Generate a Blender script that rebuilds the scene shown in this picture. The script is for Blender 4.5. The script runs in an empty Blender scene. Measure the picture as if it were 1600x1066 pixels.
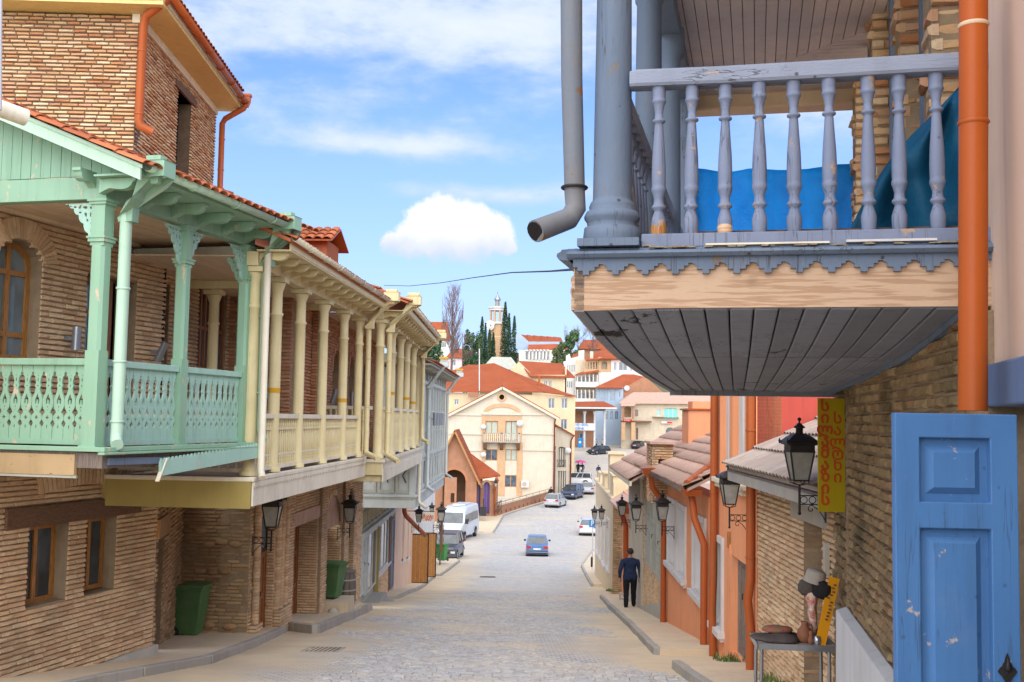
import bpy, math, random
from mathutils import Vector, Matrix, noise
from mathutils.geometry import tessellate_polygon
random.seed(7)
R = math.radians
PI = math.pi
sc = bpy.context.scene
COL = sc.collection

# camera, sky, sun, exposure
FPX = 1690.0
PITCH = math.atan(122 / FPX)
ROLL = 0.0176
cam = bpy.data.cameras.new('camera')
camo = bpy.data.objects.new('camera', cam)
COL.objects.link(camo)
cam.sensor_width = 36.0
cam.lens = 36.0 * FPX / 1600.0
cam.clip_end = 6000
cam.clip_start = 0.05
_F = Vector((0, math.cos(PITCH), math.sin(PITCH)))
_U0 = Vector((0, -math.sin(PITCH), math.cos(PITCH)))
_R0 = Vector((1, 0, 0))
_RR = _R0 * math.cos(ROLL) + _U0 * math.sin(ROLL)
_UU = _U0 * math.cos(ROLL) - _R0 * math.sin(ROLL)
m3 = Matrix((_RR, _UU, -_F)).transposed()
camo.matrix_world = m3.to_4x4()
sc.camera = camo

SUN_EL, SUN_AZ = 40.0, 184.0          # azimuth clockwise from +Y (the way the street runs)
sd = Vector((math.sin(R(SUN_AZ)) * math.cos(R(SUN_EL)), math.cos(R(SUN_AZ)) * math.cos(R(SUN_EL)), math.sin(R(SUN_EL))))
sun = bpy.data.lights.new('sun', 'SUN')
sun.energy = 3.7
sun.angle = R(108)
sun.color = (1.0, 0.955, 0.83)
suno = bpy.data.objects.new('sun', sun)
suno.rotation_euler = (-sd).to_track_quat('-Z', 'Y').to_euler()
COL.objects.link(suno)

world = bpy.data.worlds.new('World')
sc.world = world
world.use_nodes = True
sc.view_settings.view_transform = 'Standard'
sc.view_settings.look = 'None'
sc.view_settings.gamma = 1.0
sc.view_settings.use_curve_mapping = False
sc.view_settings.exposure = 0.95
SKY_STRENGTH = 0.142


class NT:
	def __init__(s, tree):
		s.t = tree
		s.n = tree.nodes
		s.l = tree.links

	def new(s, typ, **kw):
		n = s.n.new(typ)
		for k, v in kw.items():
			setattr(n, k, v)
		return n

	def put(s, sock, v):
		if isinstance(v, (int, float)):
			sock.default_value = v
		elif isinstance(v, (tuple, list)):
			sock.default_value = v if len(v) == len(sock.default_value) else tuple(v) + (1.0,)
		else:
			s.l.new(v, sock)

	def math(s, op, a, b=0.0, c=0.0, clamp=False):
		n = s.new('ShaderNodeMath', operation=op)
		n.use_clamp = clamp
		s.put(n.inputs[0], a)
		s.put(n.inputs[1], b)
		s.put(n.inputs[2], c)
		return n.outputs[0]

	def smooth(s, v, a, b, lo=0.0, hi=1.0):
		n = s.new('ShaderNodeMapRange', interpolation_type='SMOOTHSTEP')
		s.put(n.inputs[0], v)
		for i, x in enumerate((a, b, lo, hi)):
			s.put(n.inputs[i + 1], x)
		return n.outputs[0]

	def mix(s, f, a, b, mode='MIX'):
		n = s.new('ShaderNodeMix', data_type='RGBA', blend_type=mode)
		s.put(n.inputs[0], f)
		s.put(n.inputs[6], a)
		s.put(n.inputs[7], b)
		return n.outputs[2]

	def noise(s, vec, scale, detail=4.0, rough=0.55, out=0, distort=0.0):
		n = s.new('ShaderNodeTexNoise')
		if vec is not None:
			s.l.new(vec, n.inputs['Vector'])
		n.inputs['Scale'].default_value = scale
		n.inputs['Detail'].default_value = detail
		n.inputs['Roughness'].default_value = rough
		n.inputs['Distortion'].default_value = distort
		return n.outputs[out]

	def ramp(s, f, stops):
		n = s.new('ShaderNodeValToRGB')
		e = n.color_ramp.elements
		while len(e) < len(stops):
			e.new(0.5)
		for i, (p, c) in enumerate(stops):
			e[i].position = p
			e[i].color = tuple(c) + (1.0,) if len(c) == 3 else c
		s.l.new(f, n.inputs[0])
		return n.outputs[0]


def build_world():
	g = NT(world.node_tree)
	g.n.clear()
	out = g.new('ShaderNodeOutputWorld')
	bg = g.new('ShaderNodeBackground')
	bg.inputs[1].default_value = SKY_STRENGTH
	sky = g.new('ShaderNodeTexSky', sky_type='NISHITA')
	sky.sun_disc = False
	sky.sun_elevation = R(SUN_EL)
	sky.sun_rotation = R(SUN_AZ)
	sky.altitude = 700
	sky.air_density = 1.0
	sky.dust_density = 0.6
	sky.ozone_density = 1.2
	tc = g.new('ShaderNodeTexCoord')
	d = tc.outputs['Generated']
	sep = g.new('ShaderNodeSeparateXYZ')
	g.l.new(d, sep.inputs[0])
	az = g.math('ARCTAN2', sep.outputs[0], sep.outputs[1])
	el = g.math('ARCSINE', sep.outputs[2])
	comb = g.new('ShaderNodeCombineXYZ')
	g.l.new(az, comb.inputs[0])
	g.l.new(g.math('MULTIPLY', el, 2.4), comb.inputs[1])
	ae = comb.outputs[0]
	# broken high cloud, thicker well above the horizon
	n1 = g.noise(ae, 3.1, 8, 0.58, distort=0.3)
	n2 = g.noise(ae, 11.0, 6, 0.6)
	n3 = g.noise(ae, 38.0, 5, 0.6)
	nn = g.math('ADD', g.math('ADD', g.math('MULTIPLY', n1, 0.62), g.math('MULTIPLY', n2, 0.34)), g.math('MULTIPLY', g.math('SUBTRACT', n3, .5), 0.10))
	banks = [(-0.24, 0.355, 0.22, 0.05, 0.20), (-0.21, 0.275, 0.10, 0.022, 0.14), (-0.01, 0.35, 0.13, 0.06, 0.21),
			(-0.12, 0.247, 0.12, 0.013, 0.25), (-0.02, 0.207, 0.12, 0.011, 0.22),
			(0.33, 0.31, 0.2, 0.10, 0.24), (-0.07, 0.083, 0.06, 0.02, 0.14), (-0.75, 0.3, 0.3, 0.12, 0.2),
			(0.9, 0.33, 0.3, 0.1, 0.2), (1.8, 0.4, 0.4, 0.12, 0.2), (-1.8, 0.35, 0.4, 0.12, 0.2), (2.9, 0.3, 0.5, 0.1, 0.2)]
	acc = None
	for (a0, e0, ra, re, w) in banks:
		da = g.math('DIVIDE', g.math('SUBTRACT', az, a0), ra)
		de = g.math('DIVIDE', g.math('SUBTRACT', el, e0), re)
		q = g.math('ADD', g.math('MULTIPLY', da, da), g.math('MULTIPLY', de, de))
		v = g.math('MULTIPLY', g.math('POWER', 2.718, g.math('MULTIPLY', q, -1.0)), w)
		acc = v if acc is None else g.math('ADD', acc, v)
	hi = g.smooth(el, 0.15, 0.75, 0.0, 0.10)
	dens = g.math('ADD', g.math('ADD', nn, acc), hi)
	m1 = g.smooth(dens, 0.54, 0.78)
	# one fair-weather cumulus with a flat base
	na = g.noise(d, 34.0, 8, 0.65, out=1)
	nsep = g.new('ShaderNodeSeparateColor')
	g.l.new(na, nsep.inputs[0])
	az2 = g.math('ADD', az, g.math('MULTIPLY', g.math('SUBTRACT', nsep.outputs[0], 0.5), 0.026))
	el2 = g.math('ADD', el, g.math('MULTIPLY', g.math('SUBTRACT', nsep.outputs[1], 0.5), 0.026))
	puffs = [(-0.083, 0.178, 0.020), (-0.068, 0.184, 0.021), (-0.052, 0.180, 0.022), (-0.036, 0.177, 0.021), (-0.020, 0.170, 0.020),
			(-0.010, 0.163, 0.013), (-0.095, 0.164, 0.018), (-0.060, 0.165, 0.026), (-0.035, 0.163, 0.022), (-0.112, 0.157, 0.013), (-0.005, 0.158, 0.008)]
	cm = None
	for (a0, e0, r0) in puffs:
		da = g.math('SUBTRACT', az2, a0)
		de = g.math('SUBTRACT', el2, e0)
		q = g.math('SQRT', g.math('ADD', g.math('MULTIPLY', da, da), g.math('MULTIPLY', de, de)))
		v = g.math('SUBTRACT', 1.0, g.math('DIVIDE', q, r0))
		cm = v if cm is None else g.math('SMOOTH_MAX', cm, v, 0.15)
	m2 = g.math('MULTIPLY', g.smooth(cm, -0.15, 0.22), g.smooth(el2, 0.140, 0.158))
	body = g.smooth(el2, 0.146, 0.18)
	skyc = g.mix(1.0, sky.outputs[0], (0.47, 0.605, 0.95), 'MULTIPLY')
	# thin milky air toward the horizon all round
	hz = g.smooth(el, -0.02, 0.40, 0.72, 0.0)
	skyc = g.mix(hz, skyc, (2.1, 2.5, 3.15))
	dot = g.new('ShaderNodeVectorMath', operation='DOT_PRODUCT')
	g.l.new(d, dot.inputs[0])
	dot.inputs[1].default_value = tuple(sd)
	glow = g.math('ADD', 1.0, g.math('MULTIPLY', g.smooth(dot.outputs['Value'], -0.3, 1.0), 1.6))   # added brightening of cloud toward the sun, mostly out of view, to lift fill
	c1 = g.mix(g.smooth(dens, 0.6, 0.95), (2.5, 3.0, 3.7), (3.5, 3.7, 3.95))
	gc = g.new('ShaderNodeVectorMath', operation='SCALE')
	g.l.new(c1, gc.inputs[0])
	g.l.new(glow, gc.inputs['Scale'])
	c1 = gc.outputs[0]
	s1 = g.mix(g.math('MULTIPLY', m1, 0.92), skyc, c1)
	c2 = g.mix(g.math('MULTIPLY', body, 1.0), (2.7, 2.95, 3.35), (4.1, 4.1, 4.1))
	s2 = g.mix(g.math('MULTIPLY', m2, 0.97), s1, c2)
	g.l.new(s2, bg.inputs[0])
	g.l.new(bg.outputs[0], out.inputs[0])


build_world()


# measuring helpers
def ray(px, py):
	u = (px - 800.0) / FPX
	v = (533.0 - py) / FPX
	return _F + _RR * u + _UU * v


def at(px, py, depth):
	d = ray(px, py)
	return d * (depth / d.y)


class Frame:
	def __init__(s, ox, oy, deg, oz=0.0):
		s.o = Vector((ox, oy, oz))
		s.a = R(deg)
		s.M = Matrix.Translation(s.o) @ Matrix.Rotation(-s.a, 4, 'Z')
		s.I = s.M.inverted()

	def onx(s, px, py, x=0.0):
		o = s.I @ Vector((0, 0, 0))
		d = s.I.to_3x3() @ ray(px, py)
		t = (x - o.x) / d.x
		p = o + d * t
		return p.y, p.z

	def ony(s, px, py, y=0.0):
		o = s.I @ Vector((0, 0, 0))
		d = s.I.to_3x3() @ ray(px, py)
		t = (y - o.y) / d.y
		p = o + d * t
		return p.x, p.z

	def w(s, x, y, z):
		return s.M @ Vector((x, y, z))


def project(p):
	d = Vector(p)
	f = d.dot(_F)
	if f <= 0.05:
		return None
	return 800 + FPX * d.dot(_RR) / f, 533 - FPX * d.dot(_UU) / f


# height of the road surface down its middle
_prof = [(-40, 3.0), (0, -1.70), (34, -5.85), (44, -7.0), (52, -7.95), (60, -8.65), (75, -9.55), (90, -10.25), (100, -10.45), (112, -10.1), (122, -9.75),
		(136, -9.45), (150, -8.9), (162, -7.7), (175, -6.3), (190, -5.3), (210, -4.2), (240, -3.5), (300, -2.0), (420, 4), (700, 20), (3000, 60)]


def _tan(i):
	a = _prof[max(i - 1, 0)]
	b = _prof[min(i + 1, len(_prof) - 1)]
	return (b[1] - a[1]) / (b[0] - a[0])


def road_z(y):
	if y <= _prof[0][0]:
		return _prof[0][1]
	for i in range(len(_prof) - 1):
		a, b = _prof[i], _prof[i + 1]
		if y <= b[0]:
			h = b[0] - a[0]
			t = (y - a[0]) / h
			return ((2 * t ** 3 - 3 * t * t + 1) * a[1] + (t ** 3 - 2 * t * t + t) * h * _tan(i)
					+ (-2 * t ** 3 + 3 * t * t) * b[1] + (t ** 3 - t * t) * h * _tan(i + 1))
	return _prof[-1][1]


def walk_z(y):
	return road_z(y) + 0.11


# mesh helpers
class MB:
	def __init__(s):
		s.v = []
		s.f = []
		s.sm = []
		s.mi = []
		s.cur = 0

	def add(s, vs, fs, smooth=False):
		b = len(s.v)
		s.v.extend([tuple(p) for p in vs])
		for f in fs:
			s.f.append(tuple(i + b for i in f))
			s.sm.append(smooth)
			s.mi.append(s.cur)
		return s

	def box(s, x0, x1, y0, y1, z0, z1):
		if x0 > x1: x0, x1 = x1, x0
		if y0 > y1: y0, y1 = y1, y0
		if z0 > z1: z0, z1 = z1, z0
		v = [(x0, y0, z0), (x1, y0, z0), (x1, y1, z0), (x0, y1, z0), (x0, y0, z1), (x1, y0, z1), (x1, y1, z1), (x0, y1, z1)]
		return s.add(v, [(0, 3, 2, 1), (4, 5, 6, 7), (0, 1, 5, 4), (1, 2, 6, 5), (2, 3, 7, 6), (3, 0, 4, 7)])

	def hexa(s, v):
		return s.add(v, [(0, 3, 2, 1), (4, 5, 6, 7), (0, 1, 5, 4), (1, 2, 6, 5), (2, 3, 7, 6), (3, 0, 4, 7)])

	def bar(s, a, b, w, h=None, up=(0, 0, 1)):
		a, b = Vector(a), Vector(b)
		h = w if h is None else h
		t = (b - a).normalized()
		u = Vector(up)
		if abs(t.dot(u)) > 0.98:
			u = Vector((1, 0, 0))
		sx = t.cross(u).normalized() * (w / 2)
		sz = sx.cross(t).normalized() * (h / 2)
		v = [a - sx - sz, a + sx - sz, b + sx - sz, b - sx - sz, a - sx + sz, a + sx + sz, b + sx + sz, b - sx + sz]
		return s.hexa(v)

	def tube(s, pts, r, n=8, caps=True, closed=False):
		pts = [Vector(p) for p in pts]
		k = len(pts)
		rs = r if isinstance(r, (list, tuple)) else [r] * k
		vs = []
		prev = None
		for i in range(k):
			if closed:
				t = pts[(i + 1) % k] - pts[(i - 1) % k]
			else:
				t = pts[min(i + 1, k - 1)] - pts[max(i - 1, 0)]
			t = t.normalized() if t.length > 1e-9 else Vector((0, 0, 1))
			if prev is None:
				ref = Vector((0, 0, 1)) if abs(t.z) < 0.9 else Vector((1, 0, 0))
				u = t.cross(ref).normalized()
			else:
				u = (prev - t * prev.dot(t))
				u = u.normalized() if u.length > 1e-6 else t.orthogonal().normalized()
			prev = u
			w = t.cross(u)
			for j in range(n):
				a = 2 * PI * j / n
				vs.append(pts[i] + (u * math.cos(a) + w * math.sin(a)) * rs[i])
		fs = []
		kk = k if closed else k - 1
		for i in range(kk):
			for j in range(n):
				a = i * n + j
				b = i * n + (j + 1) % n
				c = ((i + 1) % k) * n + (j + 1) % n
				d = ((i + 1) % k) * n + j
				fs.append((a, b, c, d))
		s.add(vs, fs, True)
		if caps and not closed:
			s.add(vs[:n], [tuple(range(n - 1, -1, -1))])
			s.add(vs[-n:], [tuple(range(n))])
		return s

	def lathe(s, prof, o=(0, 0, 0), n=12, smooth=True, rot=None, cap=True):
		o = Vector(o)
		vs = []
		for (r, z) in prof:
			for j in range(n):
				a = 2 * PI * (j + 0.5) / n
				p = Vector((r * math.cos(a), r * math.sin(a), z))
				if rot is not None:
					p = rot @ p
				vs.append(o + p)
		fs = []
		for i in range(len(prof) - 1):
			for j in range(n):
				fs.append((i * n + j, i * n + (j + 1) % n, (i + 1) * n + (j + 1) % n, (i + 1) * n + j))
		s.add(vs, fs, smooth)
		if cap:
			s.add(vs[:n], [tuple(range(n - 1, -1, -1))])
			s.add(vs[-n:], [tuple(range(n))])
		return s

	def poly(s, outer, holes=(), T=None, d=0.03):
		loops = [[Vector((p[0], p[1], 0)) for p in outer]] + [[Vector((p[0], p[1], 0)) for p in h] for h in holes]
		flat = [p for l in loops for p in l]
		tris = tessellate_polygon(loops)
		T = T or (lambda u, v, w: (u, v, w))
		n = len(flat)
		vs = [T(p.x, p.y, 0) for p in flat] + [T(p.x, p.y, d) for p in flat]
		fs = []
		for (a, b, c) in tris:
			ar = (flat[b] - flat[a]).cross(flat[c] - flat[a]).z
			if abs(ar) < 1e-12:
				continue
			if ar < 0:
				a, b, c = a, c, b
			fs.append((c, b, a))
			fs.append((a + n, b + n, c + n))
		b0 = 0
		for li, l in enumerate(loops):
			k = len(l)
			area = sum(l[i].x * l[(i + 1) % k].y - l[(i + 1) % k].x * l[i].y for i in range(k))
			fwd = (area > 0) == (li == 0)
			for i in range(k):
				a = b0 + i
				b = b0 + (i + 1) % k
				fs.append((a, b, b + n, a + n) if fwd else (b, a, a + n, b + n))
			b0 += k
		return s.add(vs, fs)

	def mesh(s, name, mats, bevel=0):
		me = bpy.data.meshes.new(name)
		me.from_pydata(s.v, [], s.f)
		if not isinstance(mats, (list, tuple)):
			mats = [mats]
		for m in mats:
			me.materials.append(m)
		me.polygons.foreach_set('use_smooth', s.sm)
		me.polygons.foreach_set('material_index', s.mi)
		me.update()
		return me

	def build(s, name, mats, parent=None, M=None, bevel=0.0, **kw):
		me = s.mesh(name, mats)
		o = obj(name, me, parent, M, **kw)
		if bevel:
			b = o.modifiers.new('bevel', 'BEVEL')
			b.width = bevel
			b.segments = 2
			b.limit_method = 'ANGLE'
			b.angle_limit = R(40)
		return o


def obj(name, me, parent=None, M=None, label=None, cat=None, group=None, kind=None):
	o = bpy.data.objects.new(name, me)
	COL.objects.link(o)
	if parent is not None:
		o.parent = parent
	if M is not None:
		o.matrix_local = M
	tag(o, label, cat, group, kind)
	return o


def tag(o, label=None, cat=None, group=None, kind=None):
	if label: o['label'] = label
	if cat: o['category'] = cat
	if group: o['group'] = group
	if kind: o['kind'] = kind
	return o


def thing(name, label, cat, M=None, group=None):
	o = bpy.data.objects.new(name, None)
	COL.objects.link(o)
	o.empty_display_size = 0.3
	if M is not None:
		o.matrix_world = M if isinstance(M, Matrix) else Matrix.Translation(Vector(M))
	return tag(o, label, cat, group)


def copy_tree(o, M=None, label=None):
	c = o.copy()
	COL.objects.link(c)
	if M is not None:
		c.matrix_world = M
	if label:
		c['label'] = label
	for ch in kids.get(o.name, ()) or list(o.children):
		d = ch.copy()
		COL.objects.link(d)
		d.parent = c
		for g2 in list(ch.children):
			e = g2.copy()
			COL.objects.link(e)
			e.parent = d
	return c


kids = {}


def Rz(a): return Matrix.Rotation(a, 4, 'Z')
def Tr(x, y, z): return Matrix.Translation((x, y, z))


def arc(cx, cz, rx, rz, a0, a1, n):
	return [(cx + rx * math.cos(R(a0 + (a1 - a0) * i / n)), cz + rz * math.sin(R(a0 + (a1 - a0) * i / n))) for i in range(n + 1)]


def circ(cx, cz, r, n=8, rz=None):
	rz = r if rz is None else rz
	return [(cx + r * math.cos(2 * PI * (i + .5) / n), cz + rz * math.sin(2 * PI * (i + .5) / n)) for i in range(n)]


def archhole(y0, y1, z0, z1, rise, n=8):
	c = (y0 + y1) / 2
	return [(y0, z0), (y1, z0)] + arc(c, z1 - rise, (y1 - y0) / 2, rise, 0, 180, n)


def recthole(y0, y1, z0, z1):
	return [(y0, z0), (y1, z0), (y1, z1), (y0, z1)]


def inpoly(p, poly):
	x, y = p
	c = False
	j = len(poly) - 1
	for i in range(len(poly)):
		xi, yi = poly[i][0], poly[i][1]
		xj, yj = poly[j][0], poly[j][1]
		if (yi > y) != (yj > y) and x < (xj - xi) * (y - yi) / (yj - yi) + xi:
			c = not c
		j = i
	return c


# materials
def srgb(r, g, b):
	f = lambda c: (c / 255 / 12.92) if c / 255 <= 0.04045 else ((c / 255 + 0.055) / 1.055) ** 2.4
	return (f(r), f(g), f(b))


def mat(name, col, col2=None, nscale=3.0, amt=0.5, rough=0.7, bump=0.15, bscale=60.0, metal=0.0, spec=0.2, rnd=0.0,
		wear=None, wear_amt=0.6, wscale=5.0, stretch=None, bdist=0.01, dirt=None, dscale=1.3, damt=0.5, wrough=0.9, streak=0.35, crack=0.0):
	m = bpy.data.materials.new(name)
	m.use_nodes = True
	g = NT(m.node_tree)
	bs = g.n['Principled BSDF']
	geo = g.new('ShaderNodeNewGeometry')
	pos = geo.outputs['Position']
	if stretch:
		mp = g.new('ShaderNodeMapping')
		mp.inputs['Scale'].default_value = stretch
		g.l.new(pos, mp.inputs[0])
		pos = mp.outputs[0]
	n1 = g.noise(pos, nscale, 6, 0.6)
	c = tuple(col)
	c2 = tuple(col2) if col2 else tuple(x * 0.72 for x in c)
	f = g.math('MULTIPLY', g.smooth(n1, 0.32, 0.68), amt)
	colr = g.mix(f, c, c2)
	if rnd:
		oi = g.new('ShaderNodeObjectInfo')
		rr = g.math('FRACT', g.math('ADD', oi.outputs['Random'], geo.outputs['Random Per Island']))
		k = g.math('ADD', g.math('MULTIPLY', rr, 2 * rnd), 1 - rnd)
		hs = g.new('ShaderNodeHueSaturation')
		g.l.new(colr, hs.inputs['Color'])
		g.l.new(k, hs.inputs['Value'])
		colr = hs.outputs[0]
	# rain streaks and grime running down the surface
	mp3 = g.new('ShaderNodeMapping')
	mp3.inputs['Scale'].default_value = (7, 7, 0.5)
	g.l.new(geo.outputs['Position'], mp3.inputs[0])
	ns = g.noise(mp3.outputs[0], 1.0, 6, 0.65)
	colr = g.mix(g.math('MULTIPLY', g.smooth(ns, 0.48, 0.72), streak), colr, tuple(x * 0.55 + 0.01 for x in c))
	rsock = rough
	if dirt is not None:
		nd = g.noise(geo.outputs['Position'], dscale, 5, 0.65)
		colr = g.mix(g.math('MULTIPLY', g.smooth(nd, 0.45, 0.75), damt), colr, tuple(dirt))
	hgt = g.noise(pos, bscale, 4, 0.6)
	if crack:       # checks opening along the grain and nail holes
		mp4 = g.new('ShaderNodeMapping')
		mp4.inputs['Scale'].default_value = (26, 26, 1.1) if crack > 0 else (1.1, 26, 26)
		g.l.new(geo.outputs['Position'], mp4.inputs[0])
		nc = g.noise(mp4.outputs[0], 1.0, 3, 0.5)
		gate = g.smooth(g.noise(geo.outputs['Position'], 2.2, 3, 0.5), 0.47, 0.6)
		cm_ = g.math('MULTIPLY', g.smooth(g.math('ABSOLUTE', g.math('SUBTRACT', nc, 0.5)), 0.02, 0.004), gate)
		vo = g.new('ShaderNodeTexVoronoi')
		g.l.new(geo.outputs['Position'], vo.inputs['Vector'])
		vo.inputs['Scale'].default_value = 7.0
		cm_ = g.math('MAXIMUM', cm_, g.smooth(vo.outputs['Distance'], 0.075, 0.05))
		colr = g.mix(g.math('MULTIPLY', cm_, abs(crack)), colr, (0.045, 0.035, 0.03))
		hgt = g.math('SUBTRACT', hgt, g.math('MULTIPLY', cm_, 1.2))
	if wear is not None:
		nw = g.noise(pos, wscale, 9, 0.68)
		lo = 0.50 + (1 - wear_amt) * 0.175
		wm = g.smooth(nw, lo, lo + 0.03)
		colr = g.mix(wm, colr, tuple(wear))
		rsock = g.math('ADD', g.math('MULTIPLY', wm, wrough - rough), rough)
		hgt = g.math('SUBTRACT', hgt, g.math('MULTIPLY', wm, 0.8))
	g.put(bs.inputs['Base Color'], colr)
	g.put(bs.inputs['Roughness'], rsock)
	bs.inputs['Metallic'].default_value = metal
	bs.inputs['Specular IOR Level'].default_value = spec
	if bump:
		b = g.new('ShaderNodeBump')
		b.inputs['Strength'].default_value = bump
		b.inputs['Distance'].default_value = bdist
		g.l.new(hgt, b.inputs['Height'])
		g.l.new(b.outputs[0], bs.inputs['Normal'])
	return m


def brickmat(name, stops, rough=0.9, bump=0.6, dirt=(0.10, 0.075, 0.045), damt=0.35, bscale=70, big=0.5):
	m = bpy.data.materials.new(name)
	m.use_nodes = True
	g = NT(m.node_tree)
	bs = g.n['Principled BSDF']
	geo = g.new('ShaderNodeNewGeometry')
	oi = g.new('ShaderNodeObjectInfo')
	pos = geo.outputs['Position']
	rr = g.math('FRACT', g.math('ADD', oi.outputs['Random'], geo.outputs['Random Per Island']))
	c = g.ramp(rr, stops)
	n1 = g.noise(pos, 16.0, 5, 0.7)
	c = g.mix(g.math('MULTIPLY', g.smooth(n1, 0.4, 0.7), 0.45), c, (0.42, 0.30, 0.17))
	nd = g.noise(pos, big, 5, 0.6)
	c = g.mix(g.math('MULTIPLY', g.smooth(nd, 0.45, 0.7), damt), c, dirt)
	g.put(bs.inputs['Base Color'], c)
	bs.inputs['Roughness'].default_value = rough
	bs.inputs['Specular IOR Level'].default_value = 0.2
	h = g.noise(pos, bscale, 5, 0.65)
	b = g.new('ShaderNodeBump')
	b.inputs['Strength'].default_value = bump
	b.inputs['Distance'].default_value = 0.012
	g.l.new(h, b.inputs['Height'])
	g.l.new(b.outputs[0], bs.inputs['Normal'])
	return m


def glassmat(name, col=(0.05, 0.06, 0.07), rough=0.08, spec=0.8, blotch=None):
	m = bpy.data.materials.new(name)
	m.use_nodes = True
	g = NT(m.node_tree)
	bs = g.n['Principled BSDF']
	geo = g.new('ShaderNodeNewGeometry')
	n = g.noise(geo.outputs['Position'], 1.7, 3, 0.5)
	b2 = blotch or tuple(x * 0.4 for x in col)
	g.put(bs.inputs['Base Color'], g.mix(g.smooth(n, 0.35, 0.65), col, b2))
	bs.inputs['Roughness'].default_value = rough
	bs.inputs['Specular IOR Level'].default_value = spec
	nb = g.noise(geo.outputs['Position'], 2.5, 2, 0.5)
	b = g.new('ShaderNodeBump')
	b.inputs['Strength'].default_value = 0.08
	b.inputs['Distance'].default_value = 0.02
	g.l.new(nb, b.inputs['Height'])
	g.l.new(b.outputs[0], bs.inputs['Normal'])
	return m


def tintwood(name, c1, c2, axis_stretch, rough=0.75, rings=8.0, bump=0.25, dark=(0.12, 0.06, 0.02)):
	m = bpy.data.materials.new(name)
	m.use_nodes = True
	g = NT(m.node_tree)
	bs = g.n['Principled BSDF']
	geo = g.new('ShaderNodeNewGeometry')
	mp = g.new('ShaderNodeMapping')
	mp.inputs['Scale'].default_value = axis_stretch
	g.l.new(geo.outputs['Position'], mp.inputs[0])
	n = g.noise(mp.outputs[0], 2.0, 3, 0.5)
	w = g.math('SINE', g.math('MULTIPLY', n, rings * 6.28))
	f = g.smooth(w, -0.6, 1.0)
	c = g.mix(f, c1, c2)
	n2 = g.noise(mp.outputs[0], 30.0, 4, 0.7)
	c = g.mix(g.math('MULTIPLY', g.smooth(n2, 0.5, 0.8), 0.35), c, dark)
	kv = g.new('ShaderNodeTexVoronoi')
	g.l.new(geo.outputs['Position'], kv.inputs['Vector'])
	kv.inputs['Scale'].default_value = 2.6
	c = g.mix(g.smooth(kv.outputs['Distance'], 0.16, 0.04), c, dark)
	oi = g.new('ShaderNodeObjectInfo')
	k = g.math('ADD', g.math('MULTIPLY', oi.outputs['Random'], 0.3), 0.85)
	hs = g.new('ShaderNodeHueSaturation')
	g.l.new(c, hs.inputs['Color'])
	g.l.new(k, hs.inputs['Value'])
	g.put(bs.inputs['Base Color'], hs.outputs[0])
	bs.inputs['Roughness'].default_value = rough
	b = g.new('ShaderNodeBump')
	b.inputs['Strength'].default_value = bump
	b.inputs['Distance'].default_value = 0.004
	g.l.new(f, b.inputs['Height'])
	g.l.new(b.outputs[0], bs.inputs['Normal'])
	return m


TAN = [(0.0, (0.50, 0.29, 0.16)), (0.15, (0.63, 0.42, 0.24)), (0.4, (0.70, 0.49, 0.29)), (0.6, (0.62, 0.38, 0.22)), (0.78, (0.74, 0.54, 0.33)), (0.9, (0.55, 0.33, 0.18)), (1.0, (0.70, 0.51, 0.31))]
ORG = [(0.0, (0.42, 0.15, 0.06)), (0.15, (0.55, 0.29, 0.13)), (0.4, (0.66, 0.44, 0.24)), (0.6, (0.50, 0.25, 0.14)), (0.8, (0.70, 0.52, 0.33)), (0.92, (0.60, 0.38, 0.2)), (1.0, (0.34, 0.13, 0.07))]
GRY = [(0.0, (0.30, 0.18, 0.09)), (0.25, (0.48, 0.31, 0.16)), (0.5, (0.38, 0.25, 0.13)), (0.75, (0.54, 0.37, 0.20)), (1.0, (0.40, 0.21, 0.11))]
RED = [(0.0, (0.36, 0.12, 0.06)), (0.3, (0.50, 0.20, 0.10)), (0.6, (0.56, 0.27, 0.14)), (1.0, (0.42, 0.16, 0.08))]
MT = {}
MT['brick_orange'] = brickmat('brick_orange', ORG, damt=0.15)
MT['brick_tan'] = brickmat('brick_tan', TAN, dirt=(0.30, 0.23, 0.155), damt=0.5, big=0.9)
MT['brick_grey'] = brickmat('brick_grey', GRY, damt=0.55)
MT['brick_red'] = brickmat('brick_red', RED, damt=0.2)
MT['mortar'] = mat('mortar', (0.26, 0.185, 0.11), (0.34, 0.25, 0.16), 6, 0.8, 0.95, 0.6, 50)
MT['mortar_dark'] = mat('dark_joint_mortar', (0.10, 0.065, 0.04), (0.15, 0.10, 0.065), 6, .8, .95, .5, 50)
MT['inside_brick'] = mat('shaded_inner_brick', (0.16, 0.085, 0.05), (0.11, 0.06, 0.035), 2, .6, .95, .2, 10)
MT['mortar_light'] = mat('mortar_light', (0.30, 0.22, 0.14), (0.2, 0.14, 0.09), 5, 0.8, 0.95, 0.5, 50)
MT['green'] = mat('green_paint', (0.245, 0.41, 0.275), (0.28, 0.445, 0.31), 2.5, 0.6, 0.5, 0.12, 40, wear=(0.55, 0.42, 0.30), wear_amt=0.38, wscale=8, stretch=(1, 1, 0.45), dirt=(0.30, 0.36, 0.26), damt=0.25)
MT['green_side'] = mat('aqua_green_paint', (0.35, 0.54, 0.45), (0.32, 0.49, 0.37), 2.5, 0.6, 0.5, 0.12, 40, wear=(0.5, 0.46, 0.38), wear_amt=0.33, wscale=6, stretch=(1, 1, 0.45))
MT['green_pipe'] = mat('green_pipe_paint', (0.45, 0.62, 0.46), (0.40, 0.56, 0.41), 1.5, 0.5, 0.35, 0.08, 20, dirt=(0.30, 0.42, 0.33), damt=0.3)
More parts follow.
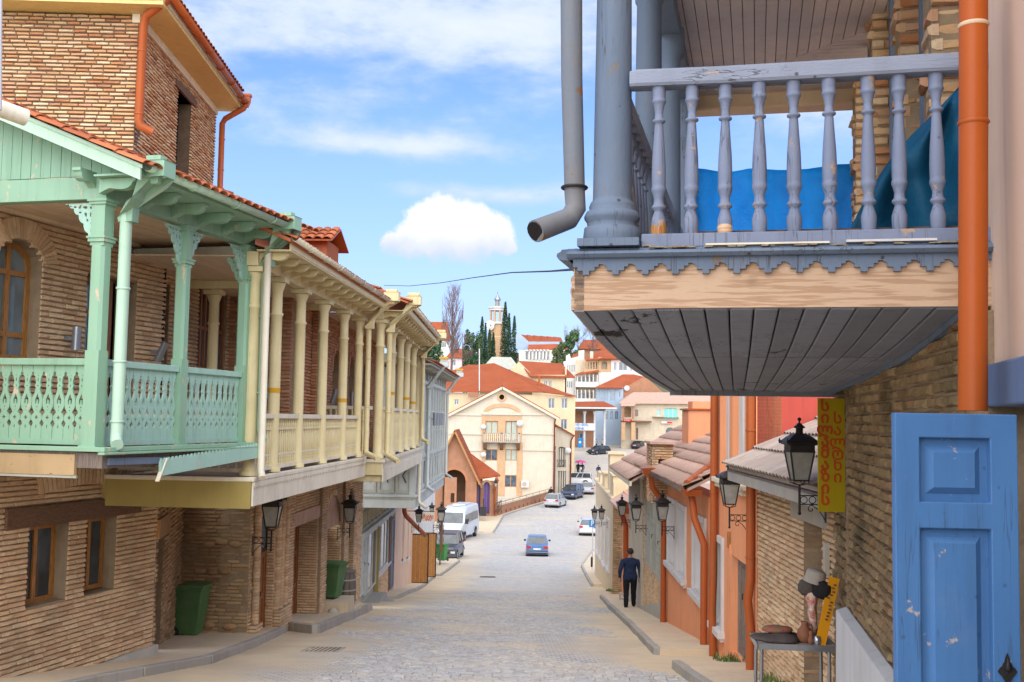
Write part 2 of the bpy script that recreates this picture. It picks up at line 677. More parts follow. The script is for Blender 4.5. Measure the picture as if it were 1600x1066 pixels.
MT['cream'] = mat('cream_paint', (0.70, 0.59, 0.33), (0.66, 0.54, 0.28), 2.0, 0.6, 0.5, 0.10, 40, dirt=(0.40, 0.33, 0.18), damt=0.25, dscale=2.2)
MT['cream_pale'] = mat('pale_cream_paint', (0.74, 0.67, 0.52), (0.68, 0.60, 0.44), 1.6, 0.6, 0.6, 0.12, 30, wear=(0.42, 0.36, 0.26), wear_amt=0.22, wscale=4, dirt=(0.45, 0.40, 0.28), damt=0.4)
MT['olive'] = mat('olive_board_paint', (0.38, 0.285, 0.085), (0.31, 0.23, 0.07), 2.0, 0.6, 0.6, 0.1, 30)
MT['ochre_tape'] = mat('ochre_tape', (0.62, 0.32, 0.02), None, 4, 0.2, 0.45, 0.02)
MT['greyboard'] = mat('weathered_grey_board', (0.45, 0.44, 0.36), (0.34, 0.34, 0.27), 2.0, 0.7, 0.7, 0.2, 40, wear=(0.28, 0.25, 0.2), wear_amt=0.3, wscale=5)
MT['greyboard_lt'] = mat('pale_grey_board', (0.52, 0.54, 0.50), (0.42, 0.44, 0.40), 2.0, 0.7, 0.7, 0.15, 40, wear=(0.36, 0.33, 0.28), wear_amt=0.25, wscale=5)
MT['terra_pipe'] = mat('terracotta_metal', (0.36, 0.085, 0.022), (0.42, 0.10, 0.025), 2.0, 0.6, 0.38, 0.06, 20, dirt=(0.34, 0.10, 0.04), damt=0.5)
MT['soffit_cream'] = mat('yellow_soffit', (0.66, 0.50, 0.20), (0.58, 0.42, 0.16), 2, 0.4, 0.6, 0.05)
MT['tile_red'] = mat('terracotta_tile', (0.46, 0.14, 0.055), (0.34, 0.10, 0.045), 4, 0.6, 0.8, 0.3, 40, rnd=0.22, dirt=(0.20, 0.10, 0.07), damt=0.35, dscale=3)
MT['tile_pink'] = mat('dusty_pink_tile', (0.52, 0.335, 0.25), (0.45, 0.28, 0.205), 2.0, 0.7, 0.9, 0.35, 40, rnd=0.12, dirt=(0.30, 0.23, 0.17), damt=0.6, dscale=1.1)
MT['tile_grey'] = mat('lichened_grey_tile', (0.42, 0.34, 0.28), (0.32, 0.255, 0.205), 3.0, 0.7, 0.9, 0.4, 40, rnd=0.12, dirt=(0.36, 0.26, 0.2), damt=0.5)
MT['ceil_cream'] = mat('cream_board_ceiling', (0.72, 0.54, 0.36), (0.66, 0.48, 0.31), 1.3, 0.5, 0.6, 0.08, 30, rnd=0.06)
MT['wood_door'] = tintwood('varnished_brown_wood', (0.30, 0.115, 0.035), (0.20, 0.07, 0.02), (9, 9, 0.9), rough=0.45)
MT['wood_honey'] = tintwood('honey_wood', (0.42, 0.19, 0.045), (0.30, 0.12, 0.03), (9, 9, 0.9), rough=0.45)
MT['wood_dark'] = tintwood('dark_lintel_wood', (0.17, 0.085, 0.045), (0.11, 0.055, 0.03), (1.5, 1.5, 12), rough=0.85)
MT['wood_bare'] = tintwood('bare_pine_beam', (0.60, 0.40, 0.25), (0.46, 0.275, 0.155), (1.6, 1.6, 24), rough=0.8, rings=3)
MT['tan_board'] = mat('tan_board', (0.46, 0.32, 0.17), (0.36, 0.24, 0.12), 1.5, .8, .8, .25, 40, wear=(0.12, .07, .04), wear_amt=.35, wscale=4)
MT['wood_grey'] = tintwood('grey_weathered_wood', (0.24, 0.19, 0.15), (0.16, 0.12, 0.10), (9, 9, 0.7), rough=0.85)
MT['glass'] = glassmat('window_glass', (0.07, 0.09, 0.10))
MT['glass_pale'] = glassmat('pale_window_glass', (0.20, 0.25, 0.26), blotch=(0.12, 0.15, 0.16))
MT['glass_far'] = glassmat('far_window_glass', (0.10, 0.13, 0.16), blotch=(0.05, 0.07, 0.09))
MT['curtain'] = mat('drawn_curtain', (0.42, 0.45, 0.36), (0.32, 0.36, 0.30), 3, 0.6, 0.8, 0.1)
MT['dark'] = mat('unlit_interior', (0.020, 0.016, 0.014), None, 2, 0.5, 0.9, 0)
MT['alu'] = mat('brushed_lamp_metal', (0.30, 0.31, 0.33), None, 3, 0.2, 0.35, 0.02, metal=0.6)
MT['iron'] = mat('black_iron', (0.030, 0.026, 0.024), (0.05, 0.042, 0.036), 12, 0.6, 0.5, 0.15, 90, metal=0.3)
MT['frost'] = mat('frosted_lamp_glass', (0.36, 0.34, 0.29), (0.26, 0.24, 0.20), 9, 0.7, 0.25, 0.03, spec=0.6)
MT['concrete'] = mat('dusty_concrete', (0.62, 0.50, 0.34), (0.54, 0.43, 0.30), 1.2, 0.7, 0.92, 0.35, 35, dirt=(0.66, 0.51, 0.33), damt=0.6)
MT['kerb'] = mat('grey_kerb_stone', (0.33, 0.31, 0.28), (0.40, 0.35, 0.28), 2.5, 0.7, 0.9, 0.35, 40, dirt=(0.38, 0.31, 0.21), damt=0.5, rnd=0.08)
MT['sand'] = mat('sandy_dust', (0.56, 0.43, 0.27), (0.48, 0.37, 0.24), 0.9, 0.7, 0.95, 0.4, 30)
MT['plinth'] = mat('pale_plinth_render', (0.48, 0.46, 0.40), (0.36, 0.33, 0.26), 2, 0.7, 0.9, 0.25, 30, dirt=(0.40, 0.30, 0.18), damt=0.6)
MT['orange_plaster'] = mat('salmon_orange_plaster', (0.80, 0.33, 0.155), (0.74, 0.29, 0.13), 1.0, 0.5, 0.85, 0.12, 40, dirt=(0.52, 0.30, 0.20), damt=0.35)
MT['red_plaster'] = mat('coral_red_plaster', (0.50, 0.085, 0.06), (0.45, 0.07, 0.05), 0.8, 0.5, 0.85, 0.08, 30)
MT['cream_plaster'] = mat('cream_plaster', (0.56, 0.485, 0.375), (0.51, 0.435, 0.33), 0.9, 0.5, 0.88, 0.12, 30, dirt=(0.46, 0.36, 0.22), damt=0.35)
MT['yellow_plaster'] = mat('soft_yellow_plaster', (0.64, 0.50, 0.31), (0.58, 0.44, 0.26), 0.9, 0.5, 0.88, 0.12, 30, dirt=(0.5, 0.38, 0.22), damt=0.3)
MT['white_plaster'] = mat('white_plaster', (0.68, 0.66, 0.62), (0.60, 0.57, 0.52), 0.9, 0.5, 0.88, 0.1, 30, dirt=(0.5, 0.44, 0.34), damt=0.3)
MT['pink_plaster'] = mat('pale_pink_plaster', (0.70, 0.50, 0.375), (0.62, 0.43, 0.31), 0.9, 0.6, 0.88, 0.1, 30, dirt=(0.5, 0.4, 0.3), damt=0.3)
MT['peach_stone'] = mat('peach_stone_slab', (0.50, 0.33, 0.23), (0.38, 0.22, 0.15), 3.5, 0.7, 0.7, 0.1, 30)
MT['trim_white'] = mat('offwhite_trim', (0.62, 0.59, 0.56), (0.52, 0.49, 0.46), 2, 0.5, 0.7, 0.06, 30)
MT['blue_grey'] = mat('blue_grey_paint', (0.135, 0.175, 0.235), (0.115, 0.15, 0.20), 2.0, 0.6, 0.6, 0.25, 60, crack=.8, wear=(0.21, 0.16, 0.12), wear_amt=0.27, wscale=6, stretch=(1, 1, 0.35), dirt=(0.20, 0.20, 0.21), damt=0.3, dscale=2.5)
MT['rail_grey'] = mat('worn_rail_paint', (0.29, 0.315, 0.38), (0.23, 0.255, 0.32), 3.0, 0.7, 0.7, 0.3, 60, wear=(0.44, 0.32, 0.24), wear_amt=0.45, wscale=5.0, crack=-.7, stretch=(0.4, 1, 2.5))
MT['baluster_grey'] = mat('grey_baluster_paint', (0.20, 0.23, 0.31), (0.165, 0.19, 0.265), 3.0, 0.6, 0.6, 0.2, 60, crack=.5, wear=(0.38, 0.27, 0.19), wear_amt=0.34, wscale=8)
MT['soffit_grey'] = mat('weathered_grey_soffit', (0.235, 0.24, 0.265), (0.195, 0.20, 0.225), 2.0, 0.7, 0.7, 0.12, 50, rnd=0.16, crack=.9, wear=(0.035, 0.028, 0.024), wear_amt=0.27, wscale=2.6, stretch=(1, 0.6, 1))
MT['ceil_pink'] = mat('pinkish_board_ceiling', (0.62, 0.50, 0.43), (0.46, 0.42, 0.40), 0.9, 0.9, 0.6, 0.08, 30, rnd=0.05, wear=None)
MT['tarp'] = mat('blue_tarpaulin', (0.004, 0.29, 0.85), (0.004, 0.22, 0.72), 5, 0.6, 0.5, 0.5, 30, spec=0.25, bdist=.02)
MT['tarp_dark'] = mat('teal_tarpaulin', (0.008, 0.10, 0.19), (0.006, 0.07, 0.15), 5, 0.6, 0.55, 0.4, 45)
MT['door_blue'] = mat('cornflower_door_paint', (0.075, 0.185, 0.38), (0.062, 0.155, 0.33), 1.8, 0.6, 0.5, 0.12, 70, wear=(0.42, 0.34, 0.29), wear_amt=0.30, wscale=8.0, crack=.35, stretch=(1, 1, 0.8), dirt=(0.16, 0.22, 0.34), damt=0.4, dscale=3)
MT['blue_beam'] = mat('chalky_blue_beam', (0.12, 0.17, 0.28), (0.09, 0.135, 0.24), 3, 0.7, 0.7, 0.2, 50, wear=(0.42, 0.38, 0.40), wear_amt=0.28, wscale=5)
MT['orange_pipe'] = mat('orange_pvc_pipe', (0.44, 0.095, 0.015), (0.35, 0.072, 0.012), 1.0, 0.7, 0.38, 0.02, 20)
MT['felt_chip'] = mat('dead_leaf_bits', (0.20, 0.14, 0.08), (0.34, 0.30, 0.22), 30, .9, .9, .2)
MT['rust'] = mat('rusting_pipe', (0.15, 0.185, 0.23), (0.20, 0.17, 0.14), 2.0, 0.6, 0.6, 0.2, 50, wear=(0.25, 0.13, 0.06), wear_amt=0.5, wscale=5)
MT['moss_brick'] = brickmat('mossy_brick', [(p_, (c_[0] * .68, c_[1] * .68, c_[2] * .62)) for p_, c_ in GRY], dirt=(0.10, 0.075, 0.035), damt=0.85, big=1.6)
MT['cobble'] = brickmat('cobble_stone', [(0, (0.31, 0.31, 0.315)), (0.3, (0.44, 0.435, 0.43)), (0.6, (0.37, 0.375, 0.385)), (0.85, (0.50, 0.48, 0.445)), (1, (0.38, 0.34, 0.32))], dirt=(0.55, 0.45, 0.32), damt=0.75, big=0.35, bump=0.4)

# shared building-block makers
class Basis:
	def __init__(s, O, U, V, N):
		s.O, s.U, s.V, s.N = Vector(O), Vector(U).normalized(), Vector(V).normalized(), Vector(N).normalized()

	def T(s, u, v, w=0.0):
		return s.O + s.U * u + s.V * v + s.N * w

	def M(s, u, v, w, su=1.0, sv=1.0, sw=1.0):
		p = s.T(u, v, w)
		return Matrix(((s.U.x * su, s.V.x * sv, s.N.x * sw, p.x), (s.U.y * su, s.V.y * sv, s.N.y * sw, p.y),
					(s.U.z * su, s.V.z * sv, s.N.z * sw, p.z), (0, 0, 0, 1)))


def left_wall(x=0.0):      # faces the street from the left; u = distance along the street
	return Basis((x, 0, 0), (0, 1, 0), (0, 0, 1), (1, 0, 0))


def right_wall(x=0.0):     # faces the street from the right; u = -distance
	return Basis((x, 0, 0), (0, -1, 0), (0, 0, 1), (-1, 0, 0))


def end_wall(y=0.0):       # faces the camera; u = local x
	return Basis((0, y, 0), (1, 0, 0), (0, 0, 1), (0, -1, 0))


def unit_bricks(mtl, n=6, soft=0.16, seed=3, name='brick'):
	rnd = random.Random(seed)
	out = []
	for k in range(n):
		mb = MB()
		j = lambda a: rnd.uniform(-a, a)
		back = [(0.01 + j(.01), 0.03 + j(.03), 0), (0.99 + j(.01), 0.03 + j(.03), 0), (0.99 + j(.01), 0.97 + j(.03), 0), (0.01 + j(.01), 0.97 + j(.03), 0)]
		mid = [(p[0] + j(.008), p[1] + j(.04), 0.62 + j(.08)) for p in back]
		mx = [(.5, .03 + j(.05), .68), (.5, .97 + j(.05), .68)]
		fr = [(0.04 + j(.012), soft + 0.03 + j(.06), 1 + j(.16)), (.5 + j(.1), soft * .7 + .03 + j(.05), 1 + j(.14)), (0.96 + j(.012), soft + 0.03 + j(.06), 1 + j(.16)),
			(0.96 + j(.012), 0.97 - soft + j(.06), 1 + j(.16)), (.5 + j(.1), .97 - soft * .7 + j(.05), 1 + j(.14)), (0.04 + j(.012), 0.97 - soft + j(.06), 1 + j(.16))]
		v = back + mid + mx + fr      # 0-3 4-7 8-9 10-15
		f = [(0, 1, 5, 8, 4), (1, 2, 6, 5), (2, 3, 7, 9, 6), (3, 0, 4, 7), (4, 8, 11, 10), (8, 5, 12, 11), (5, 6, 13, 12), (6, 9, 14, 13),
			(9, 7, 15, 14), (7, 4, 10, 15), (10, 11, 14, 15), (11, 12, 13, 14)]
		mb.add(v, f)
		out.append(mb.mesh(name, mtl))
	return out


BR = {k: unit_bricks(MT[k]) for k in ('brick_orange', 'brick_tan', 'brick_grey', 'brick_red', 'moss_brick')}


def spans(poly_list, v):
	xs = []
	for pl in poly_list:
		k = len(pl)
		for i in range(k):
			(x0, y0), (x1, y1) = pl[i][:2], pl[(i + 1) % k][:2]
			if (y0 > v) != (y1 > v):
				xs.append(x0 + (x1 - x0) * (v - y0) / (y1 - y0))
	xs.sort()
	return [(xs[i], xs[i + 1]) for i in range(0, len(xs) - 1, 2) if xs[i + 1] - xs[i] > 0.03]


def place_pieces(pieces, meshes, parent, B, name, cap, depth, minpx=9.0):
	PM = parent_world(parent)
	big, rest = [], []
	for p in pieces:
		c = PM @ B.T((p[0] + p[1]) / 2, (p[2] + p[3]) / 2, p[4])
		q = project(c)
		vis = q is not None and -15 < q[0] < 1615 and -15 < q[1] < 1081
		if vis:
			a = project(PM @ B.T(p[0], p[2], p[4]))
			b = project(PM @ B.T(p[1], p[3], p[4]))
			sz = math.hypot(a[0] - b[0], a[1] - b[1])
			big.append((sz, p))
		else:
			rest.append(p)
	big.sort(key=lambda t: -t[0])
	solo = [p for sz, p in big[:cap] if sz >= minpx]
	ns = len(solo)
	rest += [p for sz, p in big[ns:]]
	for i, p in enumerate(solo):
		o = obj(name, random.choice(meshes), parent, B.M(p[0], p[2], p[4] - depth, p[1] - p[0], p[3] - p[2], depth))
	if rest:
		mb = MB()
		cache = [([v.co.copy() for v in me.vertices], [tuple(f.vertices) for f in me.polygons]) for me in meshes]
		for p in rest:
			vs, fs = random.choice(cache)
			M4 = B.M(p[0], p[2], p[4] - depth, p[1] - p[0], p[3] - p[2], depth)
			mb.add([M4 @ v for v in vs], fs)
		mb.build(name + '_courses' if name == 'brick' else name + 's', meshes[0].materials[0], parent, kind='stuff')
	return ns


_pw = {}


def parent_world(o):
	M = Matrix.Identity(4)
	while o is not None:
		M = o.matrix_basis @ M
		o = o.parent
	return M


def bricks(parent, B, outline, holes=(), key='brick_tan', L=0.26, H=0.063, joint=0.012, cap=300, jit=0.006, depth=0.05, seed=1, wob=0.005, stone_rows=0.0):
	rnd = random.Random(seed)
	v0 = min(p[1] for p in outline)
	v1 = max(p[1] for p in outline)
	rows = max(1, int(round((v1 - v0) / H)))
	H = (v1 - v0) / rows
	pcs = []
	for r in range(rows):
		vb = v0 + r * H
		for (a, b) in spans([outline] + list(holes), vb + H * 0.5):
			u = a
			first = True
			while u < b - 0.02:
				l = L * rnd.uniform(0.78, 1.18)
				if first:
					l *= rnd.uniform(0.35, 1.0)
					first = False
				if b - (u + l) < L * 0.35:
					l = b - u
				w = rnd.uniform(-wob, jit)
				dv = rnd.uniform(-.12, .12) * joint
				pcs.append((u + joint * .18, u + l - joint * .18, vb + joint * .5 + dv, vb + H - joint * .4 + dv, w))
				u += l
	return place_pieces(pcs, BR[key], parent, B, 'brick', cap, depth)


def brick_wall(parent, B, outline, holes=(), key='brick_tan', thick=0.3, mort='mortar', name='wall', cap=300, **kw):
	mb = MB()
	mb.poly(outline, holes, lambda u, v, w: B.T(u, v, -0.022 - thick + w), thick)
	wl = mb.build(name, MT[mort], parent)
	bricks(wl, B, outline, holes, key, cap=cap, **kw)
	return wl


def plain_wall(parent, B, outline, holes=(), m='cream_plaster', thick=0.3, name='wall', w=0.0):
	mb = MB()
	mb.poly(outline, holes, lambda u, v, ww: B.T(u, v, w - thick + ww), thick)
	return mb.build(name, MT[m] if isinstance(m, str) else m, parent)


def voussoirs(parent, B, cu, cv, ru, rv, a0, a1, n, depth_r=0.24, key='brick_tan', w=0.012, single=True):
	wm = MB()
	for i in range(n):
		a = R(a0 + (a1 - a0) * (i + 0.5) / n)
		half = abs(R(a1 - a0)) / n / 2 * 0.84
		pts = []
		for (aa, k) in ((a - half, 0), (a + half, 0), (a + half, 1), (a - half, 1)):
			pts.append((cu + (ru + depth_r * k) * math.cos(aa), cv + (rv + depth_r * k) * math.sin(aa)))
		jj = random.uniform(-.006, .008)
		vs = [B.T(p[0], p[1], -0.05) for p in pts] + [B.T(p[0], p[1], w + jj) for p in pts]
		if single:
			m1 = MB().hexa(vs)
			m1.build('brick', MT[key], parent)
		else:
			wm.hexa(vs)
	if not single:
		wm.build('arch_bricks', MT[key], parent, kind='stuff')


def window(parent, B, u0, u1, v0, v1, setb=0.14, fw=0.055, nx=1, nz=0, m='wood_honey', g='glass', arch=0.0, name='window', cols=None, pane_name='pane', fd=0.05, zcuts=None):
	fr = MB()
	if arch:
		outer = archhole(u0, u1, v0, v1, arch)
		inner = archhole(u0 + fw, u1 - fw, v0 + fw, v1 - fw, arch * 0.9)
	else:
		outer = recthole(u0, u1, v0, v1)
		inner = recthole(u0 + fw, u1 - fw, v0 + fw, v1 - fw)
	fr.poly(outer, [inner], lambda u, v, w: B.T(u, v, -setb - fd + w), fd)
	top = v1 - (arch if arch else 0)
	us = [u0 + fw + (u1 - u0 - 2 * fw) * i / (nx + 1) for i in range(nx + 2)]
	if zcuts:
		zs = [v0 + fw] + [v0 + (v1 - v0) * c for c in zcuts] + [v1 - fw]
	else:
		zs = [v0 + fw + (v1 - v0 - 2 * fw) * i / (nz + 1) for i in range(nz + 2)]
	mw = fw * 0.55
	def bx(a, b, c, d, w0, w1):
		vs = [B.T(a, c, w0), B.T(b, c, w0), B.T(b, d, w0), B.T(a, d, w0), B.T(a, c, w1), B.T(b, c, w1), B.T(b, d, w1), B.T(a, d, w1)]
		return vs
	for u in us[1:-1]:
		fr.hexa(bx(u - mw, u + mw, v0 + fw, v1 - fw * 0.9, -setb - fd * .9, -setb - 0.004))
	for z in zs[1:-1]:
		fr.hexa(bx(u0 + fw, u1 - fw, z - mw * .8, z + mw * .8, -setb - fd * .85, -setb - 0.007))
	f = fr.build(name, MT[m] if isinstance(m, str) else m, parent)
	for i in range(len(us) - 1):
		for j in range(len(zs) - 1):
			p = MB()
			w = -setb - fd * 0.6
			a, b, c, d = us[i], us[i + 1], zs[j], zs[j + 1]
			if arch and j == len(zs) - 2:
				# clip the pane to the arched head
				pts = [(a, c), (b, c)]
				cc = (u0 + u1) / 2
				hw = (u1 - u0) / 2 - fw * 0.6
				k = 5
				for q in range(k + 1):
					uu = b + (a - b) * q / k
					t = max(0.0, 1 - ((uu - cc) / hw) ** 2)
					pts.append((uu, max(c + .01, min(v1 - fw * .6, v1 - arch + (arch - fw * .6) * math.sqrt(t)))))
				p.poly(pts, (), lambda u, v, ww: B.T(u, v, w - .006 + ww), 0.006)
			else:
				p.hexa(bx(a, b, c, d, w - .006, w))
			p.build(pane_name, MT[g] if isinstance(g, str) else g, f)
	return f


def door(parent, B, u0, u1, v0, v1, setb=0.2, m='wood_door', leaves=2, panels=3, name='door', hm='iron', frame=0.07):
	fr = MB()
	fr.poly(recthole(u0, u1, v0, v1), [recthole(u0 + frame, u1 - frame, v0 + .01, v1 - frame)], lambda u, v, w: B.T(u, v, -setb - .08 + w), .08)
	d = fr.build(name, MT[m], parent)
	a0, a1 = u0 + frame, u1 - frame
	for i in range(leaves):
		a = a0 + (a1 - a0) * i / leaves + .004
		b = a0 + (a1 - a0) * (i + 1) / leaves - .004
		holes = []
		st = min(.09, (b - a) * .2)
		zz = [v0 + .02 + (v1 - frame - v0 - .02) * k / panels for k in range(panels + 1)]
		for k in range(panels):
			holes.append(recthole(a + st, b - st, zz[k] + .07, zz[k + 1] - .05))
		mb = MB()
		mb.poly(recthole(a, b, v0 + .01, v1 - frame - .004), holes, lambda u, v, w: B.T(u, v, -setb - .06 + w), .045)
		for h in holes:
			mb.poly(recthole(h[0][0] - .005, h[1][0] + .005, h[0][1] - .005, h[2][1] + .005), (), lambda u, v, w: B.T(u, v, -setb - .058 + w), .018)
			if h[1][0] - h[0][0] > .12 and h[2][1] - h[0][1] > .12:
				mb.poly(recthole(h[0][0] + .04, h[1][0] - .04, h[0][1] + .04, h[2][1] - .04), (), lambda u, v, w: B.T(u, v, -setb - .045 + w), .018)
		mb.build('door_leaf', MT[m], d)
	hb = MB()
	hb.tube([B.T((a0 + a1) / 2 + .05, v0 + 1.0, -setb), B.T((a0 + a1) / 2 + .05, v0 + 1.0, -setb + .05), B.T((a0 + a1) / 2 + .05, v0 + .92, -setb + .05)], .012, 6)
	hb.build('handle', MT[hm], d)
	return d


def barrel_tile(mtl, seg=6, name='roof_tile', flip=False):
	mb = MB()
	vs = []
	for (v, r, h) in ((0, .54, .0), (1, .44, -.12)):
		for k in range(seg + 1):
			a = PI * k / seg
			vs.append((.5 - r * math.cos(a), v, r * math.sin(a) + h))
		for k in range(seg + 1):
			a = PI * k / seg
			vs.append((.5 - (r - .1) * math.cos(a), v, (r - .1) * math.sin(a) + h))
	n = seg + 1
	fs = []
	for k in range(seg):
		fs.append((k, k + 1, 2 * n + k + 1, 2 * n + k))
		fs.append((n + k + 1, n + k, 3 * n + k, 3 * n + k + 1))
		fs.append((k + 1, k, n + k, n + k + 1))
	mb.add(vs, fs, False)
	for i in range(seg):
		mb.sm[i * 3] = True
	return mb.mesh(name, mtl)


TILE = {k: [barrel_tile(MT[k])] for k in ('tile_red', 'tile_pink', 'tile_grey')}


def tiles(parent, B, W, Ls, tw=0.2, tl=0.38, key='tile_red', cap=300, hgt=0.09, clip=None, minpx=9, tilt=0.03, jit=0.006, seg=None, name='roof_tile', seed=5):
	rnd = random.Random(seed)
	nu = max(1, int(round(W / tw)))
	nv = max(1, int(round(Ls / tl)))
	tw, tl = W / nu, Ls / nv
	PM = parent_world(parent)
	lst = []
	for j in range(nv):
		for i in range(nu):
			if clip and not inpoly(((i + .5) * tw, (j + .5) * tl), clip):
				continue
			a = B.T(i * tw, j * tl, 0)
			c = PM @ B.T((i + .5) * tw, (j + .5) * tl, 0)
			q = project(c)
			sz = 0
			if q and -20 < q[0] < 1620 and -20 < q[1] < 1086:
				q2 = project(PM @ B.T((i + 1) * tw, (j + 1) * tl, 0))
				q1 = project(PM @ a)
				if q1 and q2:
					sz = math.hypot(q1[0] - q2[0], q1[1] - q2[1])
			M4 = B.M(i * tw, j * tl - .03, rnd.uniform(0, jit), tw * rnd.uniform(.93, 1.0), tl + .06, hgt)
			sh = Matrix.Identity(4)
			sh[2][1] = -tilt / hgt * 1.0
			M4 = M4 @ Tr(0, 0, tilt / hgt) @ sh
			lst.append((sz, M4))
	lst.sort(key=lambda t: -t[0])
	me = TILE[key][0]
	vs0 = [v.co.copy() for v in me.vertices]
	fs0 = [tuple(f.vertices) for f in me.polygons]
	rest = MB()
	for i, (sz, M4) in enumerate(lst):
		if i < cap and sz >= minpx:
			obj(name, me, parent, M4)
		else:
			rest.add([M4 @ v for v in vs0], fs0, False)
	if rest.v:
		rest.build(name + 's', MT[key], parent, kind='stuff')


def slope_basis(O, U, up):
	U = Vector(U).normalized()
	V = Vector(up).normalized()
	return Basis(O, U, V, U.cross(V))


# ground, road, pavements
def roadmat():
	m = bpy.data.materials.new('dusty_cobbled_road')
	m.use_nodes = True
	g = NT(m.node_tree)
	bs = g.n['Principled BSDF']
	geo = g.new('ShaderNodeNewGeometry')
	pos = geo.outputs['Position']
	sep = g.new('ShaderNodeSeparateXYZ')
	g.l.new(pos, sep.inputs[0])
	x, y = sep.outputs[0], sep.outputs[1]
	# the travelled middle is swept clean, dust gathers along both sides
	ctr = g.math('ADD', -0.9, g.math('MULTIPLY', g.math('SUBTRACT', y, 12), 0.040))
	ctr = g.math('MINIMUM', ctr, 3.0)
	dx = g.math('ABSOLUTE', g.math('SUBTRACT', x, ctr))
	hw = g.math('ADD', 2.15, g.math('MULTIPLY', g.math('MAXIMUM', g.math('SUBTRACT', y, 20), 0), 0.02))
	nz = g.noise(pos, 0.55, 6, 0.65)
	e = g.math('ADD', g.math('SUBTRACT', dx, hw), g.math('MULTIPLY', g.math('SUBTRACT', nz, 0.5), 4.2))
	dust = g.smooth(e, -0.8, 0.9)
	far = g.smooth(y, 50, 95)
	dust = g.math('MULTIPLY', dust, g.math('SUBTRACT', 1.0, g.math('MULTIPLY', far, 0.7)))
	bt = g.new('ShaderNodeTexBrick')
	mp = g.new('ShaderNodeMapping')
	mp.inputs['Scale'].default_value = (1, 1, 1)
	g.l.new(pos, mp.inputs[0])
	g.l.new(mp.outputs[0], bt.inputs['Vector'])
	bt.inputs['Scale'].default_value = 1.0
	bt.inputs['Brick Width'].default_value = 0.15
	bt.inputs['Row Height'].default_value = 0.13
	bt.inputs['Mortar Size'].default_value = 0.018
	bt.inputs['Mortar Smooth'].default_value = 0.5
	bt.inputs['Color1'].default_value = (0.37, 0.37, 0.375, 1)
	bt.inputs['Color2'].default_value = (0.50, 0.49, 0.475, 1)
	bt.inputs['Mortar'].default_value = (0.28, 0.25, 0.21, 1)
	n2 = g.noise(pos, 2.4, 6, 0.7)
	stone = g.mix(g.math('MULTIPLY', g.smooth(n2, 0.35, 0.7), 0.7), bt.outputs[0], (0.55, 0.50, 0.42))
	nb = g.noise(pos, 0.8, 5, 0.6)
	sand = g.mix(g.smooth(nb, 0.35, 0.65), (0.61, 0.485, 0.32), (0.53, 0.42, 0.285))
	# bands of dust lying across the setts
	mp2 = g.new('ShaderNodeMapping')
	mp2.inputs['Scale'].default_value = (0.12, 0.75, 1)
	g.l.new(pos, mp2.inputs[0])
	nb2 = g.noise(mp2.outputs[0], 1.0, 5, 0.6)
	dust2 = g.math('MAXIMUM', dust, g.math('MULTIPLY', g.smooth(nb2, 0.5, 0.66), 0.75))
	g.put(bs.inputs['Base Color'], g.mix(dust2, stone, sand))
	bs.inputs['Roughness'].default_value = 0.93
	bs.inputs['Specular IOR Level'].default_value = 0.2
	hh = g.math('ADD', g.math('MULTIPLY', bt.outputs[1], g.math('MULTIPLY', g.math('SUBTRACT', 1.0, dust), -0.8)), g.math('MULTIPLY', g.noise(pos, 14, 6, 0.7), 0.9))
	b = g.new('ShaderNodeBump')
	b.inputs['Strength'].default_value = 0.55
	b.inputs['Distance'].default_value = 0.02
	g.l.new(hh, b.inputs['Height'])
	g.l.new(b.outputs[0], bs.inputs['Normal'])
	return m


def lat(x, y):
	c = min(-0.9 + (y - 12) * 0.040, 3.0)
	hw = 2.0 + max(0, y - 20) * 0.02
	e = abs(x - c) - hw + (noise.noise(Vector((x * .5, y * .35, 3.1))) * 2.2 + noise.noise(Vector((x * 1.7, y * 1.4, 7))) * 0.7)
	t = max(0.0, min(1.0, (e + 0.6) / 1.6))
	return t * t * (3 - 2 * t)


def grid_sheet(name, xs, ys, zf, m, kind='structure', parent=None):
	mb = MB()
	vs = [(x, y, zf(x, y)) for y in ys for x in xs]
	n = len(xs)
	fs = [(j * n + i, j * n + i + 1, (j + 1) * n + i + 1, (j + 1) * n + i) for j in range(len(ys) - 1) for i in range(n - 1)]
	mb.add(vs, fs, True)
	o = mb.build(name, m, parent, kind=kind)
	return o


MT['road'] = roadmat()


def frange(a, b, s):
	n = max(1, int(round((b - a) / s)))
	return [a + (b - a) * i / n for i in range(n + 1)]


def road_top(x, y):
	if 7 < y < 46:
		f = min(1, (y - 7) / 2) * min(1, (46 - y) / 4)
		h = -0.020 + 0.040 * lat(x, y) + 0.012 * noise.noise(Vector((x * 1.3, y * 1.1, 0)))
		return road_z(y) + h * f
	return road_z(y)


xs = frange(-160, -9, 12) + frange(-8, 8, 0.16)[0:] + frange(9, 160, 12)
ys = frange(-12, 6, 3) + frange(6.5, 48, 0.16) + frange(49, 150, 1.5) + frange(153, 330, 6)
road = grid_sheet('road', xs, ys, road_top, MT['road'])


def side(y):   # where the outer edge of the setts goes
	c = min(-0.9 + (y - 12) * 0.040, 3.0)
	return c


cob_meshes = unit_bricks(MT['cobble'], 6, soft=0.14, seed=9, name='cobble')


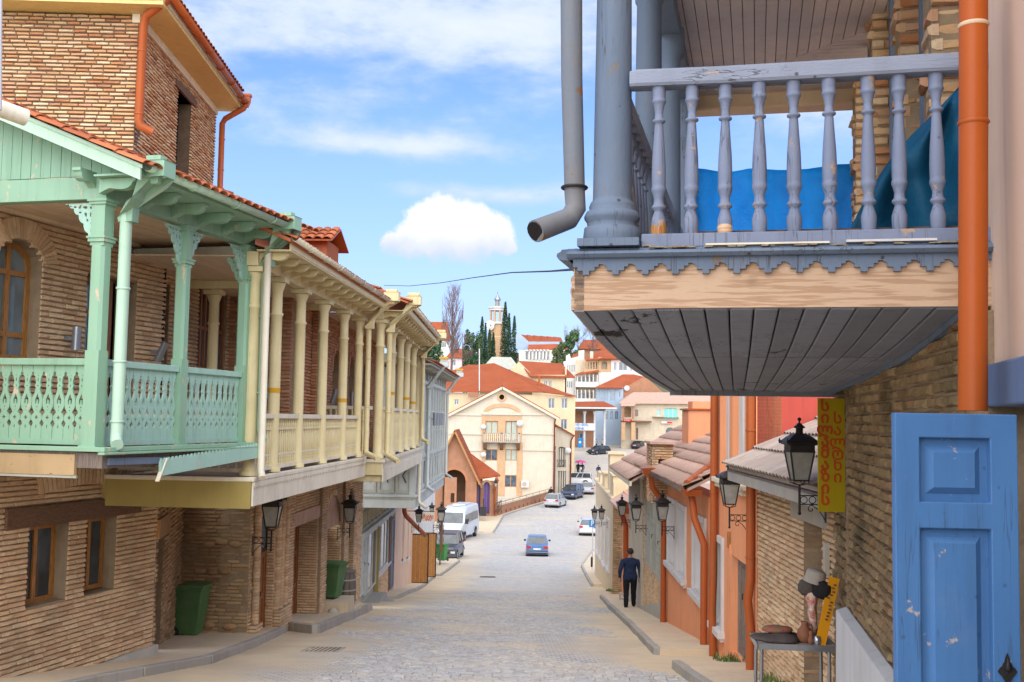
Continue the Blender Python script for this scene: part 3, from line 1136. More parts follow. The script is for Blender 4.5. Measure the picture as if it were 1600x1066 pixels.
def lay_setts():
	rnd = random.Random(11)
	cand = []
	y = 8.6
	while y < 44:
		dy = rnd.uniform(0.115, 0.135)
		x = -4.4 + rnd.uniform(0, .1)
		zb = road_z(y + dy / 2)
		sl = (road_z(y + dy) - road_z(y)) / dy
		while x < 4.4:
			w = rnd.uniform(0.10, 0.19)
			cx = x + w / 2
			if lat(cx, y) < 0.86:
				cand.append((x + .006, y + .006, w - .012, dy - .012, zb + rnd.uniform(-.006, .006) - .012 * noise.noise(Vector((cx * .7, y * .5, 9))), sl, rnd.uniform(-.03, .03)))
			x += w
		y += dy
	solo = []
	rest = MB()
	cache = [([v.co.copy() for v in me.vertices], [tuple(f.vertices) for f in me.polygons]) for me in cob_meshes]
	def mtx(c):
		M4 = Matrix.Identity(4)
		M4 = Tr(c[0], c[1], c[4] - .05) @ Rz(c[6])
		S = Matrix(((c[2], 0, 0, 0), (0, c[3], 0, 0), (0, c[5] * c[3], .058, 0), (0, 0, 0, 1)))
		return M4 @ S
	n = 0
	for c in cand:
		q = project(Vector((c[0], c[1], c[4])))
		if q and 0 < q[0] < 1600 and q[1] < 1070 and n < 300:
			obj('cobble', rnd.choice(cob_meshes), road, mtx(c))
			n += 1
		else:
			vs, fs = rnd.choice(cache)
			M4 = mtx(c)
			rest.add([M4 @ v for v in vs], fs)
	rest.build('cobbles', MT['cobble'], road, kind='stuff')


lay_setts()


def onground(px, py, off=0.0):
	d = ray(px, py)
	d = d / d.y
	y = 3.0
	while y < 400 and d.z * y > road_z(y) + off:
		y += 0.04
	return d * y


def pavement(poly_xy, h=0.13, step=1.0, name='pavement', m='concrete'):
	y0 = min(p[1] for p in poly_xy)
	y1 = max(p[1] for p in poly_xy)
	mb = MB()
	ys = frange(y0 + 1e-3, y1 - 1e-3, step)
	rows = []
	for y in ys:
		s = spans([poly_xy], y)
		if s:
			rows.append((y, s[0][0], s[-1][1]))
	hh = h if callable(h) else (lambda y: h)
	vs, fs = [], []
	for (y, a, b) in rows:
		z = road_z(y)
		vs += [(a, y, z + hh(y)), (b, y, z + hh(y)), (a, y, z - .3), (b, y, z - .3)]
	n = len(rows)
	for i in range(n - 1):
		a, b = 4 * i, 4 * (i + 1)
		fs += [(a, a + 1, b + 1, b), (a + 2, a, b, b + 2), (a + 1, a + 3, b + 3, b + 1)]
	fs += [(2, 3, 1, 0), (4 * n - 4, 4 * n - 3, 4 * n - 1, 4 * n - 2)]
	mb.add(vs, fs)
	return mb.build(name, MT[m], kind='structure')


def kerb(parent, pts, h=0.145, w=0.13, L=0.95, name='kerb_stone'):
	for i in range(len(pts) - 1):
		a, b = Vector((pts[i][0], pts[i][1])), Vector((pts[i + 1][0], pts[i + 1][1]))
		d = (b - a).length
		n = max(1, int(round(d / L)))
		for k in range(n):
			p, q = a.lerp(b, (k + .008) / n), a.lerp(b, (k + .992) / n)
			t = (q - p).normalized()
			s = Vector((-t.y, t.x)) * (w / 2)
			hh = h + random.uniform(-.006, .006)
			za, zb = road_z(p.y), road_z(q.y)
			j = random.uniform(-.008, .008)
			v = [(p.x - s.x, p.y - s.y, za - .2), (q.x - s.x, q.y - s.y, zb - .2), (q.x + s.x, q.y + s.y, zb - .2), (p.x + s.x, p.y + s.y, za - .2),
				(p.x - s.x + j, p.y - s.y, za + hh), (q.x - s.x + j, q.y - s.y, zb + hh), (q.x + s.x + j, q.y + s.y, zb + hh), (p.x + s.x + j, p.y + s.y, za + hh)]
			mb = MB().hexa(v)
			o = mb.build(name, MT['kerb'], parent)
			bv = o.modifiers.new('bevel', 'BEVEL')
			bv.width = .012
			bv.segments = 1


# left side, near to far
pv = pavement([(-9.5, 5), (-5.6, 9), (-5.0, 13.4), (-4.40, 16.1), (-4.42, 19.1), (-4.62, 22.6), (-4.9, 23.4), (-9.5, 23.4)])
kerb(pv, [(-5.55, 9.2), (-4.98, 13.5), (-4.36, 16.1), (-4.38, 19.1), (-4.58, 22.6)])
pv = pavement([(-9, 23.45), (-4.92, 23.45), (-3.92, 22.3), (-3.95, 31.3), (-4.7, 32.6), (-9, 32.6)], h=0.2)
kerb(pv, [(-4.86, 23.38), (-3.88, 22.26)], h=0.205)
kerb(pv, [(-3.86, 22.3), (-3.9, 31.3)], h=0.205)
pv = pavement([(-9, 36.5), (-4.4, 36.5), (-3.9, 38.5), (-3.85, 46), (-4.05, 55), (-4.05, 60), (-9, 60)], h=0.12)
kerb(pv, [(-4.36, 36.6), (-3.86, 38.5), (-3.81, 46), (-4.0, 55), (-4.0, 60)], h=.125)
pv = pavement([(-9, 60.1), (-3.75, 60.1), (-3.25, 71.5), (-3.6, 74), (-9, 74)], h=0.12)
kerb(pv, [(-4.0, 60.1), (-3.72, 60.1), (-3.2, 71.6)], h=.125)
# right side
pv = pavement([(2.58, 8), (2.58, 16.6), (7, 16.6), (7, 8)], h=0.13)
kerb(pv, [(2.55, 8.2), (2.55, 16.6)])
pv = pavement([(2.62, 18.8), (2.98, 26.3), (3.6, 41.6), (7, 41.6), (7, 18.8)], h=0.13)
kerb(pv, [(2.58, 18.8), (2.94, 26.3), (3.56, 41.6)])
pv = pavement([(4.2, 53.8), (4.7, 69), (6.6, 84), (9, 84), (9, 53.8)], h=0.13)
kerb(pv, [(4.16, 53.8), (4.66, 69), (6.5, 84)])
pv = pavement([(-1.5, 100), (-0.6, 113.5), (4.6, 128), (6.2, 142), (3.6, 142), (-4, 113), (-5, 100)], h=0.14)
kerb(pv, [(-1.45, 100), (-0.55, 113.5), (4.65, 128), (6.25, 142)], L=2.2)
# sand lying over the broken ground between the walks

# joinery pieces
def eave_bracket(name, mtl, parent, p, out, length=0.45, h=0.17, t=0.11):
	out = Vector(out).normalized()
	side = out.cross(Vector((0, 0, 1)))
	prof = [(0, 0), (length, 0), (length, -.03), (length * .93, -.045)] + [(length * (.62 + .28 * math.cos(R(a))), -.06 - (h - .06) * math.sin(R(a)) * .62) for a in (20, 45, 70, 95)] + \
		[(length * .45, -h * .72), (length * .28, -h * .66), (length * .15, -h * .8), (0, -h)]
	prof = prof[::-1]
	mb = MB()
	P = Vector(p)
	mb.poly(prof, (), lambda u, v, w: P + out * u + Vector((0, 0, v)) + side * (w - t / 2), t)
	mb.build(name, mtl, parent)


def lacework(w=0.42, h=0.55):
	out = [(0, 0), (0, -h)]
	n = 22
	for i in range(n + 1):
		t = i / n
		u = -w * t
		v = -h * (1 - t) ** 1.55
		bump = 0.022 * abs(math.sin(t * PI * 5.5))
		out.append((u - 0.02 - bump * .8, v + 0.01 - bump))
	out += [(-w - .03, 0)]
	out = out[::-1]
	holes = []
	def tear(cx, cy, r, a, k=1.7):
		pts = []
		for j in range(8):
			th = 2 * PI * j / 8
			rr = r * (k if j == 0 else 1)
			x, y = rr * math.cos(th), rr * .75 * math.sin(th)
			pts.append((cx + x * math.cos(a) - y * math.sin(a), cy + x * math.sin(a) + y * math.cos(a)))
		holes.append(pts)
	for (cx, cy, r, a) in [(-.06, -.06, .026, 0), (-.06, -.16, .027, 2), (-.05, -.26, .022, 1), (-.045, -.345, .020, 4), (-.035, -.42, .014, 1), (-.15, -.055, .028, 3),
						(-.145, -.145, .026, 5), (-.115, -.225, .019, 2), (-.235, -.05, .024, 1), (-.225, -.118, .018, 3), (-.31, -.045, .020, 0), (-.375, -.035, .013, 0)]:
		tear(cx * w / .42, cy * h / .55, r, a)
	return out, holes


LACE = lacework()


def lace_bracket(parent, mtl, corner, udir, name='lace_bracket', s=1.0, t=0.028):
	mb = MB()
	P = Vector(corner)
	U = Vector(udir).normalized()
	N = U.cross(Vector((0, 0, 1)))
	mb.poly(LACE[0], LACE[1], lambda u, v, w: P + U * (-u * s) + Vector((0, 0, v * s)) + N * (w - t / 2), t)
	mb.build(name, mtl, parent)


def board_profile(h):
	half = [(0, .5), (.155, .5), (.185, .36), (.205, .315), (.225, .36), (.255, .5), (.285, .5), (.315, .46), (.34, .33), (.352, .25), (.37, .27), (.385, .33), (.41, .42), (.44, .485), (.475, .5), (.52, .5),
			(.55, .47), (.585, .38), (.62, .28), (.66, .215), (.69, .20), (.705, .25), (.72, .285), (.735, .25), (.75, .205), (.79, .215), (.83, .27), (.85, .30), (.86, .41), (.90, .40), (.905, .5), (1, .5)]
	out = [(p[1] * .96, p[0] * h) for p in half] + [(-p[1] * .96, p[0] * h) for p in half[::-1]]
	ho = []
	e = lambda cx, cy, rx, ry, n=7: [(cx + rx * math.cos(2 * PI * i / n + .3), (cy + ry * math.sin(2 * PI * i / n + .3)) * h) for i in range(n)]
	ho.append(e(0, .80, .045, .03))
	ho.append(e(0, .86, .03, .012, 5))
	ho.append(e(0, .72, .05, .012, 6))
	tear = [(0, .615 * h), (.05, .585 * h), (.16, .545 * h), (.2, .515 * h), (.17, .475 * h), (.09, .462 * h), (.06, .49 * h), (.05, .53 * h), (-.05, .53 * h), (-.06, .49 * h), (-.09, .462 * h), (-.17, .475 * h), (-.2, .515 * h), (-.16, .545 * h), (-.05, .585 * h)]
	ho.append(tear[::-1])
	ho.append(e(0, .43, .045, .012, 6))
	ho.append(e(0, .385, .035, .009, 5))
	cl = []
	for i in range(16):
		a = 2 * PI * i / 16
		r = .17 if i % 4 == 0 else (.07 if i % 4 == 2 else .12)
		cl.append((r * math.cos(a), .285 * h + r * .15 * h * math.sin(a) * 1.3))
	ho.append(cl)
	ho.append([(0, .20 * h), (-.05, .16 * h), (0, .13 * h), (.05, .16 * h)])
	return out, ho


def pierced_boards(parent, B, u0, u1, v0, v1, pitch, mtl, t=0.022, name='baluster_board'):
	n = int(round((u1 - u0) / pitch))
	p = (u1 - u0) / n
	out, ho = board_profile(v1 - v0)
	mb = MB()
	mb.poly([(x * p, y) for x, y in out], [[(x * p, y) for x, y in h] for h in ho], lambda u, v, w: (u, v, w), t)
	me = mb.mesh(name, mtl)
	for i in range(n):
		M4 = B.M(u0 + (i + .5) * p, v0, -t / 2 + random.uniform(-.002, .002))
		obj(name, me, parent, M4)


def tube_thing(name, label, cat, pts, r, m, group=None, n=10):
	mb = MB().tube(pts, r, n)
	return tag(mb.build(name, MT[m]), label, cat, group)


def wall_lamp(parent, p, tilt=0.0, h=0.30, r=0.055, out=(1, 0, 0)):
	mb = MB()
	rot = Matrix.Rotation(tilt, 3, 'Y')
	mb.lathe([(r, -h / 2), (r, h / 2)], p, 12, rot=rot)
	o = Vector(out)
	mb.bar(Vector(p) - o * .16, Vector(p) - o * .03, .05, .05)
	mb.build('wall_lamp', MT['alu'], parent)


def planks(parent, B, u0, u1, v0, v1, pitch, mtl, w=0.0, t=0.02, name='plank', gap=0.006, clipfn=None):
	n = max(1, int(round((u1 - u0) / pitch)))
	p = (u1 - u0) / n
	for i in range(n):
		a, b = u0 + i * p + gap / 2, u0 + (i + 1) * p - gap / 2
		va, vb, vc, vd = v0, v0, v1, v1
		if clipfn:
			vc, vd = clipfn(b), clipfn(a)
		j = random.uniform(-.0015, .0015)
		mb = MB()
		mb.poly([(a, va), (b, vb), (b, vc), (a, vd)], (), lambda u, v, ww: B.T(u, v, w - t + j + ww), t)
		mb.build(name, mtl, parent)


def downpipe(parent, pts, r, m, hopper=None, name='downpipe', n=10, rings=()):
	mb = MB().tube(pts, r, n)
	p = mb.build(name, MT[m], parent)
	if rings:
		rb = MB()
		for z in rings:
			rb.lathe([(r + .008, -.012), (r + .014, 0), (r + .008, .012)], z, n, cap=False)
		rb.build('pipe_clip', MT[m], p)
	return p


def swan_box(parent, a, b, m, r0=.155, r1=.095):
	a, b = Vector(a), Vector(b)
	mid = a.lerp(b, .25) - Vector((0, 0, .05))
	mb = MB()
	pts = [a + Vector((0, 0, .12)), a - Vector((0, 0, .06)), mid, b, b - Vector((0, 0, .12))]
	rs = [r0, r0, r0 * .98, r1, r1 * .9]
	vs = []
	for i, p in enumerate(pts):
		for (cx, cy) in ((-1, -1), (1, -1), (1, 1), (-1, 1)):
			t = 1 if i != 2 else .9
			vs.append(p + Vector((cx * rs[i] * t, cy * rs[i] * .75, 0 if i < 2 or i > 3 else cx * rs[i] * .8)))
	fs = [(3, 2, 1, 0), (16, 17, 18, 19)]
	for i in range(4):
		for j in range(4):
			fs.append((4 * i + j, 4 * i + (j + 1) % 4, 4 * i + 4 + (j + 1) % 4, 4 * i + 4 + j)[::-1])
	mb.add(vs, fs)
	return mb.build('swan_neck', MT[m], parent, bevel=.008)


def hopper(parent, c, s, m, M3=None):
	w = s
	mb = MB()
	lv = [(0, w * .62), (-.05, w * .62), (-.055, w * .52), (-.16, w * .5), (-.30, w * .28)]
	vs = []
	for (z, k) in lv:
		vs += [(c[0] - k, c[1] - k * .7, c[2] + z), (c[0] + k, c[1] - k * .7, c[2] + z), (c[0] + k, c[1] + k * .7, c[2] + z), (c[0] - k, c[1] + k * .7, c[2] + z)]
	fs = [(3, 2, 1, 0)[::-1]]
	for i in range(len(lv) - 1):
		for j in range(4):
			fs.append((4 * i + j, 4 * i + 4 + j, 4 * i + 4 + (j + 1) % 4, 4 * i + (j + 1) % 4))
	fs.append((4 * len(lv) - 1, 4 * len(lv) - 2, 4 * len(lv) - 3, 4 * len(lv) - 4)[::-1])
	mb.add(vs, fs)
	return mb.build('rainwater_head', MT[m], parent)


def gutter(parent, a, b, r, m, name='gutter'):
	a, b = Vector(a), Vector(b)
	t = (b - a).normalized()
	s = Vector((t.y, -t.x, 0)).normalized()
	up = Vector((0, 0, 1))
	mb = MB()
	n = 8
	vs = []
	for (p) in (a, b):
		for rr in (r, r - .012):
			for k in range(n + 1):
				th = PI * k / n
				vs.append(p + s * (-rr * math.cos(th)) - up * (rr * math.sin(th)))
	m1 = n + 1
	fs = []
	for k in range(n):
		fs.append((k, 2 * m1 + k, 2 * m1 + k + 1, k + 1))
		fs.append((m1 + k, m1 + k + 1, 3 * m1 + k + 1, 3 * m1 + k))
		fs.append((k, k + 1, m1 + k + 1, m1 + k))
		fs.append((2 * m1 + k, 3 * m1 + k, 3 * m1 + k + 1, 2 * m1 + k + 1))
	mb.add(vs, fs, True)
	L = (b - a).length
	k = .9
	while k < L:
		c = a + t * k
		ring = [c + s * (-(r + .008) * math.cos(PI * i / n)) - up * ((r + .008) * math.sin(PI * i / n)) for i in range(n + 1)]
		mb.tube(ring, .009, 4)
		k += .95
	return mb.build(name, MT[m], parent)


# the green balcony house
GF = Frame(-5.15, 16.0, 14.6)
G = thing('balcony_house', 'brick house with a mint green wooden balcony at the near left', 'house', GF.M)
g_wall = brick_wall(G, left_wall(0), [(-8, -4.2), (0, -4.2), (0, -0.46), (-8, -0.46)], [recthole(-2.75, -1.99, -2.40, -1.42), recthole(-1.63, -0.96, -2.42, -1.43)],
					'brick_tan', thick=0.35, cap=170, H=0.063, L=0.26, seed=2, jit=.008, wob=.006)
for (a, b) in ((-2.75, -1.99), (-1.63, -.96)):
	window(G, left_wall(0), a, b, -2.40, -1.43, setb=.20, fw=.06, nx=1, nz=0, m='wood_honey', g='glass')
MB().box(-.30, .035, -3.2, -.46, -1.42, -1.165).build('lintel', MT['wood_dark'], G, bevel=.012)
for i in range(24):
	a = -2.60 + i * .078
	an = (i - 11.5) * .006
	MB().hexa([Basis((0, 0, 0), (0, 1, 0), (0, 0, 1), (1, 0, 0)).T(u, v, w) for w in (-.02, .022) for (u, v) in ((a, -1.03 + .08 * math.sin(i / 23 * PI)), (a + .06, -1.03 + .08 * math.sin(i / 23 * PI)), (a + .06 + an, -.80 + .1 * math.sin(i / 23 * PI)), (a + an, -.80 + .1 * math.sin(i / 23 * PI)))]).build('brick', MT['brick_tan'], g_wall)
mb = MB()
mb.poly([(-1.95, -3.75), (.06, -3.75), (.06, -3.36), (-1.2, -3.38), (-1.95, -3.40)], (), lambda u, v, w: (-.05 + w, u, v), .12)
mb.build('plinth', MT['plinth'], G, bevel=.012)
# far end of the ground floor and the wall above it
brick_wall(G, left_wall(0), [(-8, -.4), (0, -.4), (0, 2.6), (-8, 2.6)], [archhole(-3.52, -2.74, .60, 2.05, .24), recthole(-1.85, -.72, -.40, 1.83)],
		'brick_tan', thick=.35, cap=110, H=0.068, L=0.25, seed=4, jit=.010, wob=.008)
gw2 = [o for o in G.children if o.name.startswith('wall')][-1] if G.children else g_wall
voussoirs(gw2, left_wall(0), -3.13, 1.81, .41, .26, 4, 176, 24, .25, 'brick_tan', .012)
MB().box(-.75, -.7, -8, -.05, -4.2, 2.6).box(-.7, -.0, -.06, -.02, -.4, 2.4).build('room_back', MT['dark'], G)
window(G, left_wall(0), -3.52, -2.74, .60, 2.05, setb=.18, fw=.07, nx=1, m='wood_honey', g='glass_pale', arch=.24, zcuts=(.22, .74))
window(G, left_wall(0), -1.85, -1.02, -.38, 1.83, setb=.20, fw=.08, nx=1, m='wood_door', g='glass', zcuts=(.30, .78), name='balcony_door')
wall_lamp(G, (.16, -2.25, .93), .02)
wall_lamp(G, (.20, -.38, .88), .45)
wall_lamp(G, (.16, -3.75, .95), 0)
# deck
MB().box(-.3, 1.92, -4.10, -.72, -.60, -.44).build('deck', MT['wood_grey'], G)
MB().box(.0, 1.98, -4.16, -4.08, -.425, -.375).box(1.90, 1.98, -4.08, -.70, -.425, -.375).box(1.93, 2.01, -4.20, -.68, -.455, -.428).build('deck_moulding', MT['green'], G, bevel=.006)
MB().box(-.5, 1.60, -4.13, -4.085, -.68, -.46).build('edge_board', MT['tan_board'], G)
MB().box(-.5, 1.62, -4.12, -4.09, -.71, -.683).build('edge_board', MT['greyboard'], G)
MB().bar((1.93, -4.02, -.53), (1.95, -2.9, -.545), .04, .075).build('loose_batten', MT['blue_grey'], G)
mb = MB()
tooth = [(0, .0), (2.45, .0), (2.45, .20)]
k = 30
for i in range(k):
	x0 = 2.45 - i * 2.45 / k
	tooth += [(x0, .20), (x0 - .02, .168), (x0 - .045, .168), (x0 - .062, .20)]
tooth += [(0, .20)]
mb.poly(tooth, (), lambda u, v, w: (w, u, v), .02)
mb.poly([(.0, .0), (2.45, .0), (2.45, .17), (.0, .17)], (), lambda u, v, w: (w - .012, u, v), .012)
mb.build('hanging_trim_board', MT['green_side'], G, Tr(1.99, -3.12, -.72) @ Matrix.Rotation(R(3.4), 4, 'X'))
MB().bar((2.0, -3.02, -.52), (2.0, -3.18, -.78), .05, .015).build('loose_lath', MT['cream_pale'], G)
# posts
def green_post(x, y, s, brk):
	z0, z1 = -.40, 2.31
	p = MB()
	h = s / 2
	c = h * .38
	oc = [(-h, -h + c), (-h + c, -h), (h - c, -h), (h, -h + c), (h, h - c), (h - c, h), (-h + c, h), (-h, h - c)]
	vs = [(x + a, y + b, .66) for a, b in oc] + [(x + a, y + b, 1.80) for a, b in oc]
	p.add(vs, [tuple(range(7, -1, -1)), tuple(range(8, 16))] + [(i, (i + 1) % 8, (i + 1) % 8 + 8, i + 8) for i in range(8)])
	p.box(x - h, x + h, y - h, y + h, z0, .66)
	p.box(x - h, x + h, y - h, y + h, 1.80, z1)
	for (za, zb, e) in ((1.84, 1.88, .018), (1.88, 1.90, .03), (2.25, 2.28, .02), (2.28, 2.31, .036), (-.42, -.36, .02)):
		p.box(x - h - e, x + h + e, y - h - e, y + h + e, za, zb)
	o = p.build('post', MT['green'], G)
	for (u) in brk:
		lace_bracket(o, MT['green_side'], (x + (h if u[0] > 0 else -h) * (abs(u[0]) > .5), y + (h if u[1] > 0 else -h) * (abs(u[1]) > .5), 2.28), u, s=.85)
	return o
green_post(1.72, -4.0, .17, [(-1, 0, 0)])
green_post(1.72, -2.36, .15, [(0, -1, 0), (0, 1, 0)])
green_post(1.72, -.80, .15, [(0, -1, 0), (-1, 0, 0)])
MB().box(-.3, 1.82, -.85, -.72, 2.18, 2.31).build('cross_beam', MT['greyboard'], G)
MB().box(-.3, 1.80, -4.07, -3.93, 2.312, 2.56).box(1.64, 1.80, -3.93, -.70, 2.312, 2.50).build('beam', MT['green'], G, bevel=.005)
# rails and pierced boards
rb = MB()
rb.box(-.35, 1.63, -4.045, -3.945, .50, .575).build('rail', MT['green'], G, bevel=.008)
MB().box(-.35, 1.63, -4.02, -3.97, -.36, -.30).build('bottom_rail', MT['green'], G)
for (a, b) in ((-3.91, -2.44), (-2.28, -.88)):
	rb = MB().box(1.67, 1.77, a, b, .50, .575)
	MB().box(1.695, 1.745, a, b, -.37, -.31).build('bottom_rail', MT['green_side'], G)
	rb.build('rail', MT['green_side'], G, bevel=.008)
pierced_boards(G, end_wall(-4.0), -.45, 1.63, -.30, .50, .139, MT['green'])
pierced_boards(G, left_wall(1.72), -3.91, -2.44, -.31, .50, .147, MT['green_side'])
pierced_boards(G, left_wall(1.72), -2.28, -.88, -.31, .50, .14, MT['green_side'])
# ceiling boards, gable boards, eaves
cb = Basis((0, 0, 2.40), (1, 0, 0), (0, 1, 0), (0, 0, 1))
planks(G, cb, 0.0, 1.66, -3.95, .9, .083, MT['ceil_cream'], w=0, t=.02, name='ceiling_board')
MB().box(.0, .09, -3.95, -.85, 2.335, 2.378).build('ceiling_moulding', MT['ceil_cream'], G)
roofz = lambda x: 2.54 + .414 * (2.55 - x)
planks(G, end_wall(-4.02), -.9, 2.08, 2.58, 3.0, .128, MT['green'], w=0, t=.02, name='gable_board', clipfn=lambda x: max(2.6, roofz(x) - .10))
mb = MB()
mb.poly([(-1.3, roofz(-1.3) - .17), (2.42, roofz(2.42) - .17), (2.42, roofz(2.42) - .01), (-1.3, roofz(-1.3) - .01)], (), lambda u, v, w: (u, -4.36 - w, v), .025)
mb.poly([(-1.3, roofz(-1.3) - .04), (2.45, roofz(2.45) - .04), (2.45, roofz(2.45) - .0), (-1.3, roofz(-1.3) - .0)], (), lambda u, v, w: (u, -4.39 - w, v), .012)
mb.build('verge_board', MT['green_pipe'], G)
mb = MB()
mb.poly([(-1.3, roofz(-1.3) - .06), (2.35, roofz(2.35) - .06), (2.35, roofz(2.35) - .035), (-1.3, roofz(-1.3) - .035)], (), lambda u, v, w: (u, -4.36 + w, v), 3.95)
rf = mb.build('roof', MT['green'], G)
slope = Vector((-1, 0, .414))
tiles(rf, slope_basis((2.52, -4.38, roofz(2.52)), (0, 1, 0), slope), 4.1, 4.1, .195, .36, 'tile_red', cap=90, hgt=.085, minpx=7)
# verge tiles along the gable edge
vb_ = slope_basis((2.5, -4.47, roofz(2.5) + .012), (0, 1, 0), slope)
vt = barrel_tile(MT['tile_red'])
for i in range(11):
	obj('verge_tile', vt, rf, vb_.M(0, i * .36, .01 + .002 * i % 2, .19, .40, .09))
MB().box(2.34, 2.36, -4.36, -.45, 2.52, 2.60).box(1.80, 2.36, -4.30, -.45, 2.505, 2.525).build('soffit', MT['green'], G)
for y in (-4.15, -3.35, -2.75, -2.15, -1.55, -.95):
	eave_bracket('eave_bracket', MT['green'], G, (1.80, y, 2.50), (1, 0, 0), .44, .16, .10)
eave_bracket('eave_bracket', MT['green'], G, (1.62, -4.07, 2.60), (0, -1, 0), .28, .17, .10)
gutter(G, (2.44, -4.28, 2.60), (2.44, -.78, 2.56), .065, 'green_pipe')
hopper(G, (2.42, -4.10, 2.74), .14, 'green')
swan_box(G, (2.42, -4.08, 2.56), (1.95, -3.87, 2.20), 'green')
hopper(G, (2.42, -1.0, 2.72), .14, 'green')
swan_box(G, (2.42, -.98, 2.54), (2.0, -.70, 2.15), 'green')
downpipe(G, [(2.42, -3.86, 2.56), (2.36, -3.86, 2.50), (1.98, -3.88, 2.27), (1.93, -3.88, 2.18), (1.93, -3.88, -.22), (1.94, -3.90, -.30), (2.0, -3.97, -.35)], .068, 'green_pipe', rings=[(1.93, -3.88, 1.35), (1.93, -3.88, -.1), (1.93, -3.88, .55)])
downpipe(G, [(2.42, -.72, 2.52), (2.36, -.72, 2.46), (2.03, -.70, 2.22), (1.98, -.70, 2.12), (1.98, -.68, -.2), (1.99, -.68, -.28), (2.04, -.75, -.34)], .06, 'green_pipe', rings=[(1.98, -.70, 1.35), (1.98, -.7, .3)])
MB().tube([GF.I @ at(-60, 148, 10.4), GF.I @ at(40, 184, 10.9)], .088, 14, caps=False).tube([GF.I @ at(-60, 148, 10.4), GF.I @ at(40, 184, 10.9)], .078, 14, caps=False).build('drain_spout', MT['cream_pale'], G)
MB().tube([GF.I @ at(-4, -30, 10.2), GF.I @ at(-5, 172, 10.2)], .045, 8).build('vent_pipe', MT['trim_white'], G)

# the tall brick house behind it
UFm = Frame(-6.6, 19, -2)
UH = thing('brick_house', 'tall orange brick house with terracotta gutters above the green balcony', 'house', Matrix.Translation((-6.6, 19, 0)) @ Rz(R(2)))
U0 = -.65
w1 = brick_wall(UH, end_wall(U0), [(-3.4, 3.6), (0, 3.6), (0, 6.88), (-3.4, 6.88)], [], 'brick_orange', thick=.3, cap=190, H=.068, L=.25, seed=8, joint=.024, mort='mortar_dark', jit=.01)
w2 = brick_wall(UH, left_wall(0), [(U0 + .02, 3.6), (5.05, 3.6), (5.05, 6.85), (U0 + .02, 6.85)], [recthole(1.95, 3.0, 4.3, 6.38)], 'brick_orange', thick=.3, cap=110, H=.068, L=.25, seed=9, joint=.024, mort='mortar_dark', jit=.01)
MB().box(-.28, .03, 1.7, 3.25, 6.38, 6.53).build('lintel', MT['wood_dark'], UH, bevel=.01)
window(UH, left_wall(0), 1.95, 2.7, 4.3, 6.38, setb=.25, fw=.07, nx=0, m='wood_honey', g='glass')
MB().box(-.30, -.27, 1.9, 3.05, 4.3, 6.4).build('recess_back', MT['dark'], UH)
MB().box(-3.4, .55, U0 - .50, 5.3, 6.90, 6.97).build('soffit', MT['soffit_cream'], UH)
mb = MB()
mb.box(-.10, .03, U0 - .05, 5.06, 6.74, 6.895)
mb.box(.44, .56, U0 - .51, 5.31, 6.975, 7.08).box(-3.4, .44, U0 - .52, U0 - .42, 6.975, 7.08)
mb.build('fascia', MT['cream_pale'], UH)
gutter(UH, (.66, U0 - .5, 7.10), (.66, 5.0, 7.05), .075, 'terra_pipe')
rfm = MB()
rfm.hexa([(.62, U0 - .55, 7.10), (.62, 5.35, 7.10), (-3.4, 5.35, 8.6), (-3.4, U0 - .55, 8.6), (.62, U0 - .55, 7.16), (.62, 5.35, 7.16), (-3.4, 5.35, 8.66), (-3.4, U0 - .55, 8.66)])
ro = rfm.build('roof', MT['terra_pipe'], UH)
tiles(ro, slope_basis((.64, U0 - .55, 7.16), (0, 1, 0), (-4.02, 0, 1.5)), 5.9, 4.2, .2, .38, 'tile_red', cap=0, hgt=.085)
downpipe(UH, [(.66, -1.05, 7.15), (.55, -1.0, 7.02), (.20, -.88, 6.80), (.13, -.80, 6.66), (.12, -.80, 4.98), (.13, -.78, 4.90), (.34, -.72, 4.80)], .075, 'terra_pipe', rings=[(.12, -.80, 6.2), (.12, -.8, 5.1)])
hopper(UH, (.66, 5.0, 7.22), .2, 'terra_pipe')
downpipe(UH, [(.66, 5.0, 7.0), (.62, 5.0, 6.90), (.20, 5.05, 6.66), (.13, 5.08, 6.55), (.13, 5.1, 5.1), (.2, 5.1, 5.0), (.42, 5.05, 4.93)], .065, 'terra_pipe', rings=[(.13, 5.1, 6.2), (.13, 5.1, 5.5)])

# the cream balcony house
CF = Frame(-3.48, 14.7, 3.2)
CH = thing('balcony_house', 'brick house with cream columned balcony just beyond the mint green one', 'house', CF.M)


def cream_column(parent, x, y, z0, z1, r=.088, tape=None, mk='cream'):
	H = z1 - z0
	prof = [(r * 1.45, 0), (r * 1.45, .06), (r * 1.2, .065), (r * 1.25, .10), (r * 1.02, .13), (r, H * .30), (r * .97, H * .62), (r * .94, H * .80), (r * 1.12, H * .805), (r * 1.12, H * .815), (r * .92, H * .82),
			(r * .9, H - .20), (r * 1.1, H - .16), (r * 1.3, H - .10), (r * 1.36, H - .075)]
	mb = MB()
	mb.lathe(prof, (x, y, z0), 14)
	mb.box(x - r * 1.6, x + r * 1.6, y - r * 1.6, y + r * 1.6, z1 - .07, z1)
	c = mb.build('column', MT[mk], parent)
	if tape is not None:
		MB().lathe([(r * 1.03, -.035), (r * 1.03, .035)], (x, y, tape), 14, cap=False).build('tape_band', MT['ochre_tape'], c)
	return c


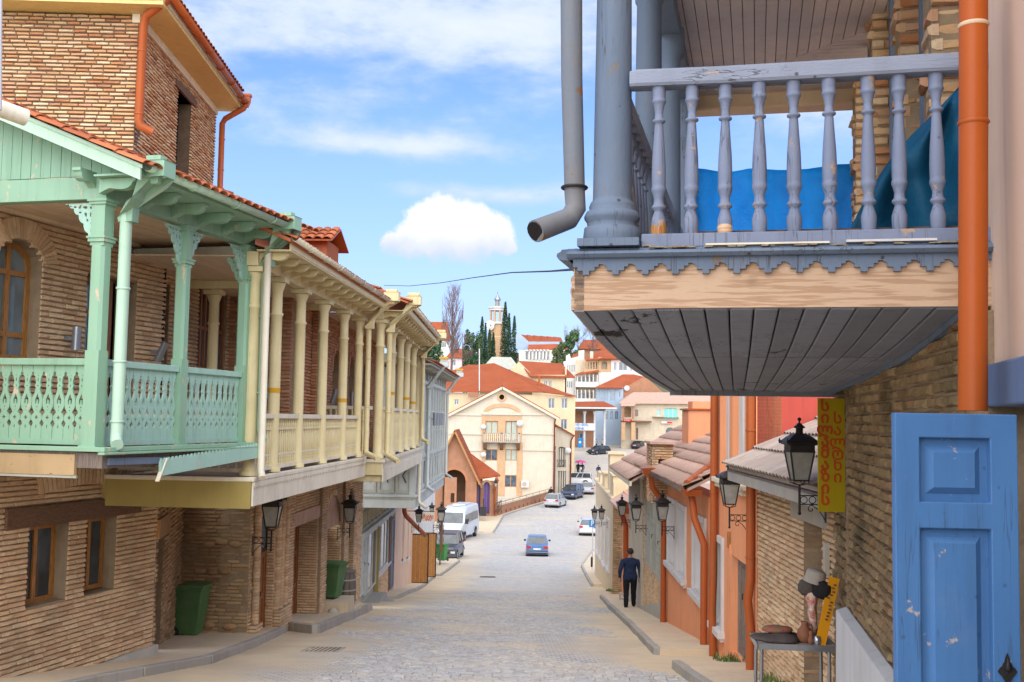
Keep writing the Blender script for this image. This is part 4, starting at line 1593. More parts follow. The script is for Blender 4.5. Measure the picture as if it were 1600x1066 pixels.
def turned_baluster(mtl, h, r=.026, n=8):
	pr = [(.8, 0), (.8, .04), (.55, .06), (1.0, .10), (.55, .14), (.95, .18), (.5, .22), (.75, .28), (1.0, .42), (.95, .55), (.6, .68), (.5, .74), (1.0, .78), (.55, .82), (1.0, .87), (.55, .91), (.8, .95), (.8, 1)]
	mb = MB()
	mb.lathe([(a * r, b * h) for a, b in pr], (0, 0, 0), n, cap=False)
	return mb.mesh('baluster', mtl)


def baluster_row(parent, me, a, b, n, name='baluster'):
	a, b = Vector(a), Vector(b)
	for i in range(n):
		p = a.lerp(b, (i + .5) / n)
		obj(name, me, parent, Tr(*p))


CY = [.15, 1.28, 2.70, 4.33, 6.05, 7.55]
for i, y in enumerate(CY):
	cream_column(CH, -.09, y, -.83, 2.03, tape={1: .36, 4: .30}.get(i))
cream_column(CH, -1.62, 3.0, -.83, 2.03)
bal = turned_baluster(MT['cream'], .70)
for i in range(5):
	a, b = CY[i] + .1, CY[i + 1] - .1
	MB().box(-.14, -.04, a, b, -.05, .02).box(-.13, -.05, a, b, -.79, -.74).box(-.10, -.08, a, b, -.60, -.57).box(-.10, -.08, a, b, -.22, -.19).build('rail', MT['cream_pale'], CH)
	baluster_row(CH, bal, (-.09, a, -.745), (-.09, b, -.745), max(7, int((b - a) / .115)))
MB().box(-1.9, -.14, .1, .2, -.05, .02).box(-1.9, -.14, .12, .18, -.79, -.74).build('rail', MT['cream_pale'], CH)
baluster_row(CH, bal, (-1.8, .15, -.745), (-.2, .15, -.745), 13)
MB().box(-2.4, .02, -.02, 7.85, -.97, -.87).build('deck', MT['wood_grey'], CH)
MB().box(-.04, .06, -.05, 7.9, -.90, -.84).box(-2.4, .06, -.11, -.051, -.90, -.84).build('deck_moulding', MT['cream_pale'], CH, bevel=.01)
sc_ = [(0, -.30), (7.9, -.30), (7.9, 0)]
for i in range(52):
	x0 = 7.9 - i * 7.9 / 52
	sc_ += [(x0, 0), (x0 - .076, -.0)]
fb = MB()
fb.poly([(0, -.33), (7.92, -.33), (7.92, 0), (0, 0)], (), lambda u, v, w: (.02 + w, -.06 + u, -.90 + v), .025)
fb.build('fascia', MT['cream_pale'], CH)
sc_ = [(0, 0), (0, -.05)]
for i in range(66):
	x0 = i * 7.9 / 66
	sc_ += [(x0 + .03, -.075), (x0 + .06, -.085), (x0 + .09, -.075), (x0 + .119, -.05)]
sc_ += [(7.9, 0)]
MB().poly(sc_, (), lambda u, v, w: (.046 + w, -.06 + u, -.905 + v), .012).build('scalloped_trim', MT['cream_pale'], CH)
MB().poly([(-2.4, -.36), (.02, -.36), (.02, 0), (-2.4, 0)], (), lambda u, v, w: (u, -.075 - w, -.90 + v), .025).build('fascia', MT['olive'], CH)
MB().box(-2.4, .0, -.03, 7.85, -1.19, -1.17).build('soffit', MT['olive'], CH)
MB().box(-.17, -.01, -.02, 7.75, 2.035, 2.23).build('beam', MT['cream'], CH, bevel=.006)
MB().box(-.01, .46, -.1, 7.8, 2.225, 2.245).box(.44, .47, -.1, 7.8, 2.245, 2.33).build('soffit', MT['cream'], CH)
for i in range(14):
	eave_bracket('eave_bracket', MT['cream'], CH, (-.01, .1 + i * .57, 2.22), (1, 0, 0), .40, .13, .10)
planks(CH, Basis((0, 0, 2.18), (1, 0, 0), (0, 1, 0), (0, 0, 1)), -2.0, -.17, .0, 7.7, .083, MT['ceil_cream'], t=.02, name='ceiling_board')
MB().box(-2.0, -.17, 2.62, 2.76, 2.03, 2.155).box(-2., -.17, 5.97, 6.1, 2.03, 2.155).build('cross_beam', MT['cream'], CH)
gutter(CH, (.54, -.2, 2.40), (.54, 7.3, 2.40), .06, 'cream_pale')
mb = MB()
rz_ = lambda x: 2.36 + .42 * (.52 - x)
mb.poly([(.50, rz_(.5) - .05), (.50, rz_(.5)), (-3.4, rz_(-3.4)), (-3.4, rz_(-3.4) - .05)], (), lambda u, v, w: (u, -.3 + w, v), 8.2)
rf = mb.build('roof', MT['tile_red'], CH)
tiles(rf, slope_basis((.55, -.3, rz_(.55)), (0, 1, 0), (-1, 0, .42)), 8.2, 4.2, .2, .37, 'tile_red', cap=60, hgt=.08, minpx=6)
hopper(CH, (.60, 7.35, 2.60), .18, 'cream')
swan_box(CH, (.60, 7.35, 2.42), (.13, 7.5, 1.92), 'cream')
downpipe(CH, [(.54, 7.35, 2.40), (.46, 7.37, 2.30), (.16, 7.5, 1.98), (.11, 7.52, 1.86), (.11, 7.55, -.66), (.13, 7.5, -.74), (.44, 7.1, -.84)], .055, 'cream', rings=[(.11, 7.52, 1.2), (.11, 7.54, .2)])
# green house's neighbour pipe end beside first column
downpipe(CH, [(.12, .0, 2.3), (.11, .02, 2.0), (.11, .03, -.75), (.16, -.05, -.85)], .05, 'cream_pale')
# dormer-like board box with barrel tiles
dx0, dx1 = -1.35, -.42
D = MB()
D.box(-1.75, -.50, 6.2, 7.2, 2.5, 3.42)
db = D.build('roof_box', MT['tile_red'], CH)
planks(db, end_wall(6.19), -1.75, -.50, 2.5, 3.42, .115, MT['terra_pipe'], t=.02, name='plank')
tiles(db, slope_basis((-1.95, 5.9, 3.38), (1, 0, 0), (0, .8, .35)), 1.6, .85, .17, .3, 'tile_red', cap=40, hgt=.09, minpx=6)
MB().hexa([(-1.95, 5.9, 3.36), (-.35, 5.9, 3.36), (-.35, 6.7, 3.70), (-1.95, 6.7, 3.70), (-1.95, 5.9, 3.39), (-.35, 5.9, 3.39), (-.35, 6.7, 3.73), (-1.95, 6.7, 3.73)]).hexa(
	[(-1.95, 6.7, 3.70), (-.35, 6.7, 3.70), (-.35, 7.5, 3.36), (-1.95, 7.5, 3.36), (-1.95, 6.7, 3.73), (-.35, 6.7, 3.73), (-.35, 7.5, 3.39), (-1.95, 7.5, 3.39)]).build('box_roof', MT['terra_pipe'], db)

# upper street wall behind the columns (back of both cream balconies) and its end facing us
UW = Frame(-4.05, 19.8, 0.2)
def inC(F):   # basis conversion: parts of CH placed in another frame
	return CF.I @ F.M
uw = thing('brick_house', 'brick upper storey with arched windows behind the cream columns', 'house', UW.M)
hs = [archhole(2.2, 3.3, -.85, 1.45, .5), archhole(4.6, 5.6, -.2, 1.5, .5), archhole(7.0, 8.0, -.2, 1.5, .5), archhole(9.4, 10.4, -.2, 1.5, .5)]
brick_wall(uw, left_wall(0), [(0.02, -.9), (13, -.9), (13, 2.3), (.02, 2.3)], hs, 'brick_red', thick=.35, cap=60, seed=21, H=.066, L=.25)
for h in hs:
	window(uw, left_wall(0), h[0][0], h[1][0], h[0][1], h[0][1] + (2.3 if h[0][1] < -.5 else 1.7), setb=.2, fw=.07, nx=1, nz=2, m='wood_door', g='glass', arch=.5)
we = [o for o in uw.children if o.name.startswith('wall')][0]
for h in hs:
	voussoirs(we, left_wall(0), (h[0][0] + h[1][0]) / 2, (1.45 if h[0][1] < -.5 else 1.5) - .5, (h[1][0] - h[0][0]) / 2 + .01, .51, 0, 180, 16, .13, 'brick_red', .012, single=False)
brick_wall(uw, end_wall(0), [(-1.25, -.9), (0, -.9), (0, 2.3), (-1.25, 2.3)], [], 'brick_red', thick=.3, cap=120, seed=22, H=.068, L=.24, joint=.02)
brick_wall(uw, end_wall(2.0), [(0.0, -.9), (.12, -.9), (.12, 2.3), (0.0, 2.3)], [], 'brick_red', thick=.25, cap=30, seed=23)
wall_lamp(uw, (-.35, -.18, .43), 0, .30, out=(0, -1, 0))
for (y, t) in ((3.7, .3), (6.3, 0.), (8.7, 0)):
	wall_lamp(uw, (.2, y, .42), t, .34)
# recess wall between the two balconies, with the glazed timber door
RWf = Frame(-5.40, 16.25, 3.2)
rw = thing('timber_screen_wall', 'recessed brick bay with a tall glazed brown timber door between the balconies', 'wall', RWf.M)
brick_wall(rw, left_wall(0), [(0, -.6), (3.6, -.6), (3.6, 2.3), (0, 2.3)], [recthole(.12, .62, .3, 2.0), recthole(1.95, 3.45, -.5, 2.2)], 'brick_tan', thick=.3, cap=70, seed=31, H=.068, L=.25)
window(rw, left_wall(0), .12, .62, .3, 2.0, setb=.15, fw=.06, nx=0, nz=1, m='wood_door', g='dark')
window(rw, left_wall(0), 1.95, 3.45, .75, 2.2, setb=.06, fw=.06, nx=5, nz=1, m='wood_door', g='glass', name='door_transom')
for (a, b) in ((1.95, 2.32), (2.95, 3.45)):
	window(rw, left_wall(0), a, b, -.5, .74, setb=.06, fw=.06, nx=1, nz=1, m='wood_door', g='glass', name='door_sidelight')
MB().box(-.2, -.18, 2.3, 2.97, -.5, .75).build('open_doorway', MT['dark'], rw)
MB().box(-.10, -.06, 2.86, 2.9, -.5, .7).build('door_leaf', MT['wood_door'], rw)
wall_lamp(rw, (.2, 1.3, .45), 0, .28)
planks(rw, Basis((0, 0, 2.32), (1, 0, 0), (0, 1, 0), (0, 0, 1)), -.05, 1.9, .0, 3.7, .083, MT['ceil_cream'], t=.02, name='ceiling_board')

# ground floor of the cream house
WF = Frame(-4.88, 20, 3.2)
wt = thing('arcaded_ground_floor', 'brick ground floor with arched doorways under the cream balcony', 'house', WF.M)
EW = .58
ops = [archhole(1.05, 2.3, -4.5, -1.75, .6), recthole(3.55, 6.05, -4.8, -2.42), archhole(6.75, 8.7, -4.9, -2.0, .8), archhole(9.35, 10.5, -5.2, -1.95, .6)]
brick_wall(wt, left_wall(0), [(EW, -5.6), (11.6, -5.6), (11.6, -1.2), (EW, -1.2)], ops, 'brick_tan', thick=.55, cap=150, seed=41, H=.066, L=.24)
brick_wall(wt, end_wall(EW), [(-1.9, -4.4), (0.0, -4.4), (0.0, -1.2), (-1.9, -1.2)], [], 'brick_grey', thick=.3, cap=130, seed=42, H=.07, L=.26, jit=.012, wob=.01)
wl = [o for o in wt.children if o.name.startswith('wall')]
for i in range(9):
	a, b = [(-.95, -2.95), (-.72, -2.97), (-.48, -2.95), (-.80, -2.45), (-.55, -2.4), (-.3, -2.44), (-.75, -3.95), (-.35, -3.97), (-.98, -2.2)][i]
	MB().lathe([(.05, -.05), (.095, -.03), (.10, .0), (.075, .02), (.03, .028)], (0, 0, 0), 9, rot=Matrix.Rotation(R(90), 3, 'X')).build('river_stone', MT['brick_grey'], wl[1], Tr(a, EW - .012, b) @ Matrix.Diagonal((1.35, 1, .62, 1)))
# jambs (brick returns of the deep openings) and lintels
for (y, z0, z1) in ((6.05, -4.8, -2.42), (8.7, -4.9, -2.6), (2.3, -4.5, -2.3), (10.5, -5.2, -2.5)):
	bb = Basis((-.55, y - .012, 0), (1, 0, 0), (0, 0, 1), (0, -1, 0))
	bricks(wl[0], bb, [(0, z0), (.54, z0), (.54, z1), (0, z1)], (), 'brick_tan', cap=25, depth=.03, seed=int(y * 10))
MB().box(-.5, .03, 3.4, 6.2, -2.42, -2.12).build('lintel', MT['peach_stone'], wt, bevel=.01)
mb = MB()
mb.poly([(6.75, -2.82)] + [(8.7, -2.82)] + arc(7.725, -2.8, .975, .80, 0, 180, 12), (), lambda u, v, w: (-.12 + w, u, v), .06)
mb.build('tympanum', MT['peach_stone'], wt)
voussoirs(wl[0], left_wall(0), 7.725, -2.8, .98, .80, 0, 180, 22, .14, 'brick_tan', .015)
voussoirs(wl[0], left_wall(0), 1.675, -2.35, .63, .60, 0, 180, 18, .14, 'brick_tan', .03)
door(wt, left_wall(0), 3.55, 6.05, -4.8, -2.42, .45, 'wood_door', 2, 3)
door(wt, left_wall(0), 6.75, 8.7, -4.9, -2.82, .45, 'wood_door', 2, 3)
door(wt, left_wall(0), 1.05, 2.3, -4.5, -2.75, .16, 'wood_door', 2, 2)
window(wt, left_wall(0), 1.05, 2.3, -2.75, -1.75, setb=.16, fw=.05, nx=1, m='iron', g='glass_pale', arch=.6, name='fanlight')
MB().box(-.3, -.26, 9.35, 10.5, -5.2, -1.95).build('open_doorway', MT['dark'], wt)
MB().hexa([(-.15, 9.38, -5.2), (-.12, 9.42, -5.2), (-.12, 9.9, -5.2), (-.15, 9.9, -5.2), (-.15, 9.38, -2.3), (-.12, 9.42, -2.3), (-.12, 9.9, -2.3), (-.15, 9.9, -2.3)]).build('door_leaf', MT['wood_door'], wt)
# clustered brick shafts and plinth blocks beside the first arch
def shaft(x, y, z0, z1, r, parent):
	n = int((z1 - z0) / .066)
	mb = MB()
	for i in range(n):
		z = z0 + i * .066
		q = r * random.uniform(.95, 1.05)
		mb.lathe([(q * .93, .0), (q, .012), (q, .048), (q * .93, .06)], (x, y, z), 8)
	mb.build('brick_shaft', MT['brick_tan'], parent)
for (y, x) in ((.80, .06), (.95, .02), (2.42, .02), (2.56, .06), (2.95, .05)):
	shaft(x, y, -3.95, -1.3, .075, wt)
for (y0, y1, x) in ((.60, 1.03, .16), (2.32, 3.12, .16)):
	bb = thing
	B1 = left_wall(x)
	brick_wall(wt, B1, [(y0, -4.8), (y1, -4.8), (y1, -3.95), (y0, -3.95)], [], 'brick_tan', thick=x - .02, cap=12, seed=int(y0 * 10), name='plinth')
	B2 = end_wall(y0 - .01)
	bricks(wl[0], B2, [(0.0, -4.8), (x, -4.8), (x, -3.95), (0.0, -3.95)], (), 'brick_tan', cap=10, depth=.03)
for (y0, y1) in ((3.1, 3.5), (6.12, 6.7), (8.78, 9.3)):
	B1 = left_wall(.09)
	brick_wall(wt, B1, [(y0, -5.4), (y1, -5.4), (y1, -1.4), (y0, -1.4)], [], 'brick_tan', thick=.07, cap=25, seed=int(y0 * 7), name='pilaster')
# entrance step
MB().box(-.4, .55, 6.0, 8.9, -5.6, -4.86).build('step', MT['concrete'], wt, bevel=.02)
MB().box(-.4, .10, 3.3, 6.0, -5.4, -4.76).build('step', MT['concrete'], wt, bevel=.02)
MB().lathe([(.06, 0), (.15, .05), (.13, .16), (.05, .24)], (.30, 6.6, -4.86), 7).build('rubble_stone', MT['plinth'], wt)
# left side of the recess where the bin stands
RCf = Frame(-5.42, 16.9, -11)
rc = thing('recess_wall', 'rough stone side wall with a dark brown door in the recess behind the green bin', 'wall', RCf.M)
brick_wall(rc, left_wall(0), [(0, -4.4), (3.9, -4.4), (3.9, -1.2), (0, -1.2)], [recthole(.1, .95, -4.2, -1.95)], 'brick_grey', thick=.3, cap=60, seed=44, H=.075, L=.25, jit=.014, wob=.014)
door(rc, left_wall(0), .1, .95, -4.2, -1.95, .12, 'wood_dark', 2, 3)
MB().box(-.2, .03, .0, 1.3, -1.95, -1.65).build('lintel', MT['wood_honey'], rc)

# second cream section
L2F = Frame(-2.68, 22.9, -.2)
L2 = thing('balcony_house', 'narrower cream columned balcony stepping out beyond the first cream one', 'house', L2F.M)
L2Y = [.12, 2.45, 4.5, 6.3, 8.3, 10.15]
for i, y in enumerate(L2Y):
	cream_column(L2, -.13, y, -.88, 2.06, r=.10, tape={1: .55, 3: .50, 4: .42}.get(i))
bal2 = turned_baluster(MT['cream'], .94, .032)
for i in range(5):
	a, b = L2Y[i] + .12, L2Y[i + 1] - .12
	MB().box(-.18, -.08, a, b, .15, .22).box(-.17, -.09, a, b, -.85, -.79).box(-.14, -.12, a, b, -.62, -.58).box(-.14, -.12, a, b, -.10, -.06).build('rail', MT['cream_pale'], L2)
	baluster_row(L2, bal2, (-.13, a, -.79), (-.13, b, -.79), 15)
MB().box(-1.3, -.25, .08, .16, .15, .22).box(-1.3, -.25, .08, .16, -.85, -.79).build('rail', MT['cream_pale'], L2)
baluster_row(L2, bal2, (-1.2, .12, -.79), (-.28, .12, -.79), 8)
MB().box(-1.6, .0, 0, 10.5, -1.0, -.9).build('deck', MT['wood_grey'], L2)
MB().box(-.02, .06, -.06, 10.55, -.955, -.89).box(-1.6, .06, -.10, -.061, -.955, -.89).build('deck_moulding', MT['cream_pale'], L2)
MB().box(.0, .03, -.06, 10.5, -1.36, -1.10).box(.0, .022, -.06, 10.5, -1.10, -.956).build('fascia', MT['cream_pale'], L2)
MB().box(-1.6, .0, -.06, -.03, -1.22, -.956).box(-1.4, .02, .02, .06, -1.36, -1.222).build('fascia', MT['cream'], L2)
MB().box(-1.6, .0, .06, 10.5, -1.37, -1.35).build('soffit', MT['cream_pale'], L2)
MB().box(-.2, -.05, -.05, 10.4, 2.065, 2.24).build('beam', MT['cream'], L2)
MB().box(-.05, .44, -.1, 10.5, 2.24, 2.26).box(.42, .45, -.1, 10.5, 2.26, 2.36).build('soffit', MT['cream'], L2)
for i in range(17):
	eave_bracket('eave_bracket', MT['cream'], L2, (-.05, .1 + i * .62, 2.235), (1, 0, 0), .40, .14, .11)
MB().box(-1.5, -.2, 0, 10.4, 2.18, 2.2).build('ceiling', MT['ceil_cream'], L2)
gutter(L2, (.52, -.1, 2.43), (.52, 9.5, 2.43), .06, 'cream_pale')
mb = MB()
mb.poly([(.48, 2.38), (.48, 2.42), (-3.6, 4.0), (-3.6, 3.96)], (), lambda u, v, w: (u, -.35 + w, v), 10.9)
rf = mb.build('roof', MT['tile_red'], L2)
tiles(rf, slope_basis((.52, -.35, 2.41), (0, 1, 0), (-1, 0, .387)), 10.9, 4.3, .2, .37, 'tile_red', cap=0, hgt=.08)
hopper(L2, (.58, .0, 2.64), .2, 'cream')
swan_box(L2, (.58, .0, 2.44), (.09, .1, 1.92), 'cream')
downpipe(L2, [(.50, .0, 2.42), (.42, .05, 2.30), (.12, .1, 1.98), (.07, .12, 1.86), (.07, .12, -.70), (.09, .05, -.80), (.36, -.3, -.92)], .058, 'cream', rings=[(.07, .12, 1.2), (.07, .12, .1)])
hopper(L2, (.58, 9.6, 2.64), .2, 'cream')
swan_box(L2, (.58, 9.6, 2.44), (.05, 9.9, 1.92), 'cream')
downpipe(L2, [(.50, 9.6, 2.42), (.42, 9.6, 2.30), (.08, 9.9, 1.98), (.03, 9.95, 1.86), (.03, 10.05, -.55), (.06, 10.0, -.66), (.26, 9.7, -.74)], .058, 'cream', rings=[(.03, 10.0, 1.0)])

# grey enclosed balcony and the shops below
L3F = Frame(-2.93, 33.4, .8)
L3 = thing('glazed_balcony', 'pale grey glazed timber balcony box hanging over the shop fronts', 'balcony', L3F.M)
MB().box(-1.75, -.02, .02, 11.6, -2.4, 1.55).build('body', MT['greyboard_lt'], L3)
MB().box(-1.8, .05, -.04, 11.65, -2.78, -2.45).build('fascia', MT['greyboard_lt'], L3, bevel=.01)
MB().box(-1.8, .10, -.09, 11.7, -2.45, -2.38).build('moulding', MT['greyboard_lt'], L3, bevel=.01)
tr = [(-1.8, 0)]
for i in range(22):
	x0 = -1.8 + i * 1.85 / 22
	tr += [(x0 + .02, -.05), (x0 + .06, -.05), (x0 + .084, -.02)]
tr += [(.05, 0)]
MB().poly(tr, (), lambda u, v, w: (u, -.045 - w, -2.46 + v), .02).build('scalloped_trim', MT['greyboard'], L3)
for i in range(3):
	x0 = -1.66 + i * .55
	mb = MB()
	mb.poly(recthole(x0, x0 + .50, -2.33, -1.30), [recthole(x0 + .07, x0 + .43, -2.23, -1.40)], lambda u, v, w: (u, .02 - w, v), .035)
	p = mb.build('panel', MT['greyboard'], L3)
	MB().poly([(x0 + .19, -1.80), (x0 + .31, -2.02), (x0 + .325, -1.99), (x0 + .225, -1.80), (x0 + .325, -1.61), (x0 + .31, -1.58)], (), lambda u, v, w: (u, .02 - w, v), .02).build('chevron', MT['iron'], p)
MB().box(-.14, .04, -.03, .14, -2.38, 1.6).build('corner_post', MT['greyboard_lt'], L3)
MB().box(-1.75, -.16, -.02, .0, -1.26, -1.16).build('rail', MT['greyboard'], L3)
for i in range(10):
	y0 = .16 + i * 1.145
	y1 = y0 + 1.145
	MB().box(-.02, .05, y1 - .07, y1 + .03, -2.38, 1.6).build('pilaster', MT['greyboard_lt'], L3)
	mb = MB()
	mb.poly(recthole(y0 + .03, y1 - .08, -2.34, -1.30), [recthole(y0 + .18, y1 - .25, -2.2, -1.45)], lambda u, v, w: (-.005 + w, u, v), .03)
	mb.build('panel', MT['greyboard_lt'], L3)
	window(L3, left_wall(.03), y0 + .03, y1 - .08, -1.22, 1.10, setb=.0, fw=.05, nx=1, zcuts=(.33, .62), m='greyboard_lt', g='glass_pale', fd=.035)
	if 3 < i < 8:
		wall_lamp(L3, (.2, y0, -.05), 0, .45, .07)
MB().box(-.01, .07, .1, 11.6, -1.30, -1.22).box(-.01, .09, .1, 11.6, 1.10, 1.22).build('rail', MT['greyboard_lt'], L3)
MB().box(-1.9, .5, -.4, 11.9, 1.60, 1.66).build('soffit', MT['greyboard'], L3)
for i in range(20):
	eave_bracket('eave_bracket', MT['greyboard'], L3, (.0, -.1 + i * .6, 1.6), (1, 0, 0), .45, .14, .10)
mb = MB()
mb.poly([(.55, 1.66), (.55, 1.70), (-3, 3.1), (-3, 3.06)], (), lambda u, v, w: (u, -.45 + w, v), 12.5)
rf = mb.build('roof', MT['tile_grey'], L3)
tiles(rf, slope_basis((.58, -.45, 1.69), (0, 1, 0), (-1, 0, .394)), 12.5, 3.8, .22, .38, 'tile_red', cap=0, hgt=.08)
for (y, zt) in ((3.1, 1.8), (11.6, 1.8)):
	h = hopper(L3, (.6, y, 1.98), .2, 'greyboard_lt')
	swan_box(L3, (.62, y, 1.78), (.14, y + .1, 1.10), 'greyboard_lt')
	MB().box(.45, .75, y - .12, y + .12, 1.985, 2.05).build('hopper_cap', MT['ochre_tape'], h)
	downpipe(L3, [(.6, y, 1.75), (.52, y, 1.62), (.20, y + .1, 1.2), (.12, y + .1, 1.05), (.12, y + .1, -2.2), (.15, y, -2.32), (.4, y - .3, -2.45)], .06, 'greyboard_lt')
downpipe(L3, [(.11, .5, -1.2), (.11, .5, -2.55), (.15, .45, -2.65), (.38, .2, -2.78)], .055, 'cream_pale')

SF = Frame(-4.6, 33.0, 0)
SH = thing('shop', 'weathered grey timber shop front with large panes under the glazed balcony', 'shop', SF.M)
def gz(y): return road_z(33 + y)
MB().box(-.4, -.05, .2, 10.9, -8, -2.75).build('wall', MT['greyboard'], SH)
pw = MB()
for i in range(11):
	a = .5 + i * .94
	pw.poly(recthole(a, a + .86, -3.62, -2.85), [recthole(a + .12, a + .74, -3.52, -2.95)], lambda u, v, w: (-.05 + w, u, v), .05)
pw.build('frieze_panels', MT['greyboard'], SH)
for i in range(11):
	a = .5 + i * .94
	MB().box(-.03, .0, a + .22, a + .64, -3.44, -3.03).build('panel', MT['olive'], SH)
MB().box(-.02, .10, .3, 10.8, -3.78, -3.63).build('cornice', MT['greyboard_lt'], SH, bevel=.015)
# tall shutter leaf, then the big glazed lights
for i, (a, b) in enumerate(((.9, 1.9), (1.95, 2.6))):
	door(SH, left_wall(0.05), a, b, gz(a) + .25, -3.8, .0, 'greyboard_lt', 1, 3, name='shutter')
window(SH, left_wall(.04), 2.7, 5.0, -5.75, -3.80, setb=.0, fw=.07, nx=1, m='trim_white', g='glass', name='shop_window')
window(SH, left_wall(.04), 5.05, 8.6, -5.55, -3.80, setb=.0, fw=.07, nx=2, m='trim_white', g='glass', name='shop_window')
MB().box(-.04, .12, 4.95, 5.06, -6.3, -3.8).build('post', MT['olive'], SH)
MB().box(-.04, .08, 8.6, 9.3, -6.6, -3.8).build('dark_pier', MT['wood_dark'], SH)
brick_wall(SH, left_wall(.06), [(5.1, -6.7), (9.4, -6.7), (9.4, -5.58), (5.1, -5.58)], [], 'brick_tan', thick=.08, cap=30, seed=51, name='stall_riser', mort='mortar_light')
MB().box(-.02, .10, 5.05, 9.3, -5.62, -5.54).build('sill', MT['trim_white'], SH)
door(SH, left_wall(.03), 9.6, 10.9, gz(10) + .15, -4.0, .0, 'blue_grey', 1, 3)
MB().box(-.4, .45, 1.2, 4.8, gz(3) - .5, gz(3.4) + .12).build('step', MT['kerb'], SH, bevel=.02)
MB().box(-7, -.1, .2, 34, -2.9, -2.82).build('flat_roof', MT['wood_grey'], SH)
PK = thing('low_shop', 'pale pink plastered shop with two narrow windows past the grey shop front', 'shop', Frame(-4.6, 44.0, 0).M)
plain_wall(PK, left_wall(.03), [(0, -9), (9.0, -9), (9.0, -2.8), (0, -2.8)], [recthole(3.0, 3.9, -6.2, -4.3), recthole(5.3, 6.2, -6.4, -4.4)], 'pink_plaster')
for (a, b, c, d) in ((3.0, 3.9, -6.2, -4.3), (5.3, 6.2, -6.4, -4.4)):
	window(PK, left_wall(.03), a, b, c, d, setb=.12, fw=.06, nx=0, nz=1, m='trim_white', g='glass_far')
	MB().box(-.05, .12, a - .08, b + .08, c - .07, c).build('sill', MT['trim_white'], PK)
WH = thing('white_shop', 'white plastered shop wall beside the open yellow-brown doors', 'shop', Frame(-4.6, 53.0, 0).M)
plain_wall(WH, left_wall(.0), [(0, -10), (14.5, -10), (14.5, -3.3), (0, -3.3)], [recthole(.3, 2.0, -8.2, -5.7)], 'white_plaster')
plain_wall(WH, end_wall(0.0), [(-4, -10), (-.01, -10), (-.01, -2.9), (-4, -2.9)], (), 'white_plaster')
MB().box(-.5, -.3, .2, 2.1, -8.3, -5.6).build('doorway', MT['dark'], WH)
WH2 = MB()
for (d0, x0, x1, lab) in ((52.0, -4.62, -3.78, 'near yellow-brown plank door standing open over the pavement'), (57.5, -4.6, -3.78, 'far yellow-brown plank door half hidden behind the nearer one')):
	t = thing('plank_door', lab, 'door', (x0, d0, walk_z(d0)), 'open yellow-brown doors of the white shop')
	zz = 2.32
	planks(t, end_wall(0), .05, x1 - x0 - .05, .05, zz - .05, .19, MT['wood_honey'], t=.04, name='plank')
	MB().box(0, .05, -.01, .05, 0, zz).box(x1 - x0 - .05, x1 - x0, -.01, .05, 0, zz).box(.05, x1 - x0 - .05, -.01, .05, zz - .05, zz).box(.05, x1 - x0 - .05, -.01, .05, 0, .05).build('frame', MT['iron'], t)
tube_thing('downpipe', 'terracotta rainwater pipe slanting down beside the open yellow-brown doors', 'pipe',
		[at(631, 775, 42), at(632, 800, 42), at(634, 806, 42.2), at(664, 836, 44.5)], .09, 'terra_pipe')

# the blue-grey balcony at the near right
RFr = Frame(1.79, 4.6, 12.8)
RB = thing('balcony_house', 'weathered blue-grey wooden balcony with turned balusters jutting out at the near right', 'balcony', RFr.M)
# carrying beam, trim, mouldings
mb = MB()
prof = [(-1.55, .735), (-1.55, .665)]
rr = random.Random(4)
for i in range(9):
	prof.append((-1.555 + rr.uniform(-.012, .012), .665 - (i + .5) * .16 / 9))
prof += [(-1.54, .50), (-1.35, .505), (-1.15, .512), (.30, .512), (.30, .735)]
mb.poly(prof, (), lambda u, v, w: (u, .12 - w, v), .12)
mb.build('carrying_beam', MT['wood_bare'], RB)
st = [(.30, .745), (-1.55, .745), (-1.55, .70)]
x = -1.55
while x < .12:
	st += [(x + .02, .70), (x + .02, .683), (x + .045, .683), (x + .045, .664), (x + .075, .664), (x + .075, .683), (x + .10, .683), (x + .10, .70), (x + .118, .70), (x + .118, .712), (x + .135, .712)]
	x += .135
st += [(.30, .70)]
MB().poly(st[::-1], (), lambda u, v, w: (u, -.002 - w, v), .018).build('stepped_trim', MT['blue_grey'], RB)
mb = MB()
pr = [(.0, .735), (-.045, .74), (-.062, .755), (-.055, .768), (-.03, .775), (-.02, .785), (.1, .79), (.1, .735)]
vs = [(-1.575, y, z) for y, z in pr] + [(.30, y, z) for y, z in pr]
n = len(pr)
mb.add(vs, [tuple(range(n)), tuple(range(2 * n - 1, n - 1, -1))] + [(i, i + n, (i + 1) % n + n, (i + 1) % n) for i in range(n)])
mb.add([(-1.575 - (.0 - y) * .6 - .02, .0, z) for y, z in pr] + [(-1.575 - (.0 - y) * .6 - .02, 5.6, z) for y, z in pr], [tuple(range(n)), tuple(range(2 * n - 1, n - 1, -1))] + [(i, i + n, (i + 1) % n + n, (i + 1) % n) for i in range(n)])
mb.build('deck_moulding', MT['blue_grey'], RB)
MB().box(-1.56, .3, .12, 5.6, .60, .735).build('deck', MT['wood_grey'], RB)
MB().box(-1.24, .30, -.005, .035, .788, .850).build('bottom_rail', MT['baluster_grey'], RB, bevel=.004)
MB().box(-1.05, .30, .10, .14, .79, .875).build('floor_batten', MT['wood_dark'], RB)
MB().box(-.35, .02, -.045, -.012, .790, .800).build('white_strip', MT['trim_white'], RB)
MB().box(-.95, -.42, -.04, -.015, .788, .796).build('dry_lath', MT['cream_pale'], RB)
mb = MB()
mb.tube([(-1.295, .03, 1.565), (-.7, .03, 1.568), (.3, .03, 1.57)], .01, 4)
hr = MB()
pr = [(-.042, 1.533), (.045, 1.533), (.05, 1.545), (.05, 1.60), (.038, 1.612), (-.036, 1.612), (-.05, 1.60), (-.05, 1.545)]
